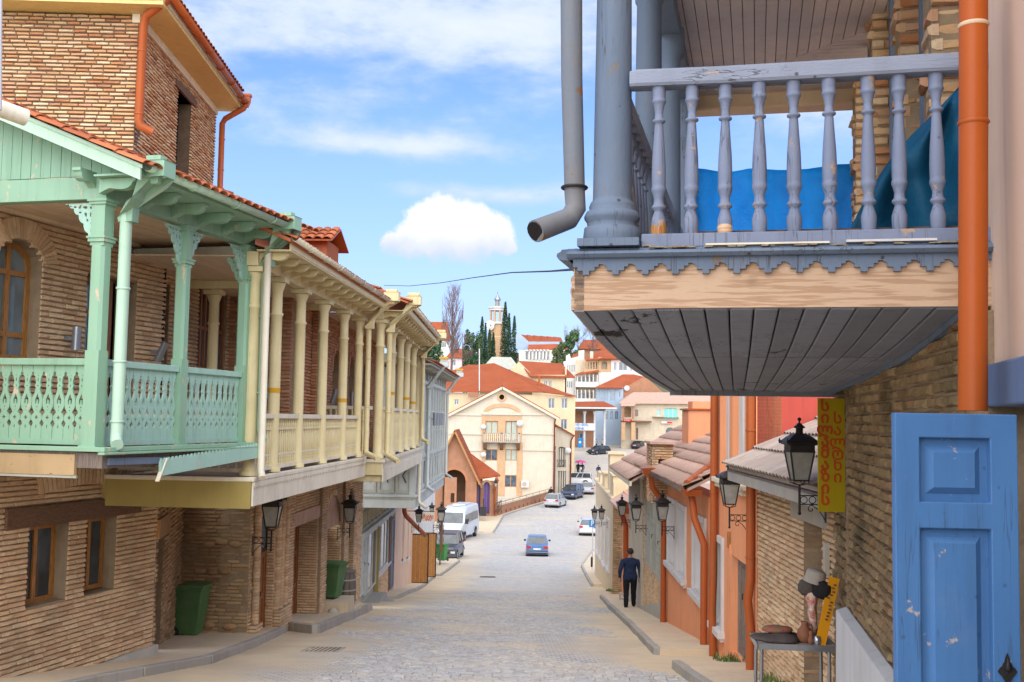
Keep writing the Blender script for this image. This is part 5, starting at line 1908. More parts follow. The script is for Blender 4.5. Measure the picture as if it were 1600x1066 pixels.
xs_ = [-1.30, -1.27, -.9, -.4, .0, .3]
vs = []
for i, x in enumerate(xs_):
	s = .92 if i == 0 else 1
	vs += [(x, .03 + y * s, 1.572 + (z - 1.572) * s + .003 * math.sin(i * 2)) for y, z in pr]
n = 8
hr.add(vs, [tuple(range(n))[::-1], tuple(range(5 * n, 6 * n))] + [(j * n + i, j * n + (i + 1) % n, (j + 1) * n + (i + 1) % n, (j + 1) * n + i) for j in range(5) for i in range(n)])
hr.build('handrail', MT['rail_grey'], RB)


def big_baluster():
	h, r = .695, .030
	pr = [(.92, 0), (1.05, .02), (1.12, .07), (1.1, .10), (.72, .155), (.66, .165), (1.05, .18), (1.1, .187), (1.05, .195), (.78, .21), (.74, .245), (1.02, .285), (1.12, .295), (1.12, .315), (1.02, .325), (1.06, .34), (1.08, .42),
		(1.0, .52), (.80, .64), (.66, .735), (.62, .75), (.95, .757), (1.02, .765), (.95, .773), (.64, .78), (.62, .82), (.78, .86), (.98, .885), (1.08, .89), (1.08, .905), (.98, .91), (1.0, .93), (1.06, .98), (1.04, 1)]
	mb = MB()
	mb.lathe([(a * r, b * h) for a, b in pr], (0, 0, 0), 18)
	return mb.mesh('baluster', MT['baluster_grey'])


bbm = big_baluster()
for i, px in enumerate((1030, 1080, 1133, 1187, 1241, 1297, 1357, 1405, 1465)):
	x, z = RFr.ony(px, 250, .03)
	obj('baluster', bbm, RB, Tr(x, .03 + random.uniform(-.006, .006), .845) @ Matrix.Rotation(R(random.uniform(-.6, .6)), 4, 'Y') @ Rz(random.uniform(0, 6)))


x, z = RFr.ony(1030, 250, .03)
MB().lathe([(.036, .846), (.037, .87), (.034, .905), (.026, .93)], (x, .03, 0), 14).build('bare_wood_foot', MT['wood_honey'], RB)
MB().lathe([(.033, .85), (.035, .875), (.031, .89)], (RFr.ony(1133, 250, .03)[0], .03, 0), 14).build('bare_wood_foot', MT['wood_bare'], RB)
rd = random.Random(31)
db = MB()
for i in range(90):
	u = rd.choice((rd.uniform(-1.22, -1.0), rd.uniform(.0, .14), rd.uniform(-1.5, .12)))
	s = rd.uniform(.004, .016)
	p = Vector((u, rd.uniform(-.05, -.012), .779 if u > -1.2 else .79))
	db.hexa([p + Vector((a * s * rd.uniform(.6, 1.8), b * s * .6, h)) for h in (0, s * .5) for (a, b) in ((-1, -1), (1, -1), (1, 1), (-1, 1))])
db.build('debris', MT['felt_chip'], RB, kind='stuff')


def blue_column(x, y, r=.083, name='column', top=3.05):
	z0 = .79
	mb = MB()
	mb.box(x - r * 1.75, x + r * 1.75, y - r * 1.75, y + r * 1.75, z0, z0 + .035)
	mb.lathe([(r * 1.62, .035), (r * 1.66, .06), (r * 1.60, .10), (r * 1.42, .105), (r * 1.45, .125), (r * 1.60, .14), (r * 1.62, .155), (r * 1.5, .175), (r * 1.30, .18), (r * 1.34, .20), (r * 1.25, .22), (r * 1.16, .225), (r * 1.12, .24),
			(r * 1.10, .5), (r * 1.02, 1.2), (r * .96, 1.8), (r * 1.1, 1.82), (r * 1.1, 1.85), (r * .92, 1.87), (r * .9, 2.02), (r * 1.2, 2.08), (r * 1.35, 2.16), (r * 1.35, 2.26)], (x, y, z0), 22)
	return mb.build(name, MT['blue_grey'], RB)


for y in (.07, 1.72, 3.42, 5.12):
	blue_column(-1.385, y, .080)
	MB().hexa([(-1.43, y + .12, 2.55), (-1.34, y + .12, 2.55), (-1.34, y + .5, 2.98), (-1.43, y + .5, 2.98), (-1.43, y + .12, 2.75), (-1.34, y + .12, 2.75), (-1.34, y + .5, 3.04), (-1.43, y + .5, 3.04)]).build('brace', MT['blue_grey'], RB)
# side rail along the street edge
for (a, b) in ((.2, 1.6), (1.84, 3.3), (3.54, 5.0)):
	MB().box(-1.43, -1.34, a, b, 1.533, 1.612).box(-1.42, -1.37, a, b, .79, .85).build('side_rail', MT['rail_grey'], RB)
	for k in range(8):
		obj('baluster', bbm, RB, Tr(-1.39, a + (b - a) * (k + .5) / 8, .845))
MB().hexa([(-1.29, .16, .9), (-1.27, .16, .9), (-1.27, .20, .9), (-1.29, .20, .9), (-1.37, .3, 1.40), (-1.35, .3, 1.40), (-1.35, .34, 1.40), (-1.37, .34, 1.40)]).build('loose_batten', MT['wood_grey'], RB)
# soffit: coved boards running along the street
sp = [(.0, .505), (.25, .482), (.55, .455), (.9, .426), (1.3, .399), (1.9, .372), (2.7, .348), (4.0, .323), (5.6, .30)]


def soffit_z(y):
	for (a, b) in zip(sp[:-1], sp[1:]):
		if y <= b[0]:
			return a[1] + (b[1] - a[1]) * (y - a[0]) / (b[0] - a[0])
	return sp[-1][1]


n = 15
x0, x1 = -1.50, -.01
pw_ = (x1 - x0) / n
for i in range(n):
	xr_at = lambda y: .13 - .24 * y / 5.6
	for (ya, yb) in ((.02, 1.595), (1.605, 5.55)):
		k = 7 if ya < 1 else 4
		ysb = [ya + (yb - ya) * j / k for j in range(k + 1)]
		off = random.uniform(-.003, .003)
		mb = MB()
		vs = []
		for y in ysb:
			pw_ = (xr_at(y) - x0) / n
			a, b = x0 + i * pw_ + .004, x0 + (i + 1) * pw_ - .004
			z = soffit_z(y) + off
			vs += [(a, y, z + .003), (a + .006, y, z), (b - .006, y, z), (b, y, z + .003), (b, y, z + .02), (a, y, z + .02)]
		m_ = 6
		fs = [tuple(range(m_)), tuple(range(m_ * (k + 1) - 1, m_ * k - 1, -1))]
		for j in range(k):
			for q in range(m_):
				fs.append((j * m_ + q, (j + 1) * m_ + q, (j + 1) * m_ + (q + 1) % m_, j * m_ + (q + 1) % m_))
		mb.add(vs, fs)
		mb.build('soffit_board', MT['soffit_grey'], RB)


def strip(xa, xb, dz0, dz1, m, name):
	mb = MB()
	vs = []
	for y, z in sp:
		vs += [(xa, y, z + dz0), (xb, y, z + dz0), (xb, y, z + dz1), (xa, y, z + dz1)]
	fs = [(0, 1, 2, 3), tuple(range(4 * len(sp) - 1, 4 * len(sp) - 5, -1))]
	for j in range(len(sp) - 1):
		for q in range(4):
			fs.append((j * 4 + q, (j + 1) * 4 + q, (j + 1) * 4 + (q + 1) % 4, j * 4 + (q + 1) % 4))
	mb.add(vs, fs)
	mb.build(name, MT[m], RB)


strip(-1.545, -1.50, -.008, .2, 'soffit_grey', 'edge_moulding')
strip(-1.56, -1.546, .0, .1, 'wood_bare', 'edge_lath')
mb = MB()
vs = []
for y, z in sp:
	xr = .13 - .24 * y / 5.6
	vs += [(xr - .005, y, z - .03), (xr + .03, y, z - .03), (xr + .03, y, z + .01), (xr - .005, y, z + .01)]
mb.add(vs, [(0, 1, 2, 3)] + [(j * 4 + q_, (j + 1) * 4 + q_, (j + 1) * 4 + (q_ + 1) % 4, j * 4 + (q_ + 1) % 4) for j in range(len(sp) - 1) for q_ in range(4)])
mb.build('edge_moulding', MT['blue_grey'], RB)
MB().box(-1.54, .02, 5.55, 5.62, .255, .60).build('edge_board', MT['soffit_grey'], RB)
MB().box(-1.52, .14, .03, 5.55, .52, .53).build('dark_void', MT['dark'], RB)
# ceiling with mitred boards
CZ = 3.12
cb = Basis((0, 0, CZ), (1, 0, 0), (0, 1, 0), (0, 0, 1))
nb = 20
for i in range(nb):
	a, b = -1.45 + i * 1.75 / nb + .003, -1.45 + (i + 1) * 1.75 / nb - .003
	ya, yb = min(5.5, 4.02 - a * 1.05), min(5.5, 4.02 - b * 1.05)
	MB().poly([(a, -.2), (b, -.2), (b, yb - .005), (a, ya - .005)], (), lambda u, v, w: (u, v, CZ + w), .02).build('ceiling_board', MT['ceil_pink'], RB)
nb = 20
for i in range(nb):
	y0, y1 = 3.75 + i * 1.8 / nb + .003, 3.75 + (i + 1) * 1.8 / nb - .003
	xa, xb = max(-1.45, (4.02 - y0) / 1.05), max(-1.45, (4.02 - y1) / 1.05)
	MB().poly([(xa, y0), (.3, y0), (.3, y1), (xb, y1)], (), lambda u, v, w: (u, v, CZ + w), .02).build('ceiling_board', MT['ceil_pink'], RB)
MB().box(-1.6, .32, -.4, 5.7, CZ + .025, CZ + .06).build('roof_deck', MT['wood_grey'], RB)
MB().box(-1.45, .30, 5.42, 5.56, CZ - .13, CZ).box(-1.45, .3, 5.38, 5.60, CZ - .155, CZ - .13).build('end_beam', MT['ceil_cream'], RB)
MB().box(-1.47, -1.31, -.1, 5.45, CZ - .14, CZ - .003).build('edge_beam', MT['blue_grey'], RB)
MB().poly([(0, 0), (.30, -.10), (.32, -.02), (.16, .06), (0, .05)], (), lambda u, v, w: (-1.36 + u, 4.4 + w, 2.96 + v), .02).build('hanging_board', MT['ceil_cream'], RB)
def tarp(label, fn, nu, nv, m):
	mb = MB()
	vs = [fn(i / nu, j / nv) for j in range(nv + 1) for i in range(nu + 1)]
	mb.add(vs, [(j * (nu + 1) + i, j * (nu + 1) + i + 1, (j + 1) * (nu + 1) + i + 1, (j + 1) * (nu + 1) + i) for j in range(nv) for i in range(nu)], True)
	o = mb.build('tarpaulin', MT[m], None, RFr.M)
	so = o.modifiers.new('thickness', 'SOLIDIFY')
	so.thickness = .003
	return tag(o, label, 'tarpaulin')


def f1(u, v):
	x = -1.40 + 1.72 * u
	top = 2.39 - .03 * math.sin(u * PI) + .006 * math.sin(u * 19) + .10 * max(0, u - .75) - .012 * abs(math.sin(u * PI * 2.5))
	z = .80 + (top - .80) * v
	y = 5.30 + .035 * math.sin(u * 23 + v * 3) * (1 - v * .4) + .03 * noise.noise(Vector((u * 7, v * 5, 1))) + .02 * noise.noise(Vector((u * 22, v * 13, 4)))
	return (x, y, z)


def f2(u, v):
	top = 1.70 + .12 * u
	xl = -.33 + .40 * v ** 1.25 + .10 * v ** 3
	x = xl + (.42 - xl) * u
	z = .82 + (top - .82) * v * (.86 + .14 * u)
	y = .34 + .55 * v * .3 + .05 * math.sin(u * 9 - v * 5) + .03 * math.sin(u * 21 + v * 9) + .03 * noise.noise(Vector((u * 5, v * 5, 8)))
	return (x, y, z)


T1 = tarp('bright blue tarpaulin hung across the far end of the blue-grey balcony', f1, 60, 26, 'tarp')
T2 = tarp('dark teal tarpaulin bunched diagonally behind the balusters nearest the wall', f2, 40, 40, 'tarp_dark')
# rusty rainwater pipe on the corner
rp = downpipe(RB, [(-1.60, .02, 3.2), (-1.59, .02, 2.4), (-1.575, .02, 1.6), (-1.555, .03, 1.05), (-1.55, .03, .985), (-1.575, .0, .93), (-1.70, -.16, .845)], [.055, .053, .05, .048, .049, .050, .052], 'rust', n=14)
MB().tube([(-1.702, -.163, .843), (-1.70, -.16, .845)], .046, 12).build('pipe_mouth', MT['dark'], rp)
MB().tube([(-1.557 + .058 * math.cos(a), .03 + .058 * math.sin(a), 1.08) for a in [i * PI / 8 for i in range(17)]], .007, 5).build('pipe_clip', MT['iron'], rp)
# upper brick wall and its piers
bw = brick_wall(RB, right_wall(.32), [(-7.2, .75), (.2, .75), (.2, 3.6), (-7.2, 3.6)], [recthole(-3.3, -2.3, .8, 3.4), recthole(-4.9, -4.0, .8, 3.4)], 'brick_orange', thick=.3, cap=30, seed=61, H=.072, L=.24, jit=.03, wob=.015)
for (y, w_) in ((5.02, .20), (3.55, .20), (1.95, .22), (.75, .2)):
	e = end_wall(y)
	bricks(bw, e, [(.12, .75), (.34, .75), (.34, 3.6), (.12, 3.6)], (), 'brick_orange', cap=24, depth=.05, seed=int(y * 10), jit=.03, wob=.015, H=.075)
	bricks(bw, right_wall(.12), [(-y - .28, .75), (-y, .75), (-y, 3.6), (-y - .28, 3.6)], (), 'brick_orange', cap=14, depth=.05, seed=int(y * 11), jit=.03, wob=.015, H=.075)
	MB().box(.125, .33, y + .01, y + .27, .75, 3.6).build('pier_core', MT['mortar'], bw)
for y in (4.2, 2.75, 1.35):
	MB().box(.16, .24, y, y + .07, .79, 3.5).build('window_post', MT['blue_grey'], RB)

# lower wall under the balcony
LWf = Frame(1.925, 4.57, 10.4)
LW = thing('brick_wall', 'long shaded mossy brick wall under the blue-grey balcony', 'wall', LWf.M)
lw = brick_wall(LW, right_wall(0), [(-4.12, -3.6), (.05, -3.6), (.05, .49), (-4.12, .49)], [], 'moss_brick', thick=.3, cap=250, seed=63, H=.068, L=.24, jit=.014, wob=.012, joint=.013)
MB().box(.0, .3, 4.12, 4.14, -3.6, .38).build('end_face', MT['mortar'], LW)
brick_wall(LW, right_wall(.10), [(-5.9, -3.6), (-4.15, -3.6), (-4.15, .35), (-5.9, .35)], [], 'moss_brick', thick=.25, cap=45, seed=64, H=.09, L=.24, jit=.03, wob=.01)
mb = MB()
mb.hexa([(-.10, -3, -4), (-.02, -3, -4), (-.02, 4.12, -4), (-.10, 4.12, -4), (-.085, -3, -1.45), (.0, -3, -1.42), (.0, 4.12, -1.42), (-.085, 4.12, -1.45)])
mb.build('plinth', MT['white_plaster'], LW, bevel=.01)

# nearest house: plaster wall, blue beam, open blue door leaf
NH = thing('plastered_house', 'pinkish plastered house corner with a chalky blue beam at the right edge', 'house', RFr.M)
plain_wall(NH, right_wall(.24), [(-.12, .26), (6, .26), (6, 4.5), (-.12, 4.5)], (), 'pink_plaster', thick=.3)
plain_wall(NH, right_wall(.26), [(-.12, -4), (.02, -4), (.02, .08), (-.12, .08)], (), 'wood_dark', thick=.2, name='door_post')
MB().box(.20, .5, -6, .10, .085, .26).build('lintel_beam', MT['blue_beam'], NH, bevel=.01)
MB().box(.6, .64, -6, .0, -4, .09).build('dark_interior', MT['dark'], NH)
MB().box(.30, .34, -.42, -.30, -4, .08).build('inner_post', MT['wood_honey'], NH)
PP = tube_thing('drainpipe', 'bright orange plastic drainpipe beside the pinkish plaster corner', 'pipe', [at(1521, -60, 4.12), at(1521, 160, 4.12), at(1520, 642, 4.12)], .0535, 'orange_pipe', n=20)
for (y_, rr_) in ((40, .0560), (192, .0575)):
	c = at(1521, y_, 4.12)
	MB().lathe([(rr_ - .002, -.008), (rr_ + .003, 0), (rr_ - .002, .008)], c, 20, cap=False).build('pipe_ring', MT['ceil_cream'] if y_ == 40 else MT['orange_pipe'], PP)
DL = thing('door_leaf', 'open cornflower blue panelled door with chipped paint at the right edge', 'door', Matrix.Translation(at(1395, 645, 3.9)) @ Rz(R(-1.2)))
fr = MB()
W_, H_ = .435, 2.25
fr.poly(recthole(0, W_, -H_, 0), [recthole(.088, W_ - .097, -.315, -.087), recthole(.088, W_ - .097, -1.25, -.408), recthole(.088, W_ - .097, -2.12, -1.34)], lambda u, v, w: (u, .02 - w, v), .04)
fr.build('door_frame', MT['door_blue'], DL, bevel=.004)
for (a, b) in ((-.315, -.087), (-1.25, -.408), (-2.12, -1.34)):
	u0, u1 = .088, W_ - .097
	i1, i2 = .028, .052
	p = MB()
	def rect(i, y): return [(u0 + i, y, a + i), (u1 - i, y, a + i), (u1 - i, y, b - i), (u0 + i, y, b - i)]
	vs = rect(-.003, .012) + rect(i1, .010) + rect(i2, -.010)
	p.add(vs, [(0, 1, 5, 4), (1, 2, 6, 5), (2, 3, 7, 6), (3, 0, 4, 7), (4, 5, 9, 8), (5, 6, 10, 9), (6, 7, 11, 10), (7, 4, 8, 11), (8, 9, 10, 11)])
	p.build('raised_panel', MT['door_blue'], DL)
kn = MB()
out = []
for i in range(24):
	a = 2 * PI * i / 24
	r = .030 + .008 * math.cos(4 * a) + .004 * math.cos(8 * a)
	out.append((r * math.cos(a) * .8, r * math.sin(a) * 1.5))
kn.poly(out, [circ(0, 0, .006)], lambda u, v, w: (.385 + u, -.021 - w, -.90 + v), .006)
kn.tube([(.385 + .045 * math.cos(a), -.035, -1.02 + .05 * math.sin(a)) for a in [i * PI / 10 for i in range(20)]], .006, 6, closed=True)
kn.lathe([(.004, 0), (.014, .012), (.006, .03), (.001, .05)], (.385, -.03, -.90), 8)
kn.build('knocker', MT['iron'], DL)

# right-hand row of houses
OF = Frame(3.84, 26.5, 1.7)
H1 = thing('low_brick_house', 'low tan brick house with a grey ridged tile roof behind the yellow sign', 'house', OF.M)
ops = [recthole(13.72, 14.62, -3.4, -1.12)]
h1w = brick_wall(H1, right_wall(0), [(11.08, -4.0), (16.0, -4.0), (16.0, -.66), (11.08, -.66)], ops, 'brick_tan', thick=.35, cap=230, seed=71, H=.066, L=.25, joint=.016, mort='mortar_light')
bricks(h1w, Basis((.0, -13.72, 0), (1, 0, 0), (0, 0, 1), (0, -1, 0)), [(.02, -3.4), (.3, -3.4), (.3, -1.12), (.02, -1.12)], (), 'brick_grey', cap=20, depth=.03)
brick_wall(H1, end_wall(-16.0), [(0, -4), (4, -4), (4, -.3), (0, -.3)], (), 'brick_tan', thick=.3, cap=10, seed=72)
MB().box(-.02, .34, -14.85, -13.2, -1.12, -.86).build('lintel', MT['kerb'], H1, bevel=.01)
door(H1, right_wall(0), 13.76, 14.60, -3.4, -1.13, .22, 'wood_honey', 2, 2)
MB().box(-.05, -.0, -14.95, -14.87, -1.6, -1.25).build('meter_box', MT['plinth'], H1)
mb = MB()
rz1 = lambda x: -.60 + .50 * (x + .42)
mb.poly([(-.42, rz1(-.42) - .04), (3.2, rz1(3.2) - .04), (3.2, rz1(3.2)), (-.42, rz1(-.42))], (), lambda u, v, w: (u, -16.3 + w, v), 5.12)
r1 = mb.build('roof', MT['tile_grey'], H1)
tiles(r1, slope_basis((-.46, -11.18, rz1(-.46) + .01), (0, -1, 0), (1, 0, .50)), 5.1, 2.9, .175, .47, 'tile_grey', cap=200, hgt=.07, minpx=5, tilt=.05)
MB().box(-.44, -.40, -16.3, -11.2, -.80, -.66).build('eave_board', MT['kerb'], H1)
MB().box(-.44, .3, -16.3, -11.2, -.68, -.655).build('soffit', MT['wood_grey'], H1)

H2 = thing('orange_house', 'tall salmon orange house with two terracotta downpipes', 'house', OF.M)
ops = [recthole(7.38, 8.22, -3.46, -2.03), recthole(9.0, 10.24, -3.62, -2.10), recthole(7.85, 8.75, -.92, 3), recthole(9.05, 10.1, -.92, 3)]
plain_wall(H2, right_wall(0), [(6.86, -4.4), (11.05, -4.4), (11.05, 3.4), (6.86, 3.4)], ops, 'orange_plaster', thick=.35)
plain_wall(H2, end_wall(-11.05), [(.005, -1.5), (6, -1.5), (6, 3.4), (.005, 3.4)], (), 'red_plaster', thick=.3, name='gable_wall')
plain_wall(H2, end_wall(-6.87), [(.0, -4), (6, -4), (6, 3.4), (.0, 3.4)], (), 'orange_plaster', thick=-.3, name='gable_wall')
MB().box(-.012, .02, -11.05, -10.86, -4, 3.4).build('quoin', MT['orange_plaster'], H2)
for (a, b) in ((7.85, 8.75), (9.05, 10.1)):
	MB().box(.10, .14, -b, -a, -.92, 3).build('shutter_panel', MT['trim_white'], H2)
	MB().box(.06, .12, -(a + b) / 2 - .02, -(a + b) / 2 + .02, -.92, 3).build('shutter_rib', MT['trim_white'], H2)
mb = MB()
mb.box(-.14, .12, -10.45, -7.6, -1.0, -.92).box(-.09, .0, -10.4, -7.65, -1.08, -1.0)
mb.build('sill', MT['cream_pale'], H2, bevel=.01)
def framed_window(H, B, a, b, c, d, sill=True, setb=.17, split=1):
	fr = MB()
	fr.poly(recthole(a - .10, b + .10, c - .02, d + .11), [recthole(a, b, c - .01, d)], lambda u, v, w: B.T(u, v, w + .002), .045)
	fr.build('architrave', MT['trim_white'], H)
	ln = MB()
	ln.poly(recthole(a - .001, b + .001, c - .01, d + .001), [recthole(a + .012, b - .012, c + .01, d - .012)], lambda u, v, w: B.T(u, v, w - setb), setb - .001)
	ln.build('reveal_lining', MT['trim_white'], H)
	window(H, B, a + .012, b - .012, c + .01, d - .012, setb=setb, fw=.06, nx=split, m='trim_white', g='glass_pale')
	if sill:
		s = MB()
		pts = [(a - .14, c - .12), (b + .14, c - .12), (b + .14, c - .02), (a - .14, c - .02)]
		s.poly(pts, (), lambda u, v, w: B.T(u, v, w - .05), .17)
		s.poly([(a - .10, c - .18), (b + .10, c - .18), (b + .10, c - .12), (a - .10, c - .12)], (), lambda u, v, w: B.T(u, v, w - .05), .12)
		s.build('sill', MT['trim_white'], H)
framed_window(H2, right_wall(0), 7.38, 8.22, -3.44, -2.03, split=0)
door(H2, right_wall(0), 9.0, 10.24, -3.62, -2.10, .10, 'wood_grey', 2, 1, frame=.08)
MB().box(-.03, .0, -9.0, -8.8, -3.9, -1.95).build('jamb', MT['orange_plaster'], H2)
downpipe(H2, [(-.09, -7.75, 3.4), (-.09, -7.75, -2.6), (-.11, -7.75, -3.2), (-.09, -7.75, -4.05)], .066, 'terra_pipe', rings=[(-.09, -7.75, 1.0), (-.09, -7.75, -1.2)])
downpipe(H2, [(-.08, -11.0, 3.4), (-.08, -11.0, -2.2), (-.12, -11.0, -2.5), (-.08, -11.0, -2.9), (-.08, -11.0, -3.62)], .064, 'terra_pipe', rings=[(-.08, -11.0, -.1), (-.08, -11.0, -1.9)])
MB().box(-.05, .0, -8.95, -8.86, -2.0, -1.75).build('number_box', MT['wood_honey'], H2)

H3 = thing('orange_house', 'lower salmon orange house with dusty pink tiles and an orange chimney block', 'house', OF.M)
wins = [(.38, 1.80), (2.2, 3.5), (4.75, 6.25)]
plain_wall(H3, right_wall(.0), [(0.02, -5.4), (6.82, -5.4), (6.82, -1.36), (.02, -1.36)], [recthole(a, b, -3.30, -1.88) for a, b in wins], 'orange_plaster', thick=.35)
for a, b in wins:
	framed_window(H3, right_wall(0), a, b, -3.28, -1.88, split=1)
rz3 = lambda x: -1.20 + .52 * (x + .42)
mb = MB()
mb.poly([(-.42, rz3(-.42) - .05), (3.2, rz3(3.2) - .05), (3.2, rz3(3.2)), (-.42, rz3(-.42))], (), lambda u, v, w: (u, -6.83 + w, v), 10.8)
r3 = mb.build('roof', MT['tile_pink'], H3)
# stepped courses of pan tiles
def courses(parent, B, W, Ls, tl, key, lip=.05, wav=.035, tw=.25, name='tile_course', clip=None):
	nv = int(round(Ls / tl))
	tl = Ls / nv
	nu = int(W / tw) * 4
	for j in range(nv):
		mb = MB()
		vs = []
		for i in range(nu + 1):
			u = W * i / nu
			hgt = wav * (0.5 + 0.5 * math.cos(2 * PI * i / 4)) + random.uniform(-.002, .002)
			e = j * tl + random.uniform(-.012, .012)
			vs += [B.T(u, e, lip + hgt), B.T(u, j * tl + tl + .02, .006 + hgt), B.T(u, e, .0)]
		fs = []
		for i in range(nu):
			a, b = 3 * i, 3 * (i + 1)
			fs += [(a, b, b + 1, a + 1), (a + 2, b + 2, b, a)]
		mb.add(vs, fs)
		for k in range(0, len(mb.sm), 2):
			mb.sm[k] = True
		mb.build(name, MT[key], parent)
courses(r3, slope_basis((-.46, 3.9, rz3(-.46)), (0, -1, 0), (1, 0, .52)), 10.72, 4.1, .37, 'tile_pink')
MB().tube([(-.40, -6.6, rz3(-.4) + .07), (1.6, -3.2, rz3(1.6) + .08)], .07, 8).build('hip_ridge', MT['tile_red'], H3)
mb = MB()
mb.box(.72, 1.55, 1.6, 2.9, -.9, .32)
ch = mb.build('chimney_block', MT['orange_plaster'], H3)
MB().box(.66, 1.61, 1.54, 2.96, .32, .36).build('chimney_cap', MT['terra_pipe'], ch)
MB().box(.85, 1.45, 1.8, 2.7, .36, .55).build('chimney_hood', MT['orange_plaster'], ch)
gutter(H3, (-.50, -6.7, -1.22), (-.50, -1.0, -1.20), .055, 'wood_grey')
MB().hexa([(-.45, -6.75, -1.34), (-.2, -6.75, -1.34), (-.2, -6.60, -1.34), (-.45, -6.60, -1.34), (-.52, -6.80, -1.22), (-.12, -6.80, -1.22), (-.12, -6.5, -1.22), (-.52, -6.5, -1.22)]).build('rainwater_head', MT['terra_pipe'], H3)
downpipe(H3, [(-.30, -6.5, -1.32), (-.26, -6.6, -1.75), (-.10, -6.72, -2.2), (-.10, -6.72, -4.15)], .066, 'terra_pipe')
MB().hexa([(-.62, -.75, -1.30), (-.3, -.75, -1.30), (-.3, -.35, -1.30), (-.62, -.35, -1.30), (-.70, -.85, -1.10), (-.2, -.85, -1.10), (-.2, -.25, -1.10), (-.70, -.25, -1.10)]).build('rainwater_head', MT['terra_pipe'], H3)
downpipe(H3, [(-.45, -.55, -1.28), (-.42, -.5, -1.55), (-.12, -.25, -1.95), (-.10, -.2, -2.1), (-.10, -.2, -5.0)], .07, 'terra_pipe')

H4 = thing('brick_house', 'brick and cream house with tall grey-green shutters beyond the orange houses', 'house', OF.M)
brick_wall(H4, right_wall(0), [(-6.3, -6.4), (-.02, -6.4), (-.02, -1.45), (-6.3, -1.45)], [recthole(-5.4, -.7, -4.05, -2.05)], 'brick_tan', thick=.3, cap=70, seed=81)
plain_wall(H4, right_wall(-.02), [(-11.2, -7.2), (-6.32, -7.2), (-6.32, -1.75), (-11.2, -1.75)], [recthole(-9.9, -8.3, -5.2, -3.1)], 'cream_plaster')
window(H4, right_wall(0), -9.9, -8.3, -5.2, -3.1, setb=.15, fw=.08, nx=1, m='greyboard_lt', g='glass_far')
for (a, b) in ((-5.4, -3.9), (-3.85, -2.3), (-2.25, -.7)):
	door(H4, right_wall(.0), a, b, -4.05, -2.05, -.02, 'greyboard', 1, 3, name='shutter', frame=.03)
mb = MB()
mb.hexa([(-.06, .1, -6.5), (.0, .1, -6.5), (.0, 9, -7.6), (-.06, 9, -7.6), (-.06, .1, -4.35), (.0, .1, -4.35), (.0, 9, -6.0), (-.06, 9, -6.0)])
mb.build('plinth', MT['plinth'], H4)
brick_wall(H4, end_wall(.15), [(-.36, -2.0), (.16, -2.0), (.16, -.55), (-.36, -.55)], [recthole(-.2, -.08, -1.3, -.9)], 'brick_orange', thick=.35, cap=60, seed=82, name='parapet')
brick_wall(H4, right_wall(-.36), [(-1.6, -2.0), (-.15, -2.0), (-.15, -.55), (-1.6, -.55)], (), 'brick_orange', thick=.05, cap=20, seed=83, name='parapet')
MB().box(-.42, .22, .05, 1.7, -.55, -.49).build('parapet_cap', MT['tile_pink'], H4)
rz4 = lambda x: -1.52 + .6 * (x + .45)
mb = MB()
mb.poly([(-.6, rz4(-.6) - .06), (3.0, rz4(3.0) - .06), (3.0, rz4(3.0)), (-.6, rz4(-.6))], (), lambda u, v, w: (u, 3.2 + w, v), 8.6)
r4 = mb.build('roof', MT['tile_pink'], H4)
courses(r4, slope_basis((-.66, 11.9, rz4(-.66)), (0, -1, 0), (1, 0, .6)), 8.7, 4.1, .5, 'tile_pink')
MB().box(-.66, -.60, 3.2, 11.8, rz4(-.6) - .16, rz4(-.6) - .02).build('eave_board', MT['cream_pale'], H4)
MB().box(-.3, -.02, 7.2, 8.0, -2.75, -1.95).box(-.22, -.02, 7.3, 7.9, -1.95, -1.75).build('meter_box', MT['kerb'], H4)

H5 = thing('yellow_house', 'soft yellow plastered house with a brick end and stepped parapet farther down on the right', 'house', OF.M)
ops = [recthole(-33.2, -31.8, -7.0, -4.8), recthole(-30.2, -28.8, -6.9, -4.7), recthole(-27.0, -25.6, -6.8, -4.6), recthole(-23.6, -22.2, -6.6, -4.5)]
plain_wall(H5, right_wall(0), [(-35, -10.5), (-19.8, -10.5), (-19.8, -3.35), (-35, -3.2)], ops, 'yellow_plaster')
for o_ in ops:
	framed_window(H5, right_wall(0), o_[0][0], o_[1][0], o_[0][1], o_[2][1])
brick_wall(H5, end_wall(19.6), [(0.0, -8.2), (.9, -8.2), (.9, -3.4), (0.0, -3.4)], (), 'brick_grey', thick=.3, cap=50, seed=91, H=.08, L=.3)
plain_wall(H5, end_wall(19.9), [(.0, -3.4), (3.0, -3.4), (3.0, -2.6), (.0, -2.6)], (), 'yellow_plaster', name='parapet')
MB().box(.3, 7, 20, 35, -3.5, -3.42).build('flat_roof', MT['tile_pink'], H5)
MB().box(-.12, .4, 19.5, 35, -3.38, -3.22).build('cornice', MT['yellow_plaster'], H5, bevel=.04)
MB().box(.1, .75, 24, 25.5, -3.4, -1.55).box(.0, .85, 23.9, 25.6, -1.55, -1.45).build('chimney', MT['yellow_plaster'], H5)
for (a, b, c) in ((20.2, 22.2, -2.35), (26.5, 28.5, -2.6), (30.5, 32.0, -2.75)):
	MB().box(.0, 1.4, a, b, -3.3, c).box(-.06, 1.5, a - .1, b + .1, c, c + .07).build('parapet_block', MT['yellow_plaster'], H5)
mb = MB()
mb.hexa([(-.2, 14.0, -3.3), (.9, 14.0, -2.6), (.9, 19.3, -2.7), (-.2, 19.3, -3.4), (-.2, 14.0, -3.22), (.9, 14.0, -2.5), (.9, 19.3, -2.62), (-.2, 19.3, -3.32)])
H6 = thing('small_house', 'narrow house with a pink tiled lean-to squeezed between the cream and yellow houses', 'house', OF.M)
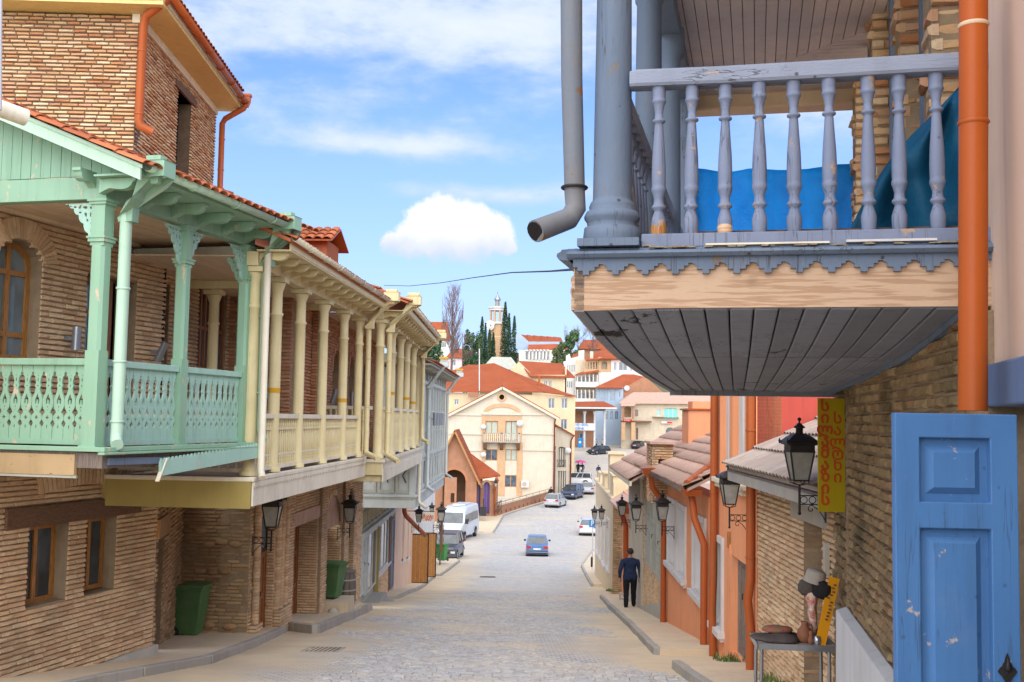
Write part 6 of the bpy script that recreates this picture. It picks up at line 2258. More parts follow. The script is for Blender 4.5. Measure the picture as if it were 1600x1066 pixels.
mb.build('roof', MT['tile_pink'], H6)
plain_wall(H6, right_wall(.35), [(-19.2, -8), (-11.4, -8), (-11.4, -2.9), (-19.2, -2.9)], (), 'orange_plaster')
downpipe(H6, [(-.1, 13.8, -3.1), (-.05, 13.9, -3.5), (.1, 14.2, -3.9), (.12, 14.2, -6.6)], .10, 'terra_pipe')
MB().hexa([(-.15, 13.6, -3.4), (.2, 13.6, -3.4), (.2, 14, -3.4), (-.15, 14, -3.4), (-.3, 13.4, -3.0), (.35, 13.4, -3.0), (.35, 14.2, -3.0), (-.3, 14.2, -3.0)]).build('rainwater_head', MT['terra_pipe'], H6)

# the hill and the town across the dip
MT['grass_hill'] = mat('brown_green_hillside', (0.10, 0.095, 0.05), (0.16, 0.13, 0.08), 0.06, 0.9, 0.95, 0.3, 2, dirt=(0.07, 0.085, 0.035), damt=0.8, dscale=.05)
MT['stone'] = mat('pale_cut_stone', (0.56, 0.47, 0.34), (0.47, 0.38, 0.27), .8, .6, .9, .15, 8)
MT['salmon_brick'] = mat('salmon_brickwork', (0.37, 0.185, 0.105), (0.29, 0.14, 0.08), 1.5, .7, .9, .2, 10)
MT['tan_brickwork'] = mat('tan_brickwork', (0.52, 0.33, 0.18), (0.44, 0.27, 0.15), 1.5, .7, .9, .2, 10)
MT['white_far'] = mat('whitewashed_wall', (0.66, 0.62, 0.54), (0.58, 0.53, 0.45), .3, .6, .9, .05, 5)
MT['pinkwhite'] = mat('pinkish_white_wall', (0.72, 0.58, 0.54), (0.66, 0.52, 0.47), .3, .6, .9, .05, 5)
MT['bluehouse'] = mat('pale_blue_grey_wall', (0.34, 0.42, 0.50), (0.29, 0.36, 0.44), .5, .6, .8, .05, 5)
MT['shutter_teal'] = mat('turquoise_shutter', (0.22, 0.62, 0.52), None, 2, .3, .6, 0)
MT['purple'] = mat('violet_door_paint', (0.17, 0.10, 0.30), (0.13, 0.08, 0.24), 1, .4, .6, 0)
MT['maroon'] = mat('maroon_metal', (0.16, 0.03, 0.02), None, 2, .3, .5, 0)
MT['bark'] = mat('grey_bark', (0.17, 0.12, 0.10), (0.11, 0.08, 0.07), 2, .7, .95, .3, 20)
MT['twig'] = mat('mauve_brown_twigs', (0.22, 0.14, 0.12), (0.16, 0.10, 0.09), .5, .7, .95, 0)


def farroofmat():
	m = mat('distant_clay_roof', (0.33, 0.082, 0.03), (0.265, 0.066, 0.024), 0.5, 0.7, 0.85, 0.0, 10, rnd=.06, dirt=(0.33, 0.11, 0.06), damt=.4, dscale=.4)
	g = NT(m.node_tree)
	bs = g.n['Principled BSDF']
	geo = g.new('ShaderNodeNewGeometry')
	w = g.new('ShaderNodeTexWave', wave_type='BANDS', bands_direction='Z')
	g.l.new(geo.outputs['Position'], w.inputs['Vector'])
	w.inputs['Scale'].default_value = 1.6
	w.inputs['Distortion'].default_value = 1.0
	b = g.new('ShaderNodeBump')
	b.inputs['Strength'].default_value = .7
	b.inputs['Distance'].default_value = .08
	g.l.new(w.outputs[0], b.inputs['Height'])
	g.l.new(b.outputs[0], bs.inputs['Normal'])
	return m


MT['roof_far'] = farroofmat()


def hill_z(x, y):
	s0 = 205 + max(0, x) * .9
	t = max(0.0, min(1.0, (y - s0) / 130))
	u = max(0.0, min(1.0, (y - s0 - 60) / 700))
	return road_z(min(y, 330)) - .6 + t * t * (3 - 2 * t) * 18 + u * 30 + 3 * t * noise.noise(Vector((x * .02, y * .02, 5)))


grid_sheet('hill', frange(-700, -130, 60) + frange(-120, 160, 7) + frange(170, 760, 60), frange(200, 380, 7) + frange(400, 1200, 50), hill_z, MT['grass_hill'])


def farthing(name, label, px, depth, yaw=0.0, cat='house', group=None, z=0.0, py=655):
	p = at(px, py, depth)
	o = thing(name, label, cat, Tr(p.x, p.y, z) @ Rz(R(-yaw)), group)
	o['_f'] = 0
	del o['_f']
	return o, Frame(p.x, p.y, yaw, z)


def fwin(o, B, a, b, c, d, m='trim_white', g='glass_far', nx=1, nz=0, setb=.12, arch=0.0, fw=.09, surround=None):
	if surround:
		MB().poly(recthole(a - .18, b + .18, c - .18, d + .18), [recthole(a, b, c, d)], lambda u, v, w: B.T(u, v, w + .003), .06).build('surround', MT[surround], o)
	return window(o, B, a, b, c, d, setb=setb, fw=fw, nx=nx, nz=nz, m=m, g=g, arch=arch)


def slab_roof(parent, pts, t=.15, m='roof_far', name='roof'):
	mb = MB()
	P = [Vector(p) for p in pts]
	n = (P[1] - P[0]).cross(P[2] - P[0]).normalized()
	if n.z < 0:
		P = P[::-1]
		n = -n
	k = len(P)
	vs = [p for p in P] + [p - Vector((0, 0, t)) for p in P]
	fs = [tuple(range(k)), tuple(range(2 * k - 1, k - 1, -1))] + [(i, i + k, (i + 1) % k + k, (i + 1) % k) for i in range(k)]
	mb.add(vs, fs)
	return mb.build(name, MT[m], parent)


# ---- cream gabled house in the middle
D1 = 132
C1, F1 = farthing('gabled_house', 'big cream gabled apartment house with brick trimmed windows in the middle of the view', 701, D1)
def q(px, py, y=0.0, F=None): return (F or F1).ony(px, py, y)
xr, ze = q(868, 650)
xa, za = q(785, 603)
def rc_(px0, px1, py0, py1, F=None, y=0.0):
	a, zt = q(px0, py0, y, F)
	b, zb = q(px1, py1, y, F)
	return a, b, zb, zt
wn = [rc_(758.7, 777.7, 658, 678), rc_(790, 808, 658, 690), rc_(758.7, 777, 702, 720), rc_(789.5, 808, 702, 720), rc_(788.5, 807, 742.5, 761.5)]
holes = [recthole(*w) for w in wn] + [circ(q(784, 620.6)[0], q(784, 620.6)[1], .32, 12)]
plain_wall(C1, end_wall(0), [(0, -13), (xr, -13), (xr, ze), (xa, za - .25), (0, ze)], holes, 'cream_plaster', thick=.4)
plain_wall(C1, Basis((xr, 0, 0), (0, 1, 0), (0, 0, 1), (1, 0, 0)), [(.01, -13), (22, -13), (22, ze), (.01, ze)], (), 'cream_plaster')
for i, w in enumerate(wn):
	fwin(C1, end_wall(0), *w, m='wood_honey' if i != 1 else 'wood_door', g='curtain' if i in (0, 1, 3) else 'glass_far')
MB().poly(circ(0, 0, .55, 14), [circ(0, 0, .32, 12)], lambda u, v, w: (q(784, 620.6)[0] + u, -.05 - w, q(784, 620.6)[1] + v), .08).build('round_window_ring', MT['tan_brickwork'], C1)
MB().box(q(784, 620)[0] - .4, q(784, 620)[0] + .4, .3, .35, q(784, 620.6)[1] - .4, q(784, 620.6)[1] + .4).build('round_window_dark', MT['dark'], C1)
mb = MB()
(ax0, az0), (ax1, az1) = q(755, 646), q(815, 631)
cx = (ax0 + ax1) / 2
oa = arc(cx, az0, (ax1 - ax0) / 2, az1 - az0, 0, 180, 16)
ia = arc(cx, az0, (ax1 - ax0) / 2 - .45, az1 - az0 - .45, 180, 0, 16)
mb.poly(oa + ia, (), lambda u, v, w: (u, -.04 - w, v), .05)
mb.build('brick_arch', MT['tan_brickwork'], C1)
def panel(o, px0, px1, py0, py1, m, t=.05, hs=(), name='brick_pier', F=None):
	a, b, c, d = rc_(px0, px1, py0, py1, F)
	MB().poly(recthole(a, b, c, d), hs, lambda u, v, w: (u, -.003 - w, v), t).build(name, MT[m], o)
a, b, c, d = rc_(753, 815, 650, 692)
MB().poly(recthole(a, b, c, d), [recthole(wn[0][0] - .02, wn[0][1] + .02, wn[0][2], wn[0][3] + .02), recthole(wn[1][0] - .02, wn[1][1] + .02, wn[1][2], wn[1][3] + .02)], lambda u, v, w: (u, -.003 - w, v), .06).build('brick_panel', MT['tan_brickwork'], C1)
panel(C1, 777.5, 788.5, 692, 775, 'tan_brickwork')
panel(C1, 808, 815.5, 692, 775, 'tan_brickwork')
panel(C1, 753, 758.3, 692, 722, 'tan_brickwork')
for (py_, h_) in ((647, .28), (677.5, .16), (703, .16)):
	for (p0, p1) in ((701, 752.5), (816, 868)):
		a, z = q(p0, py_)
		b, _ = q(p1, py_)
		MB().box(a, b, -.14, -.003, z - h_ / 2, z + h_ / 2).build('cornice', MT['cream_plaster'], C1)
a, z = q(753, 646)
b, _ = q(815.5, 646)
MB().box(a, b, -.2, -.08, z - .15, z + .15).build('cornice', MT['cream_plaster'], C1)
slab_roof(C1, [(xa, -.5, za + .05), (xa, 22, za + .05), (xr + .5, 22, ze - .2), (xr + .5, -.5, ze - .2)], .2)
slab_roof(C1, [(xa, -.5, za + .05), (xa, 22, za + .05), (-.5, 22, ze - .2), (-.5, -.5, ze - .2)], .2)
for s_ in (0, 1):
	e = (xr + .4, ze - .4) if s_ else (-.4, ze - .4)
	MB().bar((xa, -.3, za - .25), (e[0], -.3, e[1]), .45, .28).build('raking_cornice', MT['cream_plaster'], C1)
a, b, c, d = rc_(757, 811, 676, 690)
bl = MB()
bl.box(a - .1, b + .1, -1.0, 0, c - .15, c)
bl.box(a - .1, b + .1, -1.0, -.9, d - .1, d)
for xx in (a - .1, (a + b) / 2 - .12, b - .1):
	bl.box(xx, xx + .22, -1.0, -.8, c, d)
bo = bl.build('balcony', MT['kerb'], C1)
bm_ = turned_baluster(MT['cream_pale'], d - c - .1, .05, 6)
for k in range(17):
	obj('baluster', bm_, bo, Tr(a + (b - a) * (k + .5) / 17, -.95, c))
for xx in (a + .1, (a + b) / 2, b - .1):
	MB().hexa([(xx - .2, -.5, c - .9), (xx + .2, -.5, c - .9), (xx + .2, 0, c - 1.1), (xx - .2, 0, c - 1.1), (xx - .25, -1.0, c - .15), (xx + .25, -1.0, c - .15), (xx + .25, 0, c - .15), (xx - .25, 0, c - .15)]).build('corbel', MT['wood_dark'], C1)
for (px, py, r) in ((755.5, 667.5, .32), (812.3, 662, .42), (755.5, 711, .32)):
	x, z = q(px, py, -.4)
	MB().lathe([(.02, .08), (r * .5, .05), (r * .85, -.02), (r, -.07), (r * .98, -.09)], (x, -.45, z), 14, rot=Matrix.Rotation(R(100), 3, 'X')).bar((x, -.4, z), (x, 0, z - .1), .05).build('satellite_dish', MT['trim_white'], C1)
a, b, c, d = rc_(814.5, 826, 751, 761.5)
ac = MB().box(a, b, -.55, -.12, c, d).build('air_conditioner', MT['trim_white'], C1)
MB().lathe([(.28, 0), (.28, .02)], ((a + b) / 2 - .08, -.56, (c + d) / 2), 14, rot=Matrix.Rotation(R(90), 3, 'X')).build('fan_grille', MT['kerb'], ac)
MB().tube([(xr - .02, -.35, ze - .3), (xr - .1, -.2, ze - .9), (xr - .1, -.12, -12.5)], .10, 6).build('downpipe', MT['maroon'], C1)
# side wing
W1, FW1 = farthing('house_wing', 'small cream side wing with arched balcony openings right of the big gabled house', 869, 137)
xw, zw = FW1.ony(893.5, 679, 0)
x0w, z0w = FW1.ony(869, 664, 0)
a, b, c, d = rc_(871, 884, 698, 730, FW1)
a2, b2, c2, d2 = rc_(871, 884, 736, 770, FW1)
plain_wall(W1, end_wall(0), [(0, -12), (xw, -12), (xw, zw), (0, z0w)], [archhole(a, b, c, d, .4), recthole(a2, b2, c2, d2)], 'cream_plaster')
plain_wall(W1, Basis((xw, 0, 0), (0, 1, 0), (0, 0, 1), (1, 0, 0)), [(.01, -12), (14, -12), (14, zw), (.01, zw)], (), 'cream_plaster')
MB().box(a - .3, b + .3, .9, 1.0, c2, d).build('balcony_back', MT['stone'], W1)
for k in range(4):
	xx = a + .1 + (b - a - .2) * k / 3
	MB().box(xx - .05, xx + .05, .1, .2, c, d - .2).box(xx - .05, xx + .05, .1, .2, c2, d2).build('screen_bar', MT['white_far'], W1)
rl = MB()
rl.box(a, b, -.1, -.06, c + .85, c + .9).box(a, b, -.1, -.06, c + .05, c + .1)
for k in range(3):
	u0, u1 = a + (b - a) * k / 3, a + (b - a) * (k + 1) / 3
	rl.bar((u0, -.08, c + .1), (u1, -.08, c + .85), .04).bar((u0, -.08, c + .85), (u1, -.08, c + .1), .04)
rl.build('railing', MT['iron'], W1)
slab_roof(W1, [(-.1, -.4, z0w + .1), (-.1, 14, z0w + .1), (xw + .4, 14, zw - .1), (xw + .4, -.4, zw - .1)], .18)
MB().tube([(xw + .2, -.3, zw - .1), (xw - .1, -.15, zw - .8), (xw - .1, -.12, -12)], .10, 6).build('downpipe', MT['maroon'], W1)
x, z = FW1.ony(887.5, 704.5, -.3)
MB().lathe([(.02, .08), (.2, .05), (.34, -.02), (.4, -.07)], (x, -.4, z), 14, rot=Matrix.Rotation(R(100), 3, 'X')).build('satellite_dish', MT['trim_white'], W1)

# ---- the big hipped roof behind
C2, F2 = farthing('hipped_house', 'long cream house under a broad red hipped roof behind the gabled house', 690, 158)
def P2(px, py, y=0): a, z = F2.ony(px, py, y); return (a, y, z)
plain_wall(C2, end_wall(0), [(0, -8), (P2(899, 620)[0], -8), (P2(899, 619)[0], P2(899, 619)[2]), (0, P2(690, 613)[2])], [recthole(*rc_(p0, p1, 622, 638.5, F2)) for p0, p1 in ((856.5, 866.5), (877, 886.5))] + [recthole(*rc_(876, 886, 655, 671, F2)), recthole(*rc_(710, 717, 624, 633, F2))], 'yellow_plaster')
for (p0, p1, t0, t1) in ((856.5, 866.5, 622, 638.5), (877, 886.5, 622, 638.5), (876, 886, 655, 671), (710, 717, 624, 633)):
	fwin(C2, end_wall(0), *rc_(p0, p1, t0, t1, F2))
e0, e1 = P2(690, 611, -.5), P2(899.5, 618.5, -.5)
slab_roof(C2, [P2(690, 611, -.5), P2(846, 612, -.5), P2(772, 567.5, 9), P2(732, 571, 9)])
slab_roof(C2, [P2(846, 612, -.5), e1, P2(899, 618, 0.2), P2(835, 600, 4), P2(772, 567.5, 9)][0:2] + [P2(860, 606, 3), P2(772, 567.5, 9)])
slab_roof(C2, [P2(690, 611, -.5), P2(732, 571, 9), P2(640, 600, 12)])
MB().tube([P2(749, 616, -.3), P2(749, 545, -.3)], .09, 6).build('aerial_mast', MT['trim_white'], C2)
MB().tube([P2(842.5, 607, 2), P2(842.5, 588, 2)], .16, 6).build('flue', MT['terra_pipe'], C2)
a, b, c, d = rc_(732, 747, 613, 621, F2, -1)
MB().box(a, b, -1.6, -1, c, d).build('chimney', MT['salmon_brick'], C2)
C2b, F2b = farthing('gabled_block', 'taller cream block with a red roof and two small windows above the hipped roof', 796, 166)
def P3(px, py, y=0): a, z = F2b.ony(px, py, y); return (a, y, z)
plain_wall(C2b, end_wall(0), [(P3(832, 600)[0], -4), (P3(885, 600)[0], -4), (P3(885, 586)[0], P3(885, 586)[2]), (P3(832, 586)[0], P3(832, 586)[2])], [recthole(*rc_(849.5, 855, 594.7, 605, F2b)), recthole(*rc_(857, 862, 594.7, 605, F2b))], 'yellow_plaster')
for p0, p1 in ((849.5, 855), (857, 862)):
	fwin(C2b, end_wall(0), *rc_(p0, p1, 594.7, 605, F2b))
MB().add([P3(796, 580, 4), P3(832, 606, 0), P3(832, 586, 0), P3(811, 565, 5), P3(796, 606, 4)], [(0, 4, 1, 2, 3)]).build('gable', MT['yellow_plaster'], C2b)
MB().poly([(0, 0), (12, 0), (12, 12), (0, 12)], (), lambda u, v, w: (P3(885, 600)[0] - w, u, -4 + v), .2).build('wall', MT['yellow_plaster'], C2b)
slab_roof(C2b, [P3(828, 588, -.6), P3(899, 589.5, -.6), P3(877, 568, 6), P3(811, 564, 6)])
slab_roof(C2b, [P3(899, 589.5, -.6), P3(877, 568, 6), P3(890, 583, 12)])

# roofs and walls beyond, left of the cypresses
for (pa, pb, pt, pm, bt, dd, lab, wm) in ((672, 738, 594, 604, 640, 215, 'low white house with a dull maroon roof behind the bare poplar', 'white_far'),
										(758, 808, 558, 575, 610, 178, 'grey gabled roof peeping over the hipped house', 'kerb'),
										(722, 770, 570, 574, 600, 200, 'red roofed house half hidden left of the cypresses', 'pinkwhite'),
										(655, 702, 503, 530, 590, 300, 'white house high on the hill left of the poplar', 'white_far'),
										(700, 735, 545, 558, 600, 280, 'small pinkish house behind the poplar branches', 'pinkwhite')):
	o, f = farthing('hill_house', lab, pa, dd)
	a, z1 = f.ony(pa, pm, 0)
	b, z2 = f.ony(pb, pm, 0)
	_, zr = f.ony((pa + pb) / 2, pt, 5)
	_, zb = f.ony(pa, bt, 0)
	W_ = b - a
	n = max(2, int(W_ / 2.2))
	hs_ = [recthole(a + (k + .3) * W_ / n, a + (k + .7) * W_ / n, z1 - 2.2, z1 - .8) for k in range(n)]
	plain_wall(o, end_wall(0), [(a, zb), (b, zb), (b, z1), (a, z1)], hs_, wm)
	for h in hs_:
		fwin(o, end_wall(0), h[0][0], h[1][0], h[0][1], h[2][1])
	mrf = 'roof_far' if 'grey' not in lab else 'greyboard'
	slab_roof(o, [(a - .5, -.5, z1 - .1), (b + .5, -.5, z1 - .1), (b - 1.0, 5, zr), (a + 1.0, 5, zr)], m=mrf)
	slab_roof(o, [(b + .5, -.5, z1 - .1), (b + .5, 10, z1 - .1), (b - 1.0, 5, zr)], m=mrf)
	slab_roof(o, [(a - .5, -.5, z1 - .1), (a - .5, 10, z1 - .1), (a + 1.0, 5, zr)], m=mrf)

# ---- brick arched building at the left foot of the street
D0 = 108
A0, FA = farthing('brick_arch_house', 'red brick gabled building with a tall open arch behind the white van', 680, D0, 0)
def PA(px, py, y=0): a, z = FA.ony(px, py, y); return (a, z)
gx, gz_ = PA(711, 673)
ex, ez = PA(745, 749)
lx = 2 * gx - ex
c_ax, _ = PA(710, 735)
r_ax, _ = PA(727, 780)
zc = PA(712, 734)[1]
plain_wall(A0, end_wall(0), [(lx, -12), (ex, -12), (ex, ez), (gx, gz_), (lx, ez)], [archhole(2 * c_ax - r_ax, r_ax, -10.6, zc, 1.1)], 'salmon_brick', thick=.6)
ar = arc(c_ax, zc - 1.1, r_ax - c_ax + .28, 1.38, 0, 180, 14) + arc(c_ax, zc - 1.1, r_ax - c_ax, 1.1, 180, 0, 14)
MB().poly(ar, (), lambda u, v, w: (u, -.003 - w, v), .06).build('arch_band', MT['brick_red'], A0)
MB().poly([(lx, -12), (ex, -12), (ex, ez), (gx, gz_ - .3), (lx, ez)], (), lambda u, v, w: (u, 3 + w, v), .2).build('inner_wall', MT['inside_brick'], A0)
a, b, c, d = rc_(696, 713.5, 745, 800, FA)
MB().poly(recthole(a, b, c, d), [archhole(*[PA(705, 780)[0], PA(711, 780)[0], PA(705, 784)[1], PA(705, 769)[1]], .1)], lambda u, v, w: (u, -1.2 + w, v), .4).build('parapet', MT['salmon_brick'], A0)
a1 = slab_roof(A0, [(gx, -.6, gz_ + .1), (gx, 9, gz_ + .1), (ex + .35, 9, ez - .4), (ex + .35, -.6, ez - .4)], .16)
slab_roof(A0, [(gx, -.6, gz_ + .1), (gx, 9, gz_ + .1), (lx - .3, 9, ez - .3), (lx - .3, -.6, ez - .3)], .16)
MB().bar((gx, -.62, gz_ - .02), (ex + .35, -.62, ez - .5), .06, .18).bar((gx, -.62, gz_ - .02), (lx - .35, -.62, ez - .5), .06, .18).build('barge_board', MT['wood_honey'], A0)
B0, FB = farthing('brick_arcade', 'red brick arcade with violet arched doors under a steep red roof', 742, 112)
xe, zt = FB.ony(777, 752, 0)
dr = [rc_(743.5, 750, 757, 803, FB), rc_(756, 764.5, 753, 803, FB)]
plain_wall(B0, end_wall(0), [(-.6, -12), (xe, -12), (xe, zt), (-.6, zt)], [archhole(*w, .35) for w in dr], 'salmon_brick', thick=.5)
plain_wall(B0, Basis((xe, 0, 0), (0, 1, 0), (0, 0, 1), (1, 0, 0)), [(.01, -12), (8, -12), (8, zt), (.01, zt)], (), 'salmon_brick')
for w in dr:
	door(B0, end_wall(0), w[0], w[1], w[2], w[3] - .02, .3, 'purple', 2, 3)
	c = (w[0] + w[1]) / 2
	MB().poly(arc(c, w[3] - .36, (w[1] - w[0]) / 2 + .22, .55, 0, 180, 10) + arc(c, w[3] - .36, (w[1] - w[0]) / 2, .35, 180, 0, 10), (), lambda u, v, ww: (u, -.003 - ww, v), .05).build('arch_band', MT['tan_brickwork'], B0)
def PBp(px, py, y=0): a, z = FB.ony(px, py, y); return (a, y, z)
rfB = slab_roof(B0, [PBp(742, 748, -.5), PBp(782, 742, -.5), PBp(724, 700, 5.0)], .16)
slab_roof(B0, [PBp(782, 742, -.5), PBp(760, 726, 9), PBp(724, 700, 5.0)], .16)
MB().tube([PBp(779, 750, -.3), PBp(773, 757, -.15), PBp(773, 804, -.15)], .09, 6).build('downpipe', MT['terra_pipe'], B0)

# ---- parapet wall with open slots along the far left pavement
PWl = thing('parapet_wall', 'low brick parapet wall with open slots along the pavement below the gabled house', 'wall', Tr(0, 0, 0))
pa, pb = Vector((-1.25, 113.0)), Vector((4.9, 130.5))
zz0, zz1 = road_z(113) + .1, road_z(130.5) + .1
L_ = (pb - pa).length
tdir = (pb - pa).normalized()
nS = 13
def pwT(u, v, w):
	f = u / L_
	p = pa + (pb - pa) * f
	nrm = Vector((tdir.y, -tdir.x))
	return (p.x + nrm.x * w, p.y + nrm.y * w, zz0 + (zz1 - zz0) * f + v)
hs_ = [recthole((k + .35) * L_ / nS, (k + .68) * L_ / nS, .12, .42) for k in range(nS)]
pwo = MB().poly(recthole(0, L_, -.6, 1.0), hs_, pwT, .25).build('wall', MT['salmon_brick'], PWl)
MB().poly(recthole(0, L_, 1.0, 1.08), (), lambda u, v, w: pwT(u, v, w - .03), .31).build('coping', MT['stone'], PWl)
MB().poly(recthole(0, L_, -.6, .9), (), lambda u, v, w: pwT(u, v, w + .02), .02).build('slot_backing', MT['dark'], PWl)
rl = MB()
for k in range(9):
	u = k * L_ / 8
	rl.tube([pwT(u, 1.08, .12), pwT(u, 1.3, .12)], .02, 5)
rl.tube([pwT(0, 1.3, .12), pwT(L_, 1.3, .12)], .03, 5)
rl.build('handrail', MT['iron'], PWl)
GT = thing('metal_fence', 'short dark metal fence at the near end of the parapet wall', 'fence', Tr(0, 0, 0))
gt = MB()
g0, g1 = at(773, 805, 110), at(783, 798, 113)
for k in range(2):
	zf = .25 + .8 * k
	gt.tube([g0 + Vector((0, 0, zf)), g1 + Vector((0, 0, zf))], .03, 5)
for k in range(4):
	p = g0.lerp(g1, k / 3)
	gt.tube([p, p + Vector((0, 0, 1.1))], .03, 5)
gt.tube([g0 + Vector((0, 0, .25)), g1 + Vector((0, 0, 1.05))], .025, 5)
gt.build('rails', MT['iron'], GT)

# ---- canopy building with the banner
CB, FC = farthing('columned_shop', 'shop with white columns and a red tiled canopy over a white and blue banner', 892, 190)
def PC(px, py, y=0): a, z = FC.ony(px, py, y); return (a, y, z)
zg = road_z(185) + .4
xr_, zt_ = PC(931, 642)[0], PC(931, 642)[2]
wn2 = [rc_(910, 915.5, 643, 660, FC, 3), rc_(905.5, 916, 677, 696, FC, 3)]
plain_wall(CB, end_wall(3), [(-1, zg - 2), (PC(930, 642, 3)[0], zg - 2), (PC(930, 642, 3)[0], PC(930, 640, 3)[2]), (-1, PC(930, 640, 3)[2])], [recthole(*w) for w in wn2], 'salmon_brick')
fwin(CB, end_wall(3), *wn2[0], m='bluehouse')
fwin(CB, end_wall(3), *wn2[1], m='bluehouse')
plain_wall(CB, Basis((PC(930, 642, 3)[0], 3, 0), (0, 1, 0), (0, 0, 1), (1, 0, 0)), [(.01, zg - 2), (8, zg - 2), (8, PC(930, 640, 3)[2]), (.01, PC(930, 640, 3)[2])], (), 'salmon_brick')
for px in (912.8, 928.6, 944.3):
	b_, t_ = PC(px, 706 if px < 940 else 697, 0), PC(px, 643, 0)
	MB().lathe([(.22, b_[2] - 1), (.18, t_[2] - .6), (.30, t_[2] - .3), (.32, t_[2])], (b_[0], 0, 0), 10).build('column', MT['trim_white'], CB)
slab_roof(CB, [PC(890, 636, -1.4), PC(964, 636.5, -1.4), PC(943, 627, 3), PC(890, 628, 3)], .2)
MB().hexa([PC(890, 638.5, -1.5), PC(964, 639, -1.5), PC(958, 640, 3), PC(890, 640, 3), PC(890, 636, -1.5), PC(964, 636.8, -1.5), PC(958, 637, 3), PC(890, 637, 3)]).build('fascia', MT['trim_white'], CB)
MB().hexa([PC(890, 642, -.3), PC(946, 642.5, -.3), PC(946, 642.5, 3), PC(890, 642, 3), PC(890, 639, -.3), PC(946, 639, -.3), PC(946, 639, 3), PC(890, 639, 3)]).build('beam', MT['wood_grey'], CB)
a, b, c, d = rc_(890, 926, 699.5, 716, FC, -.6)
MB().box(a, b, -1.5, 3, c - 1, d).build('plinth', MT['kerb'], CB)
a, b, c, d = rc_(892, 930, 661, 673, FC, -.3)
bn = MB().box(a, b, -.42, -.34, c, d).build('banner', MT['trim_white'], CB)
MT['sign_blue'] = mat('banner_blue', (0.02, 0.22, 0.50), None, 2, .1, .6, 0)
MT['sign_red'] = mat('sign_red', (0.55, 0.02, 0.015), (0.45, .02, .015), 6, .4, .6, 0)


def text(parent, body, size, M4, m, name='lettering', ext=.003, align='LEFT', bold=0.0, track=1.0):
	cu = bpy.data.curves.new(name, 'FONT')
	cu.body = body
	cu.size = size
	cu.extrude = ext
	cu.offset = bold
	cu.align_x = align
	cu.space_character = track
	cu.resolution_u = 2
	t = bpy.data.objects.new(name, cu)
	COL.objects.link(t)
	bpy.context.view_layer.update()
	me = bpy.data.meshes.new_from_object(t.evaluated_get(bpy.context.evaluated_depsgraph_get()))
	bpy.data.objects.remove(t)
	me.materials.clear()
	me.materials.append(MT[m] if isinstance(m, str) else m)
	return obj(name, me, parent, M4)


X90 = Matrix.Rotation(R(90), 4, 'X')
text(bn, 'ᲐᲓᲐᲛᲘᲡ', .62, Tr(a + .55, -.43, d - .5) @ X90, 'sign_blue', bold=.012)
text(bn, 'solne', .85, Tr(a + .45, -.43, c + .12) @ X90, 'sign_blue', bold=.02)
kx = PC(905.5, 700, -.2)
ki = thing('vending_kiosk', 'bright blue vending kiosk standing under the banner', 'kiosk', Tr(*(FC.w(kx[0], -.9, kx[2]))))
MB().box(-.32, .32, -.3, .3, 0, 1.25).box(-.25, .25, -.34, -.301, .3, .8).build('body', MT['sign_blue'], ki)
MB().lathe([(.36, 1.25), (.4, 1.5), (.36, 1.75)], (0, 0, 0), 12).build('head', MT['sign_blue'], ki)
MB().box(-.2, .2, -.36, -.342, .85, 1.2).build('screen', MT['trim_white'], ki)

# ---- white houses climbing to the right
WA, FWA = farthing('arcaded_house', 'long white three storey house with a brick loggia and stacked white balconies', 883, 222, 0)
def PW(px, py, y=0): a, z = FWA.ony(px, py, y); return (a, y, z)
hs_ = []
for k in range(9):
	hs_.append(recthole(*rc_(886 + k * 2.8, 887.6 + k * 2.8, 571 - k * .4, 583 - k * .5, FWA)))
for k in range(4):
	hs_.append(recthole(*rc_(886 + k * 3.2, 888 + k * 3.2, 596, 606, FWA)))
plain_wall(WA, end_wall(0), [(0, -8), (PW(913, 550)[0], -8), (PW(913, 547)[0], PW(913, 547)[2]), (PW(904, 548)[0], PW(904, 548)[2]), (PW(904, 557)[0], PW(904, 557)[2]), (PW(892, 560)[0], PW(892, 560)[2]), (PW(890, 553)[0], PW(890, 553)[2]), (0, PW(883, 556)[2])], hs_, 'white_far')
for h in hs_:
	fwin(WA, end_wall(0), h[0][0], h[1][0], h[0][1], h[2][1], nx=0, m='greyboard_lt')
slab_roof(WA, [PW(890, 562, .5), PW(904, 558, .5), PW(904, 552, 6), PW(896, 553, 6)])
WB, FWB = farthing('loggia_block', 'white house end with a brick arcade above two tiers of white balconies', 899, 214)
def PX(px, py, y=0): a, z = FWB.ony(px, py, y); return (a, y, z)
lg = [archhole(*rc_(914 + k * 4.2, 916.6 + k * 4.2, 567 - k * .5, 577, FWB), .25) for k in range(5)]
plain_wall(WB, end_wall(0), [(PX(912, 583)[0], PX(912, 583)[2]), (PX(934.5, 583)[0], PX(934.5, 583)[2]), (PX(934.5, 560)[0], PX(934.5, 560)[2]), (PX(912, 564)[0], PX(912, 564)[2])], lg, 'tan_brickwork')
a_, b_, c_, d_ = rc_(940, 949, 565, 577, FWB)
w3 = [recthole(*rc_(959, 963.5, 566, 579, FWB)), archhole(*rc_(967, 980, 565, 579.5, FWB), .4), recthole(*rc_(984, 988, 566, 580, FWB))]
plain_wall(WB, end_wall(.2), [(PX(935, 660)[0], PX(935, 660)[2]), (PX(955, 660)[0], PX(955, 660)[2]), (PX(955, 559)[0], PX(955, 559)[2]), (PX(935, 558)[0], PX(935, 558)[2])], [archhole(a_, b_, c_, d_, .4)], 'tan_brickwork')
